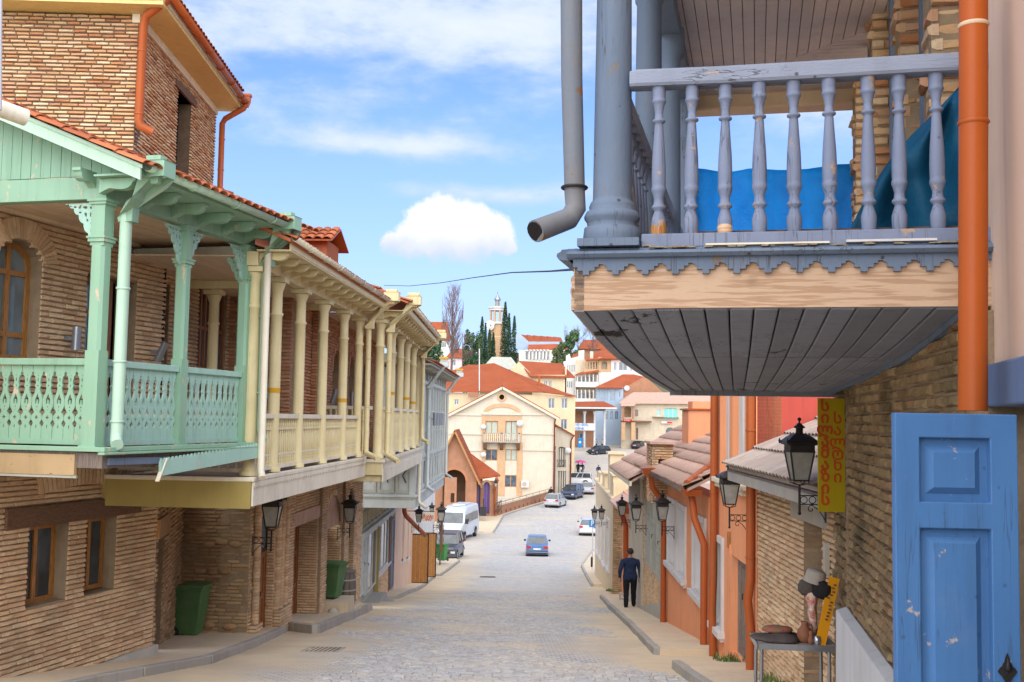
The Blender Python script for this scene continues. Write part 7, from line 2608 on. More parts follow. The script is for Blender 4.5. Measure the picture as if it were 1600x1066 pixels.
plain_wall(WB, end_wall(.1), [(PX(935, 660)[0], PX(935, 660)[2]), (PX(955, 660)[0], PX(955, 660)[2]), (PX(955, 582)[0], PX(955, 582)[2]), (PX(935, 582)[0], PX(935, 582)[2])], (), 'white_far', thick=.05)
plain_wall(WB, end_wall(0), [(PX(955, 640)[0], PX(955, 640)[2]), (PX(1010, 640)[0], PX(1010, 640)[2]), (PX(1010, 560)[0], PX(1010, 560)[2]), (PX(955, 560)[0], PX(955, 560)[2])], w3, 'pinkwhite')
for w in w3:
	fwin(WB, end_wall(0), w[0][0], w[1][0], w[0][1], max(p[1] for p in w), g='glass_far')
MB().box(PX(899, 600)[0], PX(1005, 600)[0], 1.2, 1.4, -8, PX(930, 562, 1.2)[2]).build('inner_wall', MT['stone'], WB)
fr = [(585, 601), (609, 627)]
for (t0, t1) in fr:
	for k in range(6):
		p = PX(902 + k * 6.2, t1, -.5)
		MB().box(p[0] - .1, p[0] + .1, -.6, -.4, p[2], PX(902, t0, -.5)[2]).build('balcony_post', MT['trim_white'], WB)
	a, z = PX(899.5, t1 + 3, -.6)[0], PX(899.5, t1 + 3, -.6)[2]
	MB().box(a, PX(935, 600, -.6)[0], -.6, 1.2, z - .1, z + .1).box(a, PX(935, 600, -.6)[0], -.62, -.58, z + .1, z + .95).build('balcony', MT['white_far'], WB)
	for k in range(4):
		aa, bb, cc, dd_ = rc_(903 + k * 7, 906.5 + k * 7, t0 + 4, t1 + 1, FWB, 1.1)
		MB().box(aa, bb, 1.1, 1.15, cc, dd_).build('door', MT['glass_far'], WB)
slab_roof(WB, [PX(898, 586, -1), PX(936, 580, -1), PX(935, 577, .5), PX(906, 582, .5)])
slab_roof(WB, [PX(914, 562, -.6), PX(1010, 560, -.6), PX(985, 540, 9), PX(945, 543, 9)])
slab_roof(WB, [PX(936, 560, -.7), PX(1010, 561, -.7), PX(1000, 548, 5), PX(965, 550, 5)])
MB().box(PX(922, 560)[0], PX(927, 560)[0], .2, .9, PX(922, 562)[2], PX(922, 549)[2]).build('chimney', MT['stone'], WB)
MB().box(PX(899, 600)[0], PX(899.8, 600)[0], 0, 8, -8, PX(899, 585)[2]).build('end_wall', MT['white_far'], WB)

# ---- pale blue glazed house
BH, FBH = farthing('blue_house', 'pale blue-grey house with a wall of tall glazing under a red hipped roof', 931, 203, 0)
def PB(px, py, y=0): a, z = FBH.ony(px, py, y); return (a, y, z)
gl = [rc_(932 + k * 6.2, 937.4 + k * 6.2, 607, 627, FBH) for k in range(3)] + [rc_(953.5, 961, 607, 627, FBH)]
wl_ = [archhole(*rc_(946 + k * 7.5, 951 + k * 7.5, 642, 656, FBH), .4) for k in range(3)]
plain_wall(BH, end_wall(0), [(0, -9), (PB(974, 640)[0], -9), (PB(974, 605)[0], PB(974, 605)[2]), (0, PB(931, 604)[2])], [recthole(*w) for w in gl] + wl_ + [recthole(*rc_(966.5, 969.5, 612, 622, FBH))], 'bluehouse')
for w in gl:
	fwin(BH, end_wall(0), *w, m='bluehouse', g='glass_pale', nx=2, nz=2, fw=.1)
for w in wl_:
	fwin(BH, end_wall(0), w[0][0], w[1][0], w[0][1], max(p[1] for p in w), m='bluehouse')
fwin(BH, end_wall(0), *rc_(966.5, 969.5, 612, 622, FBH), nx=0)
slab_roof(BH, [PB(929, 605.5, -.8), PB(966, 606, -.8), PB(990, 585, 7), PB(973, 585, 7)])
slab_roof(BH, [PB(966, 606, -.8), PB(974, 606, 0), PB(1012, 590, 8), PB(990, 585, 7)])
plain_wall(BH, end_wall(.3), [(PB(972, 660)[0], -9), (PB(1042, 630)[0], -9), (PB(1042, 620)[0], PB(1042, 618)[2]), (PB(1008, 588)[0], PB(1008, 588)[2]), (PB(972, 608)[0], PB(972, 608)[2])], (), 'salmon_brick')
x, z = FBH.ony(979.5, 607, -.3)
MB().lathe([(.02, .1), (.3, .06), (.45, -.02), (.52, -.08)], (x, -.3, z), 14, rot=Matrix.Rotation(R(95), 3, 'X')).build('satellite_dish', MT['trim_white'], BH)

# ---- cut stone house at the bend
SHs, FS = farthing('stone_house', 'cut stone house with a corner loggia and turquoise shutters at the bend of the road', 971, 196, 0)
def PS(px, py, y=0): a, z = FS.ony(px, py, y); return (a, y, z)
hs_ = [archhole(*rc_(974.5, 986, 635.5, 652, FS), .5), recthole(*rc_(992, 997, 640, 651, FS)), recthole(*rc_(1026.5, 1032, 639.5, 650, FS)), archhole(*rc_(1037, 1059, 637, 655, FS), .6), recthole(*rc_(1064, 1069, 640, 645.5, FS)),
	recthole(*rc_(1089, 1091.5, 640, 651, FS)), recthole(*rc_(1093.5, 1096, 640, 651, FS)), archhole(*rc_(1040, 1055, 668, 684, FS), .8), archhole(*rc_(986, 990, 668, 687, FS), .3), archhole(*rc_(993.5, 997, 668, 687, FS), .3)]
plain_wall(SHs, end_wall(0), [(0, -9), (PS(1130, 640)[0], -9), (PS(1130, 629)[0], PS(1130, 629)[2]), (0, PS(971, 628)[2])], hs_, 'stone')
for i, h in enumerate(hs_):
	a, b, c, d = min(p[0] for p in h), max(p[0] for p in h), min(p[1] for p in h), max(p[1] for p in h)
	if i in (2, 3, 4):
		fwin(SHs, end_wall(0), a, b, c, d, m='trim_white', g='shutter_teal', nx=1 if i != 3 else 2)
	elif i == 0:
		MB().box(a, b, 1.2, 1.3, c, d).build('loggia_back', MT['tan_brickwork'], SHs)
		MB().box(a, b, -.05, .05, c + .7, c + .8).build('loggia_rail', MT['wood_dark'], SHs)
	else:
		fwin(SHs, end_wall(0), a, b, c, d, m='wood_door')
for k in range(19):       # stone courses standing proud, laid in long blocks
	z0 = PS(990, 690)[2] + k * .38
	if z0 > PS(990, 632)[2]:
		break
	u = PS(990, 640)[0] + (k % 2) * .5
	while u < PS(1120, 640)[0]:
		l = random.uniform(.9, 1.6)
		inside = any(inpoly((u + l / 2, z0 + .18), h) or inpoly((u + .1, z0 + .18), h) or inpoly((u + l - .1, z0 + .18), h) for h in hs_)
		if not inside:
			MB().box(u + .02, u + l - .02, -.05, .0, z0 + .02, z0 + .36).build('stone_block', MT['stone'], SHs)
		u += l
slab_roof(SHs, [PS(967, 629.5, -.8), PS(1135, 630.5, -.8), PS(1100, 613.5, 6), PS(990, 613, 6)], m='tile_pink')
slab_roof(SHs, [PS(967, 629.5, -.8), PS(990, 613, 6), PS(975, 620, 12)], m='tile_pink')
slab_roof(SHs, [PS(970, 633.5, -1.6), PS(991, 633.5, -1.6), PS(996, 629, -.2), PS(972, 629, -.2)], m='tile_pink')
for px in (973.5, 989):
	p0, p1 = PS(px, 655, -1.2), PS(px, 633, -1.2)
	MB().box(p0[0] - .15, p0[0] + .15, -1.35, -1.05, p0[2], p1[2]).build('loggia_post', MT['salmon_brick'], SHs)
	p0, p1 = PS(px, 688, -1.2), PS(px, 659, -1.2)
	MB().box(p0[0] - .35, p0[0] + .35, -1.5, -.8, p0[2], p1[2]).build('pier', MT['tan_brickwork'], SHs)
p0 = PS(972, 658, -1.3)
MB().box(PS(971, 658, -1.3)[0], PS(1018, 658, -1.3)[0], -1.5, 0, p0[2] - .2, p0[2] + .1).build('loggia_floor', MT['wood_dark'], SHs)
a, b, c, d = rc_(973.5, 987.5, 655, 658.6, FS, -1.6)
sg = MB().box(a, b, -1.66, -1.6, c, d).build('sign_board', MT['sign_red'], SHs)
text(sg, 'ბანკი', .36, Tr(a + .2, -1.67, c + .1) @ X90, 'trim_white', ext=.002)
a, b, c, d = rc_(1033.5, 1050, 658.5, 662, FS, -.4)
MB().box(a, b, -.45, -.38, c, d).build('sign_board', MT['trim_white'], SHs)
a, b, c, d = rc_(1042, 1050, 659, 661.5, FS, -.4)
MB().box(a, b, -.47, -.452, c, d).build('sign_band', MT['sign_red'], SHs)
MB().box(PS(1019, 652)[0], PS(1060, 652)[0], -.9, -.0, PS(1019, 651.5)[2] - .05, PS(1019, 651.5)[2]).build('balcony_slab', MT['wood_dark'], SHs)
MB().tube([PS(1081.5, 630, -.3), PS(1081.5, 660, -.3)], .1, 6).build('downpipe', MT['terra_pipe'], SHs)
# far orange end of the row right of the stone house is hidden by the tiled roofs

# ---- hilltop: clock tower, arcade, trees
TW, FT = farthing('clock_tower', 'pink brick clock tower with an open columned belfry and metal cupola on the hill', 774, 300)
def PT(px, py, y=0): a, z = FT.ony(px, py, y); return (a, y, z)
zb, z1, z2, z3 = PT(774, 560)[2], PT(774, 508)[2], PT(774, 504)[2], PT(774, 486)[2]
MB().lathe([(2.75, zb - 6), (2.75, PT(774, 528)[2]), (2.3, PT(774, 526)[2]), (2.3, z1)], (0, 0, 0), 8, smooth=False, rot=Matrix.Rotation(R(0), 3, 'Z')).build('shaft', MT['tan_brickwork'], TW)
MB().lathe([(2.5, z1), (2.75, z1 + .25), (2.75, z1 + .6), (2.3, z2)], (0, 0, 0), 8, smooth=False).build('cornice', MT['trim_white'], TW)
for k in range(8):
	a = R(22.5 + 45 * k)
	MB().lathe([(.34, z2), (.30, z3)], (1.95 * math.cos(a), 1.95 * math.sin(a), 0), 8).build('belfry_column', MT['tan_brickwork'], TW)
MB().lathe([(2.4, z3), (2.45, z3 + .5), (2.7, z3 + .7), (2.7, z3 + 1.0), (1.0, PT(774, 479)[2])], (0, 0, 0), 8, smooth=False).build('belfry_roof', MT['trim_white'], TW)
z4, z5, z6, z7 = PT(774, 479)[2], PT(774, 469)[2], PT(774, 460)[2], PT(774, 456)[2]
for k in range(6):
	a = R(60 * k + 15)
	MB().lathe([(.14, z4), (.14, z5)], (.62 * math.cos(a), .62 * math.sin(a), 0), 6).build('lantern_post', MT['kerb'], TW)
MB().lathe([(.95, z5), (.98, z5 + .15), (.45, z5 + (z6 - z5) * .6), (.10, z6), (.05, z6 + .2), (.16, z6 + .35), (.03, z7), (.02, z7 + .3)], (0, 0, 0), 10).build('cupola', MT['alu'], TW)
cxp = PT(766, 510, -2.6)
MB().lathe([(.02, .06), (.95, .06), (.98, 0)], (cxp[0], -2.62, cxp[2]), 20, rot=Matrix.Rotation(R(90), 3, 'X') @ Matrix.Rotation(R(0), 3, 'Y')).build('clock_face', MT['trim_white'], TW)
MB().tube([(cxp[0] + 1.02 * math.cos(a), -2.66, cxp[2] + 1.02 * math.sin(a)) for a in [i * PI / 12 for i in range(24)]], .10, 5, closed=True).build('clock_rim', MT['white_far'], TW)
MB().bar((cxp[0], -2.72, cxp[2]), (cxp[0] + .35, -2.72, cxp[2] + .45), .10).bar((cxp[0], -2.72, cxp[2]), (cxp[0] - .05, -2.72, cxp[2] + .75), .08).build('clock_hands', MT['iron'], TW)
MB().box(cxp[0] - .9, cxp[0] + .9, -2.3, -2.2, zb, zb + 1).build('door', MT['wood_door'], TW)
MB().poly([(-1.3, z1 - .2), (1.3, z1 - .2), (.9, z1 + .6), (0, z1 + 1.15), (-.9, z1 + .6)], (), lambda u, v, w: (cxp[0] + u, -2.55 + w, v), .3).build('clock_gable', MT['trim_white'], TW)

TH, FTH = farthing('terraced_house', 'hilltop white house with a row of arched bays and sawtooth red roofs', 808, 270)
def PH(px, py, y=0): a, z = FTH.ony(px, py, y); return (a, y, z)
hs_ = [archhole(*rc_(821.5 + k * 5.4, 824.6 + k * 5.4, 549, 562, FTH), .5) for k in range(7)]
plain_wall(TH, end_wall(0), [(PH(811, 590)[0], PH(811, 590)[2]), (PH(884, 590)[0], PH(884, 590)[2]), (PH(884, 547)[0], PH(884, 547)[2]), (PH(811, 548)[0], PH(811, 548)[2])], hs_, 'white_far')
for h in hs_:
	a, b = min(p[0] for p in h), max(p[0] for p in h)
	MB().box(a, b, .5, .6, h[0][1], max(p[1] for p in h)).build('window_dark', MT['glass_far'], TH)
	MB().box(b + .25, b + .55, -.4, 0, h[0][1], max(p[1] for p in h) + .2).build('pilaster', MT['trim_white'], TH)
	MB().poly(arc((a + b) / 2, max(p[1] for p in h), .5, .45, 0, 180, 8), (), lambda u, v, w: (u, -.1 - w, v), .3).build('round_parapet', MT['trim_white'], TH)
MB().hexa([PH(824, 549, .2), PH(872, 548, .2), PH(872, 545, 6), PH(828, 545, 6), PH(826, 539, 3), PH(872, 538, 3), PH(872, 537, 6), PH(828, 538, 6)]).build('roof', MT['roof_far'], TH)
for k in range(6):
	p0 = 812 + k * 10.5
	slab_roof(TH, [PH(p0 + 6, 535 + k * .6, 5), PH(p0 + 17, 535 + k * .6, 5), PH(p0 + 12, 524.5 + k * .6, 11), PH(p0, 522 + k * .8, 11)])
MB().add([PH(806, 545, 4), PH(806, 523, 4), PH(812, 521, 4), PH(826, 534, 4), PH(826, 548, 4)], [(4, 3, 2, 1, 0)]).add([PH(826, 545, 4.2), PH(880, 545, 4.2), PH(880, 534, 4.2), PH(826, 534, 4.2)], [(0, 1, 2, 3)]).build('side_wall', MT['bluehouse'], TH)
for (p0, p1, t0, t1, dd, lab) in ((905, 965, 531, 545, 290, 'red roofs seen through the bare trees at the right of the hill'), (862, 886, 533, 548, 285, 'brown roof between the terraced house and the pine')):
	o, f = farthing('hill_house', lab, p0, dd)
	a, zt = f.ony(p0, t1, 0)
	b, _ = f.ony(p1, t1, 0)
	plain_wall(o, end_wall(0), [(a, zt - 7), (b, zt - 7), (b, zt), (a, zt)], (), 'salmon_brick')
	slab_roof(o, [(a - .5, -.5, zt), (b + .5, -.5, zt), (b - 1.5, 5, f.ony(p1, t0, 5)[1]), (a + 1.5, 5, f.ony(p0, t0, 5)[1])])
	slab_roof(o, [(b + .5, -.5, zt), (b + .5, 10, zt), (b - 1.5, 5, f.ony(p1, t0, 5)[1])])


# ---- trees
def leafmat(name, c1, c2):
	m = bpy.data.materials.new(name)
	m.use_nodes = True
	g = NT(m.node_tree)
	bs = g.n['Principled BSDF']
	geo = g.new('ShaderNodeNewGeometry')
	c = g.mix(geo.outputs['Random Per Island'], c1, c2)
	g.put(bs.inputs['Base Color'], c)
	bs.inputs['Roughness'].default_value = .7
	bs.inputs['Specular IOR Level'].default_value = .2
	return m


MT['cypress'] = leafmat('cypress_foliage', (0.022, 0.055, 0.026), (0.055, 0.105, 0.045))
MT['pine'] = leafmat('pine_foliage', (0.045, 0.085, 0.035), (0.09, 0.14, 0.055))
MT['shrub'] = leafmat('shrub_foliage', (0.05, 0.08, 0.03), (0.11, 0.13, 0.05))


def leaf_cloud(rnd, n, sample, size, m, parent, name='crown', up=.4):
	vs, fs = [], []
	for i in range(n):
		p, out = sample(rnd)
		out = (out + Vector((rnd.uniform(-.5, .5), rnd.uniform(-.5, .5), rnd.uniform(-.2, .6)))).normalized()
		s = out.orthogonal().normalized()
		s.rotate(Matrix.Rotation(rnd.uniform(0, 6.28), 3, out))
		t = out.cross(s)
		L = size * rnd.uniform(.6, 1.4)
		W = L * rnd.uniform(.35, .6)
		b = len(vs)
		vs += [p - s * L, p - t * W, p + s * L + out * L * .3, p + t * W]
		fs.append((b, b + 1, b + 2, b + 3))
	mb = MB().add(vs, fs)
	return mb.build(name, MT[m], parent)


def cypress(label, px, ptop, pbot, wpx, d, seed, group='cypress trees around the clock tower'):
	rnd = random.Random(seed)
	base = at(px, pbot, d)
	top = at(px, ptop, d)
	H = top.z - base.z
	Wd = wpx / FPX * d / 2
	t = thing('cypress_tree', label, 'tree', Tr(base.x, base.y, base.z), group)
	MB().lathe([(.22, -3), (.16, H * .4), (.04, H * .92)], (0, 0, 0), 6).build('trunk', MT['bark'], t)
	lob = [(rnd.uniform(0, 6.28), rnd.uniform(.05, .95), rnd.uniform(.6, 1.25)) for _ in range(26)]

	def samp(r):
		h = r.random() ** 1.15
		a = r.uniform(0, 6.28)
		k = 1.0
		for (la, lh, lk) in lob:
			da = abs((a - la + PI) % (2 * PI) - PI)
			if da < .55 and abs(h - lh) < .07:
				k = max(k * .9, lk)
		prof = (1 - h) ** .62 * (.55 + .45 * min(1, h * 5))
		rad = Wd * prof * k * (r.random() ** .35)
		return Vector((rad * math.cos(a), rad * math.sin(a), h * H)), Vector((math.cos(a) * .6, math.sin(a) * .6, .8))
	leaf_cloud(rnd, int(900 + H * Wd * 70), samp, .26, 'cypress', t)


cypress('slim cypress at the far left of the tower group', 752, 495, 578, 15, 285, 1)
cypress('very slim cypress just right of the leftmost cypress', 757.5, 505, 578, 9, 292, 2)
cypress('short cypress in front of the clock tower shaft', 764, 515, 578, 15, 280, 3)
cypress('small cypress at the foot of the tower, right of the short one', 770, 520, 578, 11, 282, 4)
cypress('tallest broad cypress right against the tower', 788, 472, 578, 20, 287, 5)
cypress('dark cypress half merged with the tallest one', 794, 490, 578, 14, 284, 6)
cypress('separate slim cypress right of the tallest one', 802.5, 494, 578, 15, 283, 7)


def blob_tree(name, label, px, py, pbot, wpx, hpx, d, seed, m='pine', group=None, flat=1.0, n=3500, size=.32):
	rnd = random.Random(seed)
	c = at(px, py, d)
	b = at(px, pbot, d)
	t = thing(name, label, 'tree', Tr(c.x, c.y, b.z), group)
	H = c.z - b.z
	Wd, Hd = wpx / FPX * d / 2, hpx / FPX * d / 2
	MB().tube([(0, 0, -3), (.1, 0, H * .5), (-.1, .1, H + Hd * .6)], [.28, .2, .05], 6).build('trunk', MT['bark'], t)
	lobes = []
	for k in range(13):
		a = rnd.uniform(0, 6.28)
		r = rnd.uniform(.2, .75)
		lobes.append((Vector((math.cos(a) * r * Wd, math.sin(a) * r * Wd, H + rnd.uniform(-.75, .75) * Hd)), rnd.uniform(.25, .5)))
	for (lc, lr) in lobes[:6]:
		MB().tube([(0, 0, H * .6), lc * .6 + Vector((0, 0, H * .25)), lc], [.09, .06, .03], 5).build('limb', MT['bark'], t)

	def samp(r):
		lc, lr = lobes[r.randrange(len(lobes))]
		v = Vector((r.gauss(0, 1), r.gauss(0, 1), r.gauss(0, 1))).normalized()
		k = r.random() ** .4
		return lc + Vector((v.x * Wd * lr * k, v.y * Wd * lr * k, v.z * Hd * lr * 1.1 * flat * k)), v
	leaf_cloud(rnd, n, samp, size, m, t)


blob_tree('evergreen_tree', 'rounded dark green tree left of the cypresses', 737, 550, 585, 30, 70, 265, 11, 'pine')
blob_tree('evergreen_tree', 'lower dark bushy tree at the foot of the cypresses', 748, 568, 590, 34, 36, 255, 12, 'cypress')
blob_tree('pine_tree', 'layered green pine standing right of the hilltop white house', 892, 543, 590, 36, 56, 255, 13, 'pine', flat=.5, n=4500)
blob_tree('evergreen_tree', 'loose brownish green tree between the white house and the pine', 872, 557, 590, 24, 44, 250, 14, 'shrub', n=1700)
blob_tree('evergreen_tree', 'dark bluish treetop just above the far end of the cream eaves', 677, 555, 620, 36, 70, 210, 15, 'cypress', n=2600)


def bare_tree(name, label, px, ptop, pbot, wpx, d, seed, upright=.75, group=None, depth_n=5, trunk=.22, nlim=22):
	rnd = random.Random(seed)
	b = at(px, pbot, d)
	H = at(px, ptop, d).z - b.z
	Wd = wpx / FPX * d / 2
	t = thing(name, label, 'tree', Tr(b.x, b.y, b.z), group)
	MB().tube([(0, 0, -3), (.05, 0, H * .3), (-.08, .05, H * .62), (.0, 0, H * .97)], [trunk, trunk * .8, trunk * .45, .02], 7).build('trunk', MT['bark'], t)
	tw = MB()

	def grow(p, dr, L, r, lvl):
		if lvl == 0:
			return
		pts = [p]
		q_ = p.copy()
		dd = dr.copy()
		k = 3
		for i in range(k):
			dd = (dd + Vector((rnd.uniform(-.2, .2), rnd.uniform(-.2, .2), upright * .22))).normalized()
			q_ = q_ + dd * L / k
			if abs(q_.x) > Wd:
				q_.x = math.copysign(Wd, q_.x) * rnd.uniform(.9, 1)
			pts.append(q_.copy())
		tw.tube(pts, [r, r * .8, r * .6, r * .35], 4 if lvl > 1 else 3, caps=False)
		for i in range(3 if lvl > 1 else 2):
			f = rnd.uniform(.3, 1)
			a = pts[min(3, int(f * 3))]
			nd = (dd + Vector((rnd.uniform(-.8, .8), rnd.uniform(-.8, .8), rnd.uniform(-.1, .5)))).normalized()
			grow(a, nd, L * rnd.uniform(.45, .7), r * .6, lvl - 1)

	for i in range(nlim):
		h = rnd.uniform(.12, .9)
		a = rnd.uniform(0, 6.28)
		dr = Vector((math.cos(a), math.sin(a), upright * 1.8)).normalized()
		sp_ = Wd * (1.25 - abs(h - .45) * 1.3)
		L = min(sp_ * (1 + upright * 1.1), (1 - h) * H * 1.15)
		grow(Vector((0, 0, h * H)), dr, max(L, .6), trunk * .35 * (1 - h * .6), depth_n)
	tw.build('branches', MT['twig'], t, kind='stuff')


bare_tree('poplar_tree', 'tall leafless poplar rising left of the clock tower', 705, 453, 590, 34, 250, 21, 1.0, depth_n=4, nlim=42, trunk=.3)
bare_tree('bare_tree', 'spreading leafless tree left of the two beside it, behind the pine', 903, 514, 575, 44, 275, 22, .35, 'leafless trees on the right of the hill', 5, nlim=14)
bare_tree('bare_tree', 'leafless tree standing farthest right on the hill, nearest the balcony', 925, 510, 575, 46, 280, 23, .35, 'leafless trees on the right of the hill', 5, nlim=14)
bare_tree('bare_tree', 'short leafless tree in the grounds right of the poplar', 722, 520, 590, 30, 262, 24, .4, None, 4, nlim=12)
tube_thing('overhead_wire', 'thin overhead wire sagging across the sky to the blue-grey balcony', 'wire',
		[at(600, 446, 33), at(640, 447, 29), at(690, 442, 24), at(740, 434, 19), (at(800, 426, 14)), at(860, 424, 9.5), at(912, 420, 5.2)], .008, 'iron', n=5)

# street lanterns
MT['tyre'] = mat('tyre_rubber', (0.022, 0.022, 0.022), None, 5, .3, .85, .1)
MT['rim'] = mat('wheel_rim', (0.28, 0.28, 0.29), None, 5, .2, .35, 0, metal=.7)
MT['chrome'] = mat('dull_chrome', (0.42, 0.42, 0.43), None, 5, .2, .25, 0, metal=.8)
MT['blackplastic'] = mat('black_plastic', (0.03, 0.03, 0.032), None, 5, .2, .6, 0)
MT['plate'] = mat('number_plate', (0.62, 0.62, 0.6), None, 5, .1, .5, 0)
MT['red_lens'] = mat('red_lamp_lens', (0.42, 0.015, 0.012), (0.3, 0.01, 0.01), 8, .4, .25, 0, spec=.7)
MT['white_lens'] = mat('clear_lamp_lens', (0.62, 0.62, 0.60), (0.45, .45, .45), 8, .4, .15, 0, spec=.8)
MT['amber_lens'] = mat('amber_lamp_lens', (0.5, 0.18, 0.02), None, 8, .2, .25, 0)
MT['carglass'] = glassmat('car_glass', (0.045, 0.055, 0.06), rough=.05, spec=.9)


def carpaint(name, c, dust=.35):
	m = mat(name, c, tuple(x * .9 for x in c), 2, .4, .28, 0, spec=.6, dirt=(.40, .34, .25), dscale=1.2, damt=dust)
	return m


def lantern_proto(mirror=1, full=True, arm=.36):
	t = thing('street_lantern', 'x', 'street lamp')
	s = -mirror
	cx = s * arm
	fr = MB()
	# four tapering corner bars, top and bottom frames
	zb, zt, rb, rt = .06, .46, .10, .165
	cs = [(-1, -1), (1, -1), (1, 1), (-1, 1)]
	for (a, b) in cs:
		fr.bar((cx + a * rb, b * rb, zb), (cx + a * rt, b * rt, zt), .018)
	for i in range(4):
		a, b = cs[i], cs[(i + 1) % 4]
		fr.bar((cx + a[0] * rb, a[1] * rb, zb), (cx + b[0] * rb, b[1] * rb, zb), .022)
		fr.bar((cx + a[0] * rt, a[1] * rt, zt), (cx + b[0] * rt, b[1] * rt, zt), .024)
		# scalloped foot hoops
		fr.tube([(cx + a[0] * rb, a[1] * rb, zb), (cx + a[0] * rb * 1.05, a[1] * rb * 1.05, .03), (cx + a[0] * rb * .45, a[1] * rb * .45, .0), (cx, 0, -.005)], .008, 5)
	fr.build('lantern_frame', MT['iron'], t)
	for i in range(4):
		a, b = cs[i], cs[(i + 1) % 4]
		k0, k1 = rb * .96, rt * .96
		p = MB()
		vs = [(cx + a[0] * k0, a[1] * k0, zb + .01), (cx + b[0] * k0, b[1] * k0, zb + .01), (cx + b[0] * k1, b[1] * k1, zt - .01), (cx + a[0] * k1, a[1] * k1, zt - .01)]
		nrm = Vector(((a[0] + b[0]) / 2, (a[1] + b[1]) / 2, 0)).normalized() * .004
		p.hexa([Vector(vs[0]) - nrm, Vector(vs[1]) - nrm, Vector(vs[1]), Vector(vs[0]), Vector(vs[3]) - nrm, Vector(vs[2]) - nrm, Vector(vs[2]), Vector(vs[3])])
		p.build('glass_pane', MT['frost'], t)
	c = MB()
	k = math.sqrt(2)
	def sq(r, z): return (r * k, z)
	c.lathe([sq(.17, .47), sq(.17, .545), sq(.19, .55), sq(.228, .575), sq(.215, .60), sq(.15, .66), sq(.085, .70), sq(.055, .71)], (cx, 0, 0), 4, smooth=False)
	c.lathe([(.05, .70), (.05, .78), (.075, .785), (.08, .80), (.045, .825), (.03, .85), (.012, .855), (.012, .88), (.028, .895), (.028, .915), (.004, .935)], (cx, 0, 0), 10)
	for (a, b) in cs:
		c.lathe([(.006, .56), (.018, .60), (.012, .62), (.004, .64)], (cx + a * .222, b * .222, 0), 6)
	c.build('lantern_cap', MT['iron'], t)
	b = MB()
	b.tube([(cx, 0, -.01), (cx, 0, -.38)], .017, 8)
	b.lathe([(.01, -.42), (.026, -.40), (.02, -.38)], (cx, 0, 0), 8)
	b.tube([(cx, 0, -.15), (0, 0, -.15)], .008, 5).tube([(cx, 0, -.27), (0, 0, -.27)], .008, 5)
	for i in range(3):
		q_ = cx + (0 - cx) * (i + .5) / 3
		b.tube([(q_ + .048 * math.cos(a), 0, -.21 + .048 * math.sin(a)) for a in [j * PI / 7 for j in range(14)]], .006, 4, closed=True)
	spi = []
	for j in range(17):
		a = j / 16 * 3.6 * PI / 2
		r = .055 * (1 - j / 22)
		spi.append((cx * .55 + r * math.cos(a + 1.0) * -s, 0, -.335 + r * math.sin(a + 1.0)))
	b.tube(spi[::-1] + [(cx * .45, 0, -.30), (cx * .28, 0, -.34), (cx * .1, 0, -.43), (0, 0, -.50)], .007, 4)
	b.box(-.006, .006, -.03, .03, -.52, -.12)
	b.build('wall_bracket', MT['iron'], t)
	return t


LP = lantern_proto(1)
LQ = lantern_proto(-1)
bpy.context.view_layer.update()


def place_lantern(proto, px, py_fin, py_stem, d, label, group, first=False, yaw=0, armx=.36, mir=1):
	a = at(px, py_fin, d)
	b = at(px, py_stem, d)
	s = (a.z - b.z) / (.935 + .42)
	off = Vector((armx * s * mir, 0, 0))
	M4 = Matrix.Translation(Vector((a.x + off.x, d, b.z + .42 * s))) @ Matrix.Scale(s, 4)
	if first:
		proto.matrix_world = M4
		proto['label'] = label
		proto['group'] = group
		return proto
	c = copy_tree(proto, M4, label)
	c['group'] = group
	return c


gR = 'black iron wall lanterns along the right-hand houses'
place_lantern(LP, 1249, 652, 805, 10.2, 'largest black lantern overlapping the yellow sign', gR, True)
place_lantern(LP, 1140, 718, 826, 15.6, 'black lantern on the tall orange house between its two terracotta pipes', gR)
place_lantern(LP, 1035, 766, 837, 24.2, 'black lantern in front of the windows of the lower orange house', gR)
place_lantern(LP, 994, 772, 833, 29, 'black lantern in front of the grey-green shutters', gR)
place_lantern(LP, 972, 773, 822, 37, 'black lantern just above the walking man, beside the orange pipe', gR)
place_lantern(LP, 940, 788, 823, 47, 'right-hand one of the twin lanterns on the yellow house', gR)
place_lantern(LP, 929, 789, 822, 50, 'left-hand one of the twin lanterns on the yellow house', gR)
gL = 'black iron wall lanterns along the left-hand houses'
place_lantern(LQ, 427, 752, 862, 19.6, 'black lantern cut by the cream balcony fascia, before the first arched door', gL, True, mir=-1)
place_lantern(LQ, 548, 768, 840, 28.4, 'black lantern at the end of the brick arcade above the barrel bin', gL, mir=-1)
place_lantern(LQ, 655, 788, 830, 42, 'black lantern left of the red lettered market sign', gL, mir=-1)
place_lantern(LQ, 675, 784, 812, 52, 'black lantern rising right above the red lettered market sign', gL, mir=-1)
place_lantern(LQ, 690, 784, 830, 56, 'black lantern between the market sign and the van', gL, mir=-1)
place_lantern(LQ, 738, 753, 772, 110.5, 'small lantern on the brick arcade left of the violet doors', gL, mir=-1)
place_lantern(LQ, 775, 748, 768, 110.5, 'small lantern at the right corner of the brick arcade', gL, mir=-1)

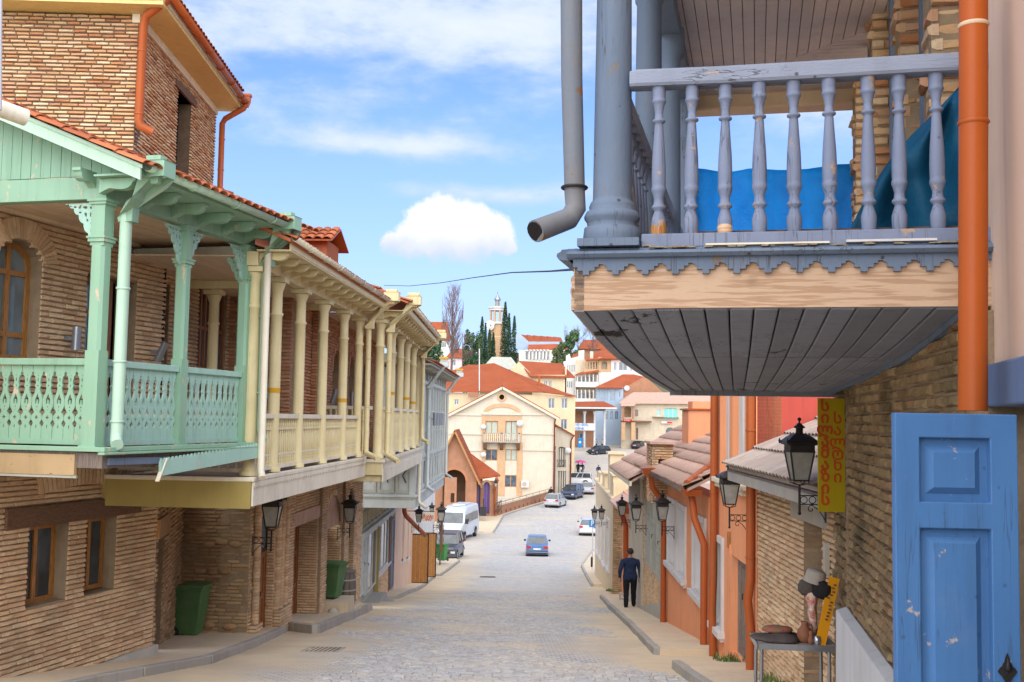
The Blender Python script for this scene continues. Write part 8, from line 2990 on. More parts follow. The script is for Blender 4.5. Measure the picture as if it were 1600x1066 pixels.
# signs
YS = thing('shop_sign', 'tall narrow yellow sign with red Georgian letters in two columns', 'sign', Matrix.Translation(at(1278, 622, 8.75)) @ Rz(R(-1)) @ Matrix.Scale(.825, 4))
MT['sign_yellow'] = mat('mustard_sign_paint', (0.42, 0.30, 0.006), (0.36, 0.25, 0.006), 3, .5, .5, .03, 20, dirt=(.28, .24, .03), damt=.25)
MT['sign_orange_red'] = mat('faded_red_lettering', (0.50, 0.07, 0.01), (0.42, 0.07, 0.01), 12, .5, .6, 0)
W_, H_ = .262, 1.105
MB().box(0, W_, 0, .02, -H_, 0).build('sign_board', MT['sign_yellow'], YS, bevel=.003)
for i, ch_ in enumerate('სილამაზის'):
	text(YS, ch_, .150, Tr(.068, -.0015, -.125 - i * .114) @ X90, 'sign_orange_red', name='letter', ext=.0012, align='CENTER', bold=.006)
for i, ch_ in enumerate('სალონი'):
	text(YS, ch_, .150, Tr(.190, -.0015, -.245 - i * .114) @ X90, 'sign_orange_red', name='letter', ext=.0012, align='CENTER', bold=.0035)
MB().box(.05, .60, .025, .045, -.22, -.20).box(.05, .60, .025, .045, -.95, -.93).build('mounting_bar', MT['iron'], YS)
MK = thing('shop_sign', 'cream hanging sign with red Georgian letters before the white shop wall', 'sign', Matrix.Translation(at(654, 800, 47)))
w_ = at(679, 800, 47).x - at(654, 800, 47).x
MB().box(0, w_, 0, .05, -.40, 0).build('sign_board', MT['cream_pale'], MK)
text(MK, 'მარკეტი', .27, Tr(.03, -.002, -.29) @ X90 @ Matrix.Diagonal((.52, 1, 1, 1)), 'sign_red', ext=.002, bold=.008)
MB().bar((-.5, .02, .03), (w_, .02, .03), .03).build('mounting_bar', MT['iron'], MK)
PSg = thing('parking_sign', 'square blue parking sign with a white P on a thin white post', 'sign', Matrix.Translation(at(925.5, 884, 64)))
hz = at(925.5, 817, 64).z - at(925.5, 884, 64).z
MB().tube([(0, 0, -.3), (0, 0, hz + .2)], .035, 8).build('post', MT['trim_white'], PSg)
sb = MB().box(-.22, .22, -.06, -.035, hz - .25, hz + .19).build('sign_plate', MT['sign_blue'], PSg)
text(sb, 'P', .44, Tr(-.13, -.062, hz - .17) @ X90, 'trim_white', ext=.003, bold=.012)
text(sb, '→', .13, Tr(.04, -.062, hz - .21) @ X90, 'trim_white', ext=.003, bold=.004)
MB().lathe([(.06, 0), (.06, .5), (.05, .55), (.01, .58)], at(924.5, 886, 62), 8).build('x', MT['iron']).name = 'bollard'
tag(bpy.data.objects['bollard'], 'short dark bollard at the foot of the parking sign', 'bollard')

# bins
MT['bin_green'] = mat('bin_green_plastic', (0.075, 0.17, 0.06), (0.06, 0.135, 0.05), 2, .5, .5, .05, 30, dirt=(.20, .19, .12), damt=.35, dscale=3)
MT['bin_light'] = mat('bright_green_plastic', (0.07, 0.26, 0.06), (0.05, 0.2, 0.05), 2, .5, .45, 0)


def wheelie_bin(label, M4, m='bin_green', group=None, lidm=None):
	t = thing('wheelie_bin', label, 'bin', M4, group)
	mb = MB()
	# tapered tub, wheels at the back (+x side set by rotation)
	def rr(w, d, z, y0=0): return [(-w, -d + y0, z), (w, -d + y0, z), (w, d + y0, z), (-w, d + y0, z)]
	lv = [rr(.20, .19, .05, .03), rr(.225, .225, .45, .01), rr(.25, .255, .86, 0), rr(.275, .28, .87, 0), rr(.275, .28, .90, 0)]
	vs = [p for l in lv for p in l]
	fs = [(3, 2, 1, 0), (16, 17, 18, 19)] + [(4 * i + j, 4 * i + (j + 1) % 4, 4 * i + 4 + (j + 1) % 4, 4 * i + 4 + j) for i in range(4) for j in range(4)]
	mb.add(vs, fs)
	mb.build('tub', MT[m], t, bevel=.025)
	mb = MB()
	mb.poly([(-.29, .90), (.28, .90), (.29, .93), (.2, .965), (-.1, .98), (-.31, .955)], (), lambda u, v, w: (-.28 + w, u, v), .56)
	mb.build('lid', MT[lidm or m], t, bevel=.015)
	MB().tube([(-.25, .30, .88), (-.25, .36, .90), (.25, .36, .90), (.25, .30, .88)], .016, 6).build('handle', MT[m], t)
	for sx in (-1, 1):
		w = MB().lathe([(.03, -.025), (.10, -.025), (.10, .025), (.03, .025)], (sx * .25, .24, .10), 16, rot=Matrix.Rotation(R(90), 3, 'Y')).build('wheel', MT['tyre'], t)
		MB().lathe([(.01, -.03), (.055, -.03), (.055, .03), (.01, .03)], (sx * .25, .24, .10), 10, rot=Matrix.Rotation(R(90), 3, 'Y')).build('hub', MT['chrome'], w)
	return t


pb = at(306, 994, 20.0)
wheelie_bin('dusty green wheelie bin standing in the recess nearest the camera', Matrix.Translation(Vector((pb.x - .10, pb.y, walk_z(20.0)))) @ Rz(R(84)) @ Matrix.Diagonal((.9, 1.0, .97, 1)), group='green wheelie bins on the left')
pb = at(518, 935, 27.4)
wheelie_bin('green wheelie bin beside the grey barrel bin at the brick arcade', Matrix.Translation(pb) @ Rz(R(75)) @ Matrix.Diagonal((1, 1.1, .93, 1)), group='green wheelie bins on the left')
MB().box(-.6, .5, -.6, .5, -.6, 0).build('step', MT['concrete'], None, Matrix.Translation(pb), kind='structure').name = 'doorstep'
pb = at(690.5, 877, 68)
wheelie_bin('small bright green bin at the far end of the left pavement', Matrix.Translation(pb) @ Rz(R(-20)) @ Matrix.Scale(1.12, 4), 'bin_light', group='green wheelie bins on the left')
BB = thing('barrel_bin', 'grey slatted barrel litter bin with a round opening beside the green bin', 'bin', Matrix.Translation(at(535, 951, 28.6)))
MT['barrel'] = mat('grey_brown_barrel', (0.14, 0.115, 0.09), (0.20, 0.165, 0.13), 3, .7, .7, .3, 40, stretch=(4, 4, .4))
for k in range(14):
	a0, a1 = 2 * PI * k / 14 + .02, 2 * PI * (k + 1) / 14 - .02
	mb = MB()
	vs = []
	for (r, z) in ((.30, 0), (.335, .3), (.345, .5), (.335, .7), (.31, .95)):
		vs += [(r * math.cos(a0), r * math.sin(a0), z), (r * math.cos(a1), r * math.sin(a1), z), ((r - .03) * math.cos(a1), (r - .03) * math.sin(a1), z), ((r - .03) * math.cos(a0), (r - .03) * math.sin(a0), z)]
	mb.add(vs, [(3, 2, 1, 0), (16, 17, 18, 19)] + [(4 * i + j, 4 * i + (j + 1) % 4, 4 * i + 4 + (j + 1) % 4, 4 * i + 4 + j) for i in range(4) for j in range(4)])
	mb.build('stave', MT['barrel'], BB)
MB().lathe([(.345, .0), (.36, .02), (.345, .04)], (0, 0, .18), 20, cap=False).lathe([(.35, .0), (.362, .02), (.35, .04)], (0, 0, .48), 20, cap=False).lathe([(.335, .0), (.35, .02), (.33, .04)], (0, 0, .74), 20, cap=False).build('hoop', MT['kerb'], BB)
MB().lathe([(.33, .95), (.33, .98), (.2, 1.03), (.02, 1.04)], (0, 0, 0), 20).build('lid', MT['barrel'], BB)
MB().poly(circ(0, 0, .13, 14, .08), (), lambda u, v, w: (-.03 + u, -.345 - w, .83 + v), .02).build('opening', MT['dark'], BB)

# table with hats and souvenirs
TBc = at(1244, 1004, 9.35)
TB = thing('folding_table', 'grey folding table with pale metal legs at the lower right', 'table', Matrix.Translation(TBc) @ Rz(R(-6)))
MB().box(-.325, .325, -.04, .42, -.035, -.012).build('tabletop', MT['kerb'], TB, bevel=.01)
MB().box(-.33, .33, -.05, -.035, -.06, -.008).box(-.33, .33, .415, .43, -.06, -.008).box(-.335, -.32, -.05, .43, -.06, -.008).box(.32, .335, -.05, .43, -.06, -.008).build('metal_rim', MT['chrome'], TB)
for (x, y) in ((-.29, -.02), (.27, -.02), (-.29, .38), (.27, .38)):
	MB().tube([(x, y, -.05), (x + (-.01 if x < 0 else .01), y, -1.05)], .016, 8).build('leg', MT['chrome'], TB)
MB().tube([(-.28, -.02, -.10), (-.28, .38, -.10)], .010, 6).tube([(.27, -.02, -.10), (.27, .38, -.10)], .010, 6).build('brace', MT['chrome'], TB)
ttop = TBc.z - .012
MT['felt'] = mat('grey_felt', (0.125, 0.095, 0.08), (0.075, 0.06, 0.05), 8, .8, .95, .8, 70)
MT['felt_dark'] = mat('black_felt', (0.022, 0.018, 0.018), (0.035, 0.03, 0.028), 10, .6, .95, .8, 70)
MT['felt_light'] = mat('oatmeal_felt', (0.42, 0.36, 0.29), (0.34, 0.29, 0.23), 9, .7, .95, .5, 60)
MT['clay'] = mat('brown_clay', (0.30, 0.12, 0.06), (0.22, 0.085, 0.045), 7, .6, .6, .2, 40)
MT['pink_weave'] = mat('magenta_woven_cloth', (0.50, 0.03, 0.09), (0.05, 0.22, 0.06), 28, 1.0, .85, .3, 80, dirt=(.55, .16, .03), damt=.5, dscale=22)
MT['gaudy'] = mat('patchwork_cloth', (0.50, 0.04, 0.03), (0.62, 0.58, 0.5), 26, 1.0, .8, .2, 60, dirt=(.60, .36, .03), damt=.8, dscale=30)
MT['orange_board'] = mat('orange_yellow_board', (0.72, 0.30, 0.008), (0.66, 0.25, .008), 3, .4, .6, .05)


def blobmesh(prof, n, m, name, M4, sc_=(1, 1, 1), wob=.12, seed=1):
	mb = MB().lathe(prof, (0, 0, 0), n)
	mb.v = [tuple(Vector(v) * (1 + wob * noise.noise(Vector(v) * 9 + Vector((seed, 0, 0))))) for v in mb.v]
	mb.v = [(v[0] * sc_[0], v[1] * sc_[1], v[2] * sc_[2]) for v in mb.v]
	return mb.build(name, MT[m], None, M4)


def onTable(px, dy=.1):
	p = at(px, 1000, TBc.y + dy)
	return Vector((p.x, TBc.y + dy, ttop))


hp = [(.01, 0), (.10, .0), (.135, .012), (.14, .03), (.10, .055), (.05, .07), (.005, .072)]
tag(blobmesh(hp, 18, 'felt', 'felt_hat', Matrix.Translation(onTable(1200, .18)), (1.1, .9, .7), seed=3), 'flattened grey felt hat overhanging the left end of the table', 'hat', 'felt hats laid on the table')
tag(blobmesh(hp, 18, 'felt', 'felt_hat', Matrix.Translation(onTable(1221, .08) + Vector((-.01, 0, .0))), (1.25, .9, .95), seed=5), 'grey brown felt hat at the front under the magenta cap', 'hat', 'felt hats laid on the table')
tag(blobmesh(hp, 18, 'felt_dark', 'felt_hat', Matrix.Translation(onTable(1236, .22)), (.9, .9, .75), seed=7), 'dark felt hat between the magenta cap and the clay jug', 'hat', 'felt hats laid on the table')
tag(blobmesh([(.01, 0), (.10, .0), (.13, .01), (.135, .03), (.12, .05), (.07, .062), (.005, .066)], 20, 'pink_weave', 'knitted_cap', Matrix.Translation(onTable(1214, .22) + Vector((0, 0, .058))), (1.0, .8, .8), seed=9, wob=.06), 'flat magenta and green woven cap on top of the grey hats', 'hat')
jug = tag(blobmesh([(.03, 0), (.055, .02), (.068, .07), (.06, .115), (.034, .14), (.028, .165), (.036, .185), (.03, .186)], 18, 'clay', 'clay_jug', Matrix.Translation(onTable(1257, .06)) @ Matrix.Scale(.95, 4), wob=.01), 'round brown clay jug at the middle of the table', 'jug')
hnd = MB().tube([(.03, 0, .165), (.065, 0, .16), (.07, 0, .12), (.055, 0, .09)], .008, 6).build('handle', MT['clay'], jug)
tag(blobmesh([(.02, 0), (.032, .02), (.035, .05), (.022, .075), (.018, .10), (.026, .125), (.005, .14)], 12, 'clay', 'clay_figurine', Matrix.Translation(onTable(1267, -.0)) @ Matrix.Scale(.8, 4), seed=4), 'small brown clay figurine just right of the jug', 'figurine')
tag(blobmesh([(.03, 0), (.036, .03), (.03, .07), (.02, .075)], 12, 'chrome', 'metal_cup', Matrix.Translation(onTable(1277, -.01)), wob=.02), 'small silver grey cup in front of the leaning orange board', 'cup')
tag(blobmesh([(.03, 0), (.05, .03), (.045, .08), (.02, .10), (.004, .105)], 12, 'felt_dark', 'black_pouch', Matrix.Translation(onTable(1284, .05) + Vector((0, 0, .03))), seed=6), 'little black pouch wedged between cup and orange board', 'pouch')
HS = thing('hat_stand', 'wooden post dressed in patchwork cloth holding up felt hats on the table', 'hat stand', Matrix.Translation(onTable(1274, .15)))
MB().tube([(0, 0, 0), (.005, 0, .56)], .014, 8).build('post', MT['wood_bare'], HS)
MB().lathe([(.08, 0), (.08, .015), (.02, .02)], (0, 0, 0), 14).build('base', MT['wood_dark'], HS)
cl = MB().lathe([(.025, .03), (.038, .10), (.030, .17), (.042, .24), (.030, .30), (.050, .36), (.052, .41), (.03, .44)], (-.035, -.02, 0), 14)
cl.v = [tuple(Vector(v) + Vector((.02 * noise.noise(Vector(v) * 14), .02 * noise.noise(Vector(v) * 14 + Vector((4, 0, 0))), 0))) for v in cl.v]
cl.build('patchwork_cloth', MT['gaudy'], HS)
MB().poly([(0, 0), (.035, .0), (.05, .10), (.02, .16), (-.01, .1)], (), lambda u, v, w: (.055 + u, -.05 + w, .36 + v), .012).build('white_cloth', MT['trim_white'], HS)
base = onTable(1274, .15)
tag(blobmesh([(.01, -.02), (.06, -.03), (.09, .0), (.10, .05), (.085, .10), (.04, .12), (.004, .125)], 18, 'felt_dark', 'felt_hat', Matrix.Translation(base + Vector((.03, -.04, .40))) @ Matrix.Rotation(R(20), 4, 'Y'), seed=12), 'shaggy black felt hat on the front of the hat stand', 'hat', 'felt hats on the stand')
tag(blobmesh([(.01, -.02), (.07, -.02), (.09, .02), (.08, .07), (.05, .10), (.004, .11)], 18, 'felt', 'felt_hat', Matrix.Translation(base + Vector((-.05, .02, .42))) @ Matrix.Rotation(R(-15), 4, 'Y'), seed=13), 'brown grey felt hat behind the black one on the stand', 'hat', 'felt hats on the stand')
tag(blobmesh([(.10, 0), (.105, .01), (.088, .03), (.085, .09), (.07, .105), (.004, .11)], 20, 'felt_light', 'felt_hat', Matrix.Translation(base + Vector((-.01, 0, .50))) @ Matrix.Rotation(R(12), 4, 'Y') @ Matrix.Rotation(R(8), 4, 'X'), seed=14, wob=.03), 'oatmeal felt hat with a dark band topping the stand', 'hat', 'felt hats on the stand')
ob = onTable(1291, -.03)
OB = thing('leaning_board', 'orange yellow board with little dark charms leaning on the hat stand', 'souvenir board', Matrix.Translation(ob + Vector((-.05, 0, 0))) @ Matrix.Rotation(R(15), 4, 'Y') @ Matrix.Rotation(R(-8), 4, 'X'))
MB().box(-.045, .045, 0, .012, 0, .58).build('board', MT['orange_board'], OB)
rr2 = random.Random(5)
for k in range(11):
	z = .22 + k * .03
	x = rr2.uniform(-.018, .018)
	MB().box(x - .012, x + .012, -.008, -.001, z - .009, z + .006).build('charm', MT['wood_dark'], OB)

# rubble and road ironwork
def drain(px0, py0, label, w, l, n, yaw=0):
	c = onground(px0, py0)
	t = thing('drain_grate', label, 'drain', Matrix.Translation(Vector((c.x, c.y, road_z(c.y) + .012))) @ Rz(R(yaw)) @ Matrix.Rotation(math.atan((road_z(c.y + .5) - road_z(c.y - .5))), 4, 'X'), 'cast iron drain grates in the road')
	MB().poly(recthole(-w / 2, w / 2, -l / 2, l / 2), [recthole(-w / 2 + .05, w / 2 - .05, -l / 2 + .05, l / 2 - .05)], lambda u, v, ww: (u, v, ww), .015).build('rim', MT['kerb'], t)
	MB().box(-w / 2 + .05, w / 2 - .05, -l / 2 + .05, l / 2 - .05, .0, .002).build('pit', MT['dark'], t)
	for k in range(n):
		x = -w / 2 + .05 + (w - .1) * (k + .5) / n
		MB().box(x - .018, x + .018, -l / 2 + .05, l / 2 - .05, .003, .013).build('grate_bar', MT['barrel'], t)


drain(505, 1017, 'rusty drain grate by the kerb at the lower left of the road', .62, 1.0, 7)
drain(762, 902, 'small drain grate out in the road near the far pavement', .9, .8, 7)
c = onground(598, 941)
mh = MB().lathe([(.42, 0), (.42, .02), (.36, .028), (.01, .03)], (c.x, c.y, road_z(c.y)), 24).build('manhole_cover', MT['kerb'])
tag(mh, 'round iron manhole cover beside the shop step', 'manhole cover')


def stone(label, px, py, sx, sy, sz, seed, m='kerb', group=None):
	c = onground(px, py)
	mb = MB()
	r_ = random.Random(seed)
	vs = [(sx * a * r_.uniform(.8, 1.1), sy * b * r_.uniform(.8, 1.1), sz * c_ * r_.uniform(.85, 1.1)) for c_ in (0, 1) for (a, b) in ((-1, -1), (1, -1), (1, 1), (-1, 1))]
	mb.hexa(vs)
	o = mb.build('rubble_stone', MT[m], None, Tr(c.x, c.y, road_z(c.y) - .03) @ Rz(r_.uniform(0, 1)), bevel=.02)
	return tag(o, label, 'stone', group)


stone('grey broken kerb block lying before the brown door on the right', 1126, 1018, .12, .10, .20, 1)
for i, (px, py, s_, lab) in enumerate(((1110, 1020, .10, 'tan pavement fragment just left of the grey broken kerb block'), (1098, 1016, .07, 'smallest tan fragment at the corner of the right pavement'))):
	stone(lab, px, py, s_, s_ * .8, .05, 30 + i, 'sand', None)
cb_ = at(982, 931, 38.0)
CBk = thing('concrete_block', 'hollow concrete block standing on the pavement behind the walking man', 'block', Tr(cb_.x - .30, 38.0, walk_z(38.0)))
MB().poly(recthole(0, .5, 0, .24), [recthole(.05, .22, .05, .19), recthole(.28, .45, .05, .19)], lambda u, v, w: (u, w, v), .2).build('block', MT['kerb'], CBk)

# weeds at the foot of the walls
wd = random.Random(8)
vs, fs = [], []
for (a, b, n) in ((at(1195, 1052, 14.4), at(1240, 1062, 12.6), 420), (at(950, 916, 47), at(958, 917, 46), 160), (at(1120, 1012, 17.6), at(1145, 1030, 16.6), 120)):
	for i in range(n):
		p = a.lerp(b, wd.random())
		p = Vector((p.x + wd.uniform(-.10, .22), p.y + wd.uniform(-.1, .1), walk_z(p.y) - .02))
		h = wd.uniform(.04, .16)
		q_ = Vector((wd.uniform(-.05, .05), wd.uniform(-.05, .05), h))
		s_ = Vector((wd.uniform(-.02, .02), wd.uniform(-.02, .02), 0))
		k = len(vs)
		vs += [p - s_, p + s_, p + q_]
		fs.append((k, k + 1, k + 2))
MT['grass'] = leafmat('weed_green', (0.07, 0.13, 0.03), (0.16, 0.20, 0.06))
tag(MB().add(vs, fs).build('weeds', MT['grass'], kind='stuff'), 'thin green weeds growing along the foot of the right-hand walls', 'weeds')
# dead vine at the end of the white shop
bare_tree('dead_vine', 'bare brown vine at the corner of the white shop, above the bright green bin', 687, 798, 862, 12, 67, 31, .3, None, 3, .06, 16)
MB().box(-.09, .09, -.05, .05, 0, 2.3).build('gate_post', MT['wood_dark'], None, Matrix.Translation(at(689, 862, 66.5))).name = 'timber_post'
tag(bpy.data.objects['timber_post'], 'brown timber post with the bare vine beside the bright green bin', 'post')
SPK = thing('speaker_box', 'tall black box standing on the ground between the violet doors', 'box', Matrix.Translation(at(755, 806, 108)))
MB().box(-.3, .3, -.3, .3, 0, .85).box(-.05, .05, -.3, -.2, .85, 1.7).build('box', MT['blackplastic'], SPK)

# vehicles
def carbody(t, L, W, prof, glass, mp, roofm=None, tumble=.16, wheelr=.31, wb=(.19, .80), z0=.20, nosetaper=.10):
	hw = W / 2
	ya, yb = wb[0] * L, wb[1] * L
	low = [(0.02 * L, z0 + .06)]
	for c in (ya, yb):
		low += [(c - wheelr * 1.18, z0)]
		low += [(c + wheelr * 1.18 * math.cos(R(a)), wheelr * .95 + wheelr * 1.18 * math.sin(R(a))) for a in (165, 135, 105, 75, 45, 15)]
		low += [(c + wheelr * 1.18, z0)]
	low += [(L * .985, z0 + .06)]
	up = [(y * L, z) for y, z in prof][::-1]
	outline = low + up
	zmax = max(p[1] for p in up)
	mb = MB()
	loops = [[Vector((p[0], p[1], 0)) for p in outline]]
	tris = tessellate_polygon(loops)
	n = len(outline)

	def half(x, y, z):
		k = y / L
		w = hw
		e = max(0, abs(k - .5) * 2 - .72) / .28
		w -= nosetaper * e * e
		w -= .05 * max(0, (z - .55) / .5)
		return x * w
	vs = []
	st = [-1, -.93, .93, 1]
	for s in st:
		for (y, z) in outline:
			ins = .05 if abs(s) == 1 else 0
			zz = z - (ins if z > zmax * .75 else 0)
			yy = y + (ins * .6 if y < .05 * L else (-ins * .6 if y > .95 * L else 0))
			vs.append((half(s, y, z), yy, zz))
	fs = []
	for j in range(3):
		for i in range(n):
			a, b = j * n + i, j * n + (i + 1) % n
			fs.append((a, b, b + n, a + n))
	for tr_ in tris:
		fs.append(tuple(tr_))
		fs.append(tuple(3 * n + i for i in tr_[::-1]))
	mb.add(vs, fs)
	me = mb.mesh('body', mp)
	b = obj('body', me, t)
	bmfix(me)
	# greenhouse: glass solid with a painted roof and pillars
	g = [(y * L, z) for y, z in glass]
	zg0, zg1 = min(p[1] for p in g), max(p[1] for p in g)
	def gw(z): return hw - .07 - tumble * (z - zg0) / (zg1 - zg0)
	mb = MB()
	k = len(g)
	vs = [(-gw(z), y, z) for y, z in g] + [(gw(z), y, z) for y, z in g]
	mb.add(vs, [tuple(range(k)), tuple(range(2 * k - 1, k - 1, -1))] + [(i, i + k, (i + 1) % k + k, (i + 1) % k) for i in range(k)])
	me = mb.mesh('windows', MT['carglass'])
	gl = obj('windows', me, t)
	bmfix(me)
	rt = [p for p in g if p[1] > zg1 - .06]
	y0, y1 = min(p[0] for p in rt), max(p[0] for p in rt)
	rf = MB()
	w = gw(zg1) + .012
	rf.hexa([(-w, y0 - .03, zg1 - .035), (w, y0 - .03, zg1 - .035), (w, y1 + .03, zg1 - .035), (-w, y1 + .03, zg1 - .035), (-w + .10, y0 + .08, zg1 + .03), (w - .10, y0 + .08, zg1 + .03), (w - .10, y1 - .08, zg1 + .03), (-w + .10, y1 - .08, zg1 + .03)])
	rf.build('roof', mp, t, bevel=.02)
	pl = MB()
	gs = sorted(g, key=lambda p: p[0])
	bot = [p for p in g if p[1] < zg0 + .08]
	b0, b1 = min(bot), max(bot)
	for sx in (-1, 1):
		X0, X1 = sx * (gw(zg0) + .006), sx * (gw(zg1) + .004)
		pl.bar((X0, b0[0] + .02, zg0), (X1, y0 + .02, zg1 - .02), .07, .05)
		pl.bar((X0, b1[0] - .02, zg0), (X1, y1 - .02, zg1 - .02), .05, .05)
		for f in (.38, .62) if L > 3.9 else (.5,):
			yb_ = b0[0] + (b1[0] - b0[0]) * f
			yt_ = y0 + (y1 - y0) * f
			pl.bar((X0, yb_, zg0), (X1, yt_, zg1 - .02), .045, .07)
	pl.build('pillars', mp, t)
	for yy in (ya, yb):
		for sx in (-1, 1):
			wh = MB().lathe([(.10, -.10), (wheelr * .97, -.10), (wheelr, -.07), (wheelr, .07), (wheelr * .97, .10), (.10, .10)], (sx * (hw - .11), yy, wheelr), 20, rot=Matrix.Rotation(R(90), 3, 'Y')).build('wheel', MT['tyre'], t)
			MB().lathe([(.03, -.115), (wheelr * .62, -.115), (wheelr * .66, -.09), (wheelr * .66, .09), (wheelr * .62, .115), (.03, .115)], (sx * (hw - .11), yy, wheelr), 14, rot=Matrix.Rotation(R(90), 3, 'Y')).build('rim', MT['rim'], wh)
	MB().box(-hw + .15, hw - .15, .25, L - .25, .16, .35).build('underbody', MT['blackplastic'], t)
	return b


import bmesh


def bmfix(me):
	bm = bmesh.new()
	bm.from_mesh(me)
	bmesh.ops.recalc_face_normals(bm, faces=bm.faces)
	bm.to_mesh(me)
	bm.free()


SEDAN = dict(prof=[(.0, .45), (.01, .80), (.03, .90), (.20, .93), (.28, .94), (.70, .92), (.80, .88), (.97, .74), (1.0, .62), (1.0, .42)], glass=[(.17, .90), (.72, .90), (.60, 1.38), (.56, 1.41), (.33, 1.41), (.29, 1.38)])
BOXY = dict(prof=[(.0, .45), (.0, .86), (.015, .90), (.22, .93), (.30, .94), (.68, .93), (.72, .91), (.985, .82), (1.0, .78), (1.0, .42)], glass=[(.21, .90), (.70, .90), (.60, 1.37), (.57, 1.40), (.33, 1.40), (.30, 1.37)])
HATCH = dict(prof=[(.0, .42), (.0, .80), (.015, .92), (.08, .95), (.30, .95), (.70, .93), (.78, .90), (.96, .72), (1.0, .60), (1.0, .42)], glass=[(.03, .92), (.74, .90), (.58, 1.40), (.54, 1.44), (.14, 1.43), (.10, 1.38)])
WAGON = dict(prof=[(.0, .42), (.0, .85), (.015, .95), (.08, .98), (.30, .98), (.68, .95), (.76, .92), (.97, .76), (1.0, .62), (1.0, .42)], glass=[(.02, .95), (.72, .92), (.60, 1.46), (.56, 1.50), (.09, 1.50), (.06, 1.45)])
SUV = dict(prof=[(.0, .50), (.0, 1.0), (.015, 1.08), (.08, 1.12), (.30, 1.12), (.70, 1.10), (.76, 1.08), (.97, .95), (1.0, .82), (1.0, .50)], glass=[(.02, 1.08), (.75, 1.07), (.62, 1.64), (.58, 1.68), (.08, 1.68), (.05, 1.62)])


def car(name, label, pos, yaw, L, W, kind, paint, rear='hatch', wheelr=.31, group='cars in the street', scale=1.0, z0=.2, extras=True):
	t = thing(name, label, 'car', Matrix.Translation(Vector(pos)) @ Rz(R(-yaw)) @ Matrix.Scale(scale, 4) @ Tr(0, -L / 2, 0), group)
	mp = paint
	carbody(t, L, W, kind['prof'], kind['glass'], mp, wheelr=wheelr, z0=z0)
	hw = W / 2
	zt = max(z for y, z in kind['prof'] if y < .1)
	# rear
	for sx in (-1, 1):
		MB().box(sx * (hw - .05), sx * (hw - .36), -.015, .06, zt - .24, zt - .06).build('taillight', MT['red_lens'], t)
		MB().box(sx * (hw - .06), sx * (hw - .34), L - .07, L + .005, .56, .70).build('headlight', MT['white_lens'], t)
		MB().box(sx * (hw + .01), sx * (hw + .17), L * .66, L * .68 + .03, zt + .0, zt + .12).build('wing_mirror', MT['blackplastic'], t)
	MB().box(-.26, .26, -.02, .0, .58, .69).build('number_plate', MT['plate'], t)
	MB().box(-.26, .26, L, L + .02, .40, .51).build('number_plate', MT['plate'], t)
	MB().box(-hw + .04, hw - .04, -.07, .05, .34, .50).build('rear_bumper', mp if rear != 'boxy' else MT['blackplastic'], t, bevel=.03)
	MB().box(-hw + .04, hw - .04, L - .05, L + .06, .30, .50).build('front_bumper', mp if rear != 'boxy' else MT['blackplastic'], t, bevel=.03)
	MB().box(-hw * .5, hw * .5, L - .02, L + .012, .54, .68).build('grille', MT['blackplastic'], t)
	if rear == 'boxy':
		MB().box(-hw + .02, hw - .02, -.10, -.03, .40, .46).build('bumper_trim', MT['chrome'], t)
	return t


def roadpt(px, py, d):
	p = at(px, py, d)
	return (p.x, d, road_z(d))


P = carpaint
car('parked_car', 'boxy blue sedan driving away down the middle of the road', roadpt(839, 870, 79.5), 1.5, 4.1, 1.62, BOXY, P('blue_car_paint', (0.075, 0.165, 0.33), .15), 'boxy').name = 'blue_sedan'
car('station_wagon', 'silver white estate car by the blue parking sign', roadpt(919, 835, 101), 4, 4.45, 1.72, WAGON, P('silver_white_paint', (0.50, 0.51, 0.53), .2))
car('hatchback', 'silver hatchback parked nearest along the parapet wall', roadpt(868, 792, 123), 17, 4.15, 1.73, HATCH, P('silver_paint', (0.42, 0.42, 0.41), .2))
car('parked_suv', 'dark blue four wheel drive parked behind the silver hatchback, facing us', roadpt(894, 783, 133), 200, 4.5, 1.8, SUV, P('dark_blue_paint', (0.03, 0.045, 0.085), .15), wheelr=.36, z0=.3)
car('silver_sedan', 'silver grey sedan to the right of the dark blue four wheel drive', roadpt(917.5, 776, 140), 4, 4.4, 1.72, SEDAN, P('silver_grey_paint', (0.36, 0.37, 0.39), .2))
car('parked_suv', 'white four wheel drive with spare wheel seen from the side, farther up', roadpt(900, 761, 150), 282, 4.6, 1.8, SUV, P('white_paint', (0.62, 0.62, 0.62), .1), wheelr=.37, z0=.3)
car('parked_car', 'dark car mostly hidden under the balcony of the side wing', roadpt(874, 776, 141), 190, 4.3, 1.72, HATCH, P('black_paint', (0.02, 0.02, 0.022), .1))
car('parked_car', 'dark hatchback parked alone before the columned shop', roadpt(935.5, 709, 184), 228, 4.3, 1.75, HATCH, P('black_blue_paint', (0.02, 0.025, 0.035), .1), scale=1.0)
car('parked_car', 'dark car with red tail lights parked before the stone house', roadpt(999, 700, 196), 300 - 270, 4.3, 1.75, SEDAN, P('near_black_paint', (0.025, 0.022, 0.03), .1))
car('parked_car', 'blue car partly hidden behind the tiled roofs at the bend', roadpt(1010, 696, 203), 55, 4.3, 1.75, SEDAN, P('mid_blue_paint', (0.04, 0.08, 0.20), .1))
car('parked_suv', 'dark grey four wheel drive half hidden behind the bright green bin', roadpt(699, 874, 75), 186, 4.4, 1.8, SUV, P('dark_grey_paint', (0.055, 0.055, 0.06), .2), wheelr=.36, z0=.3)

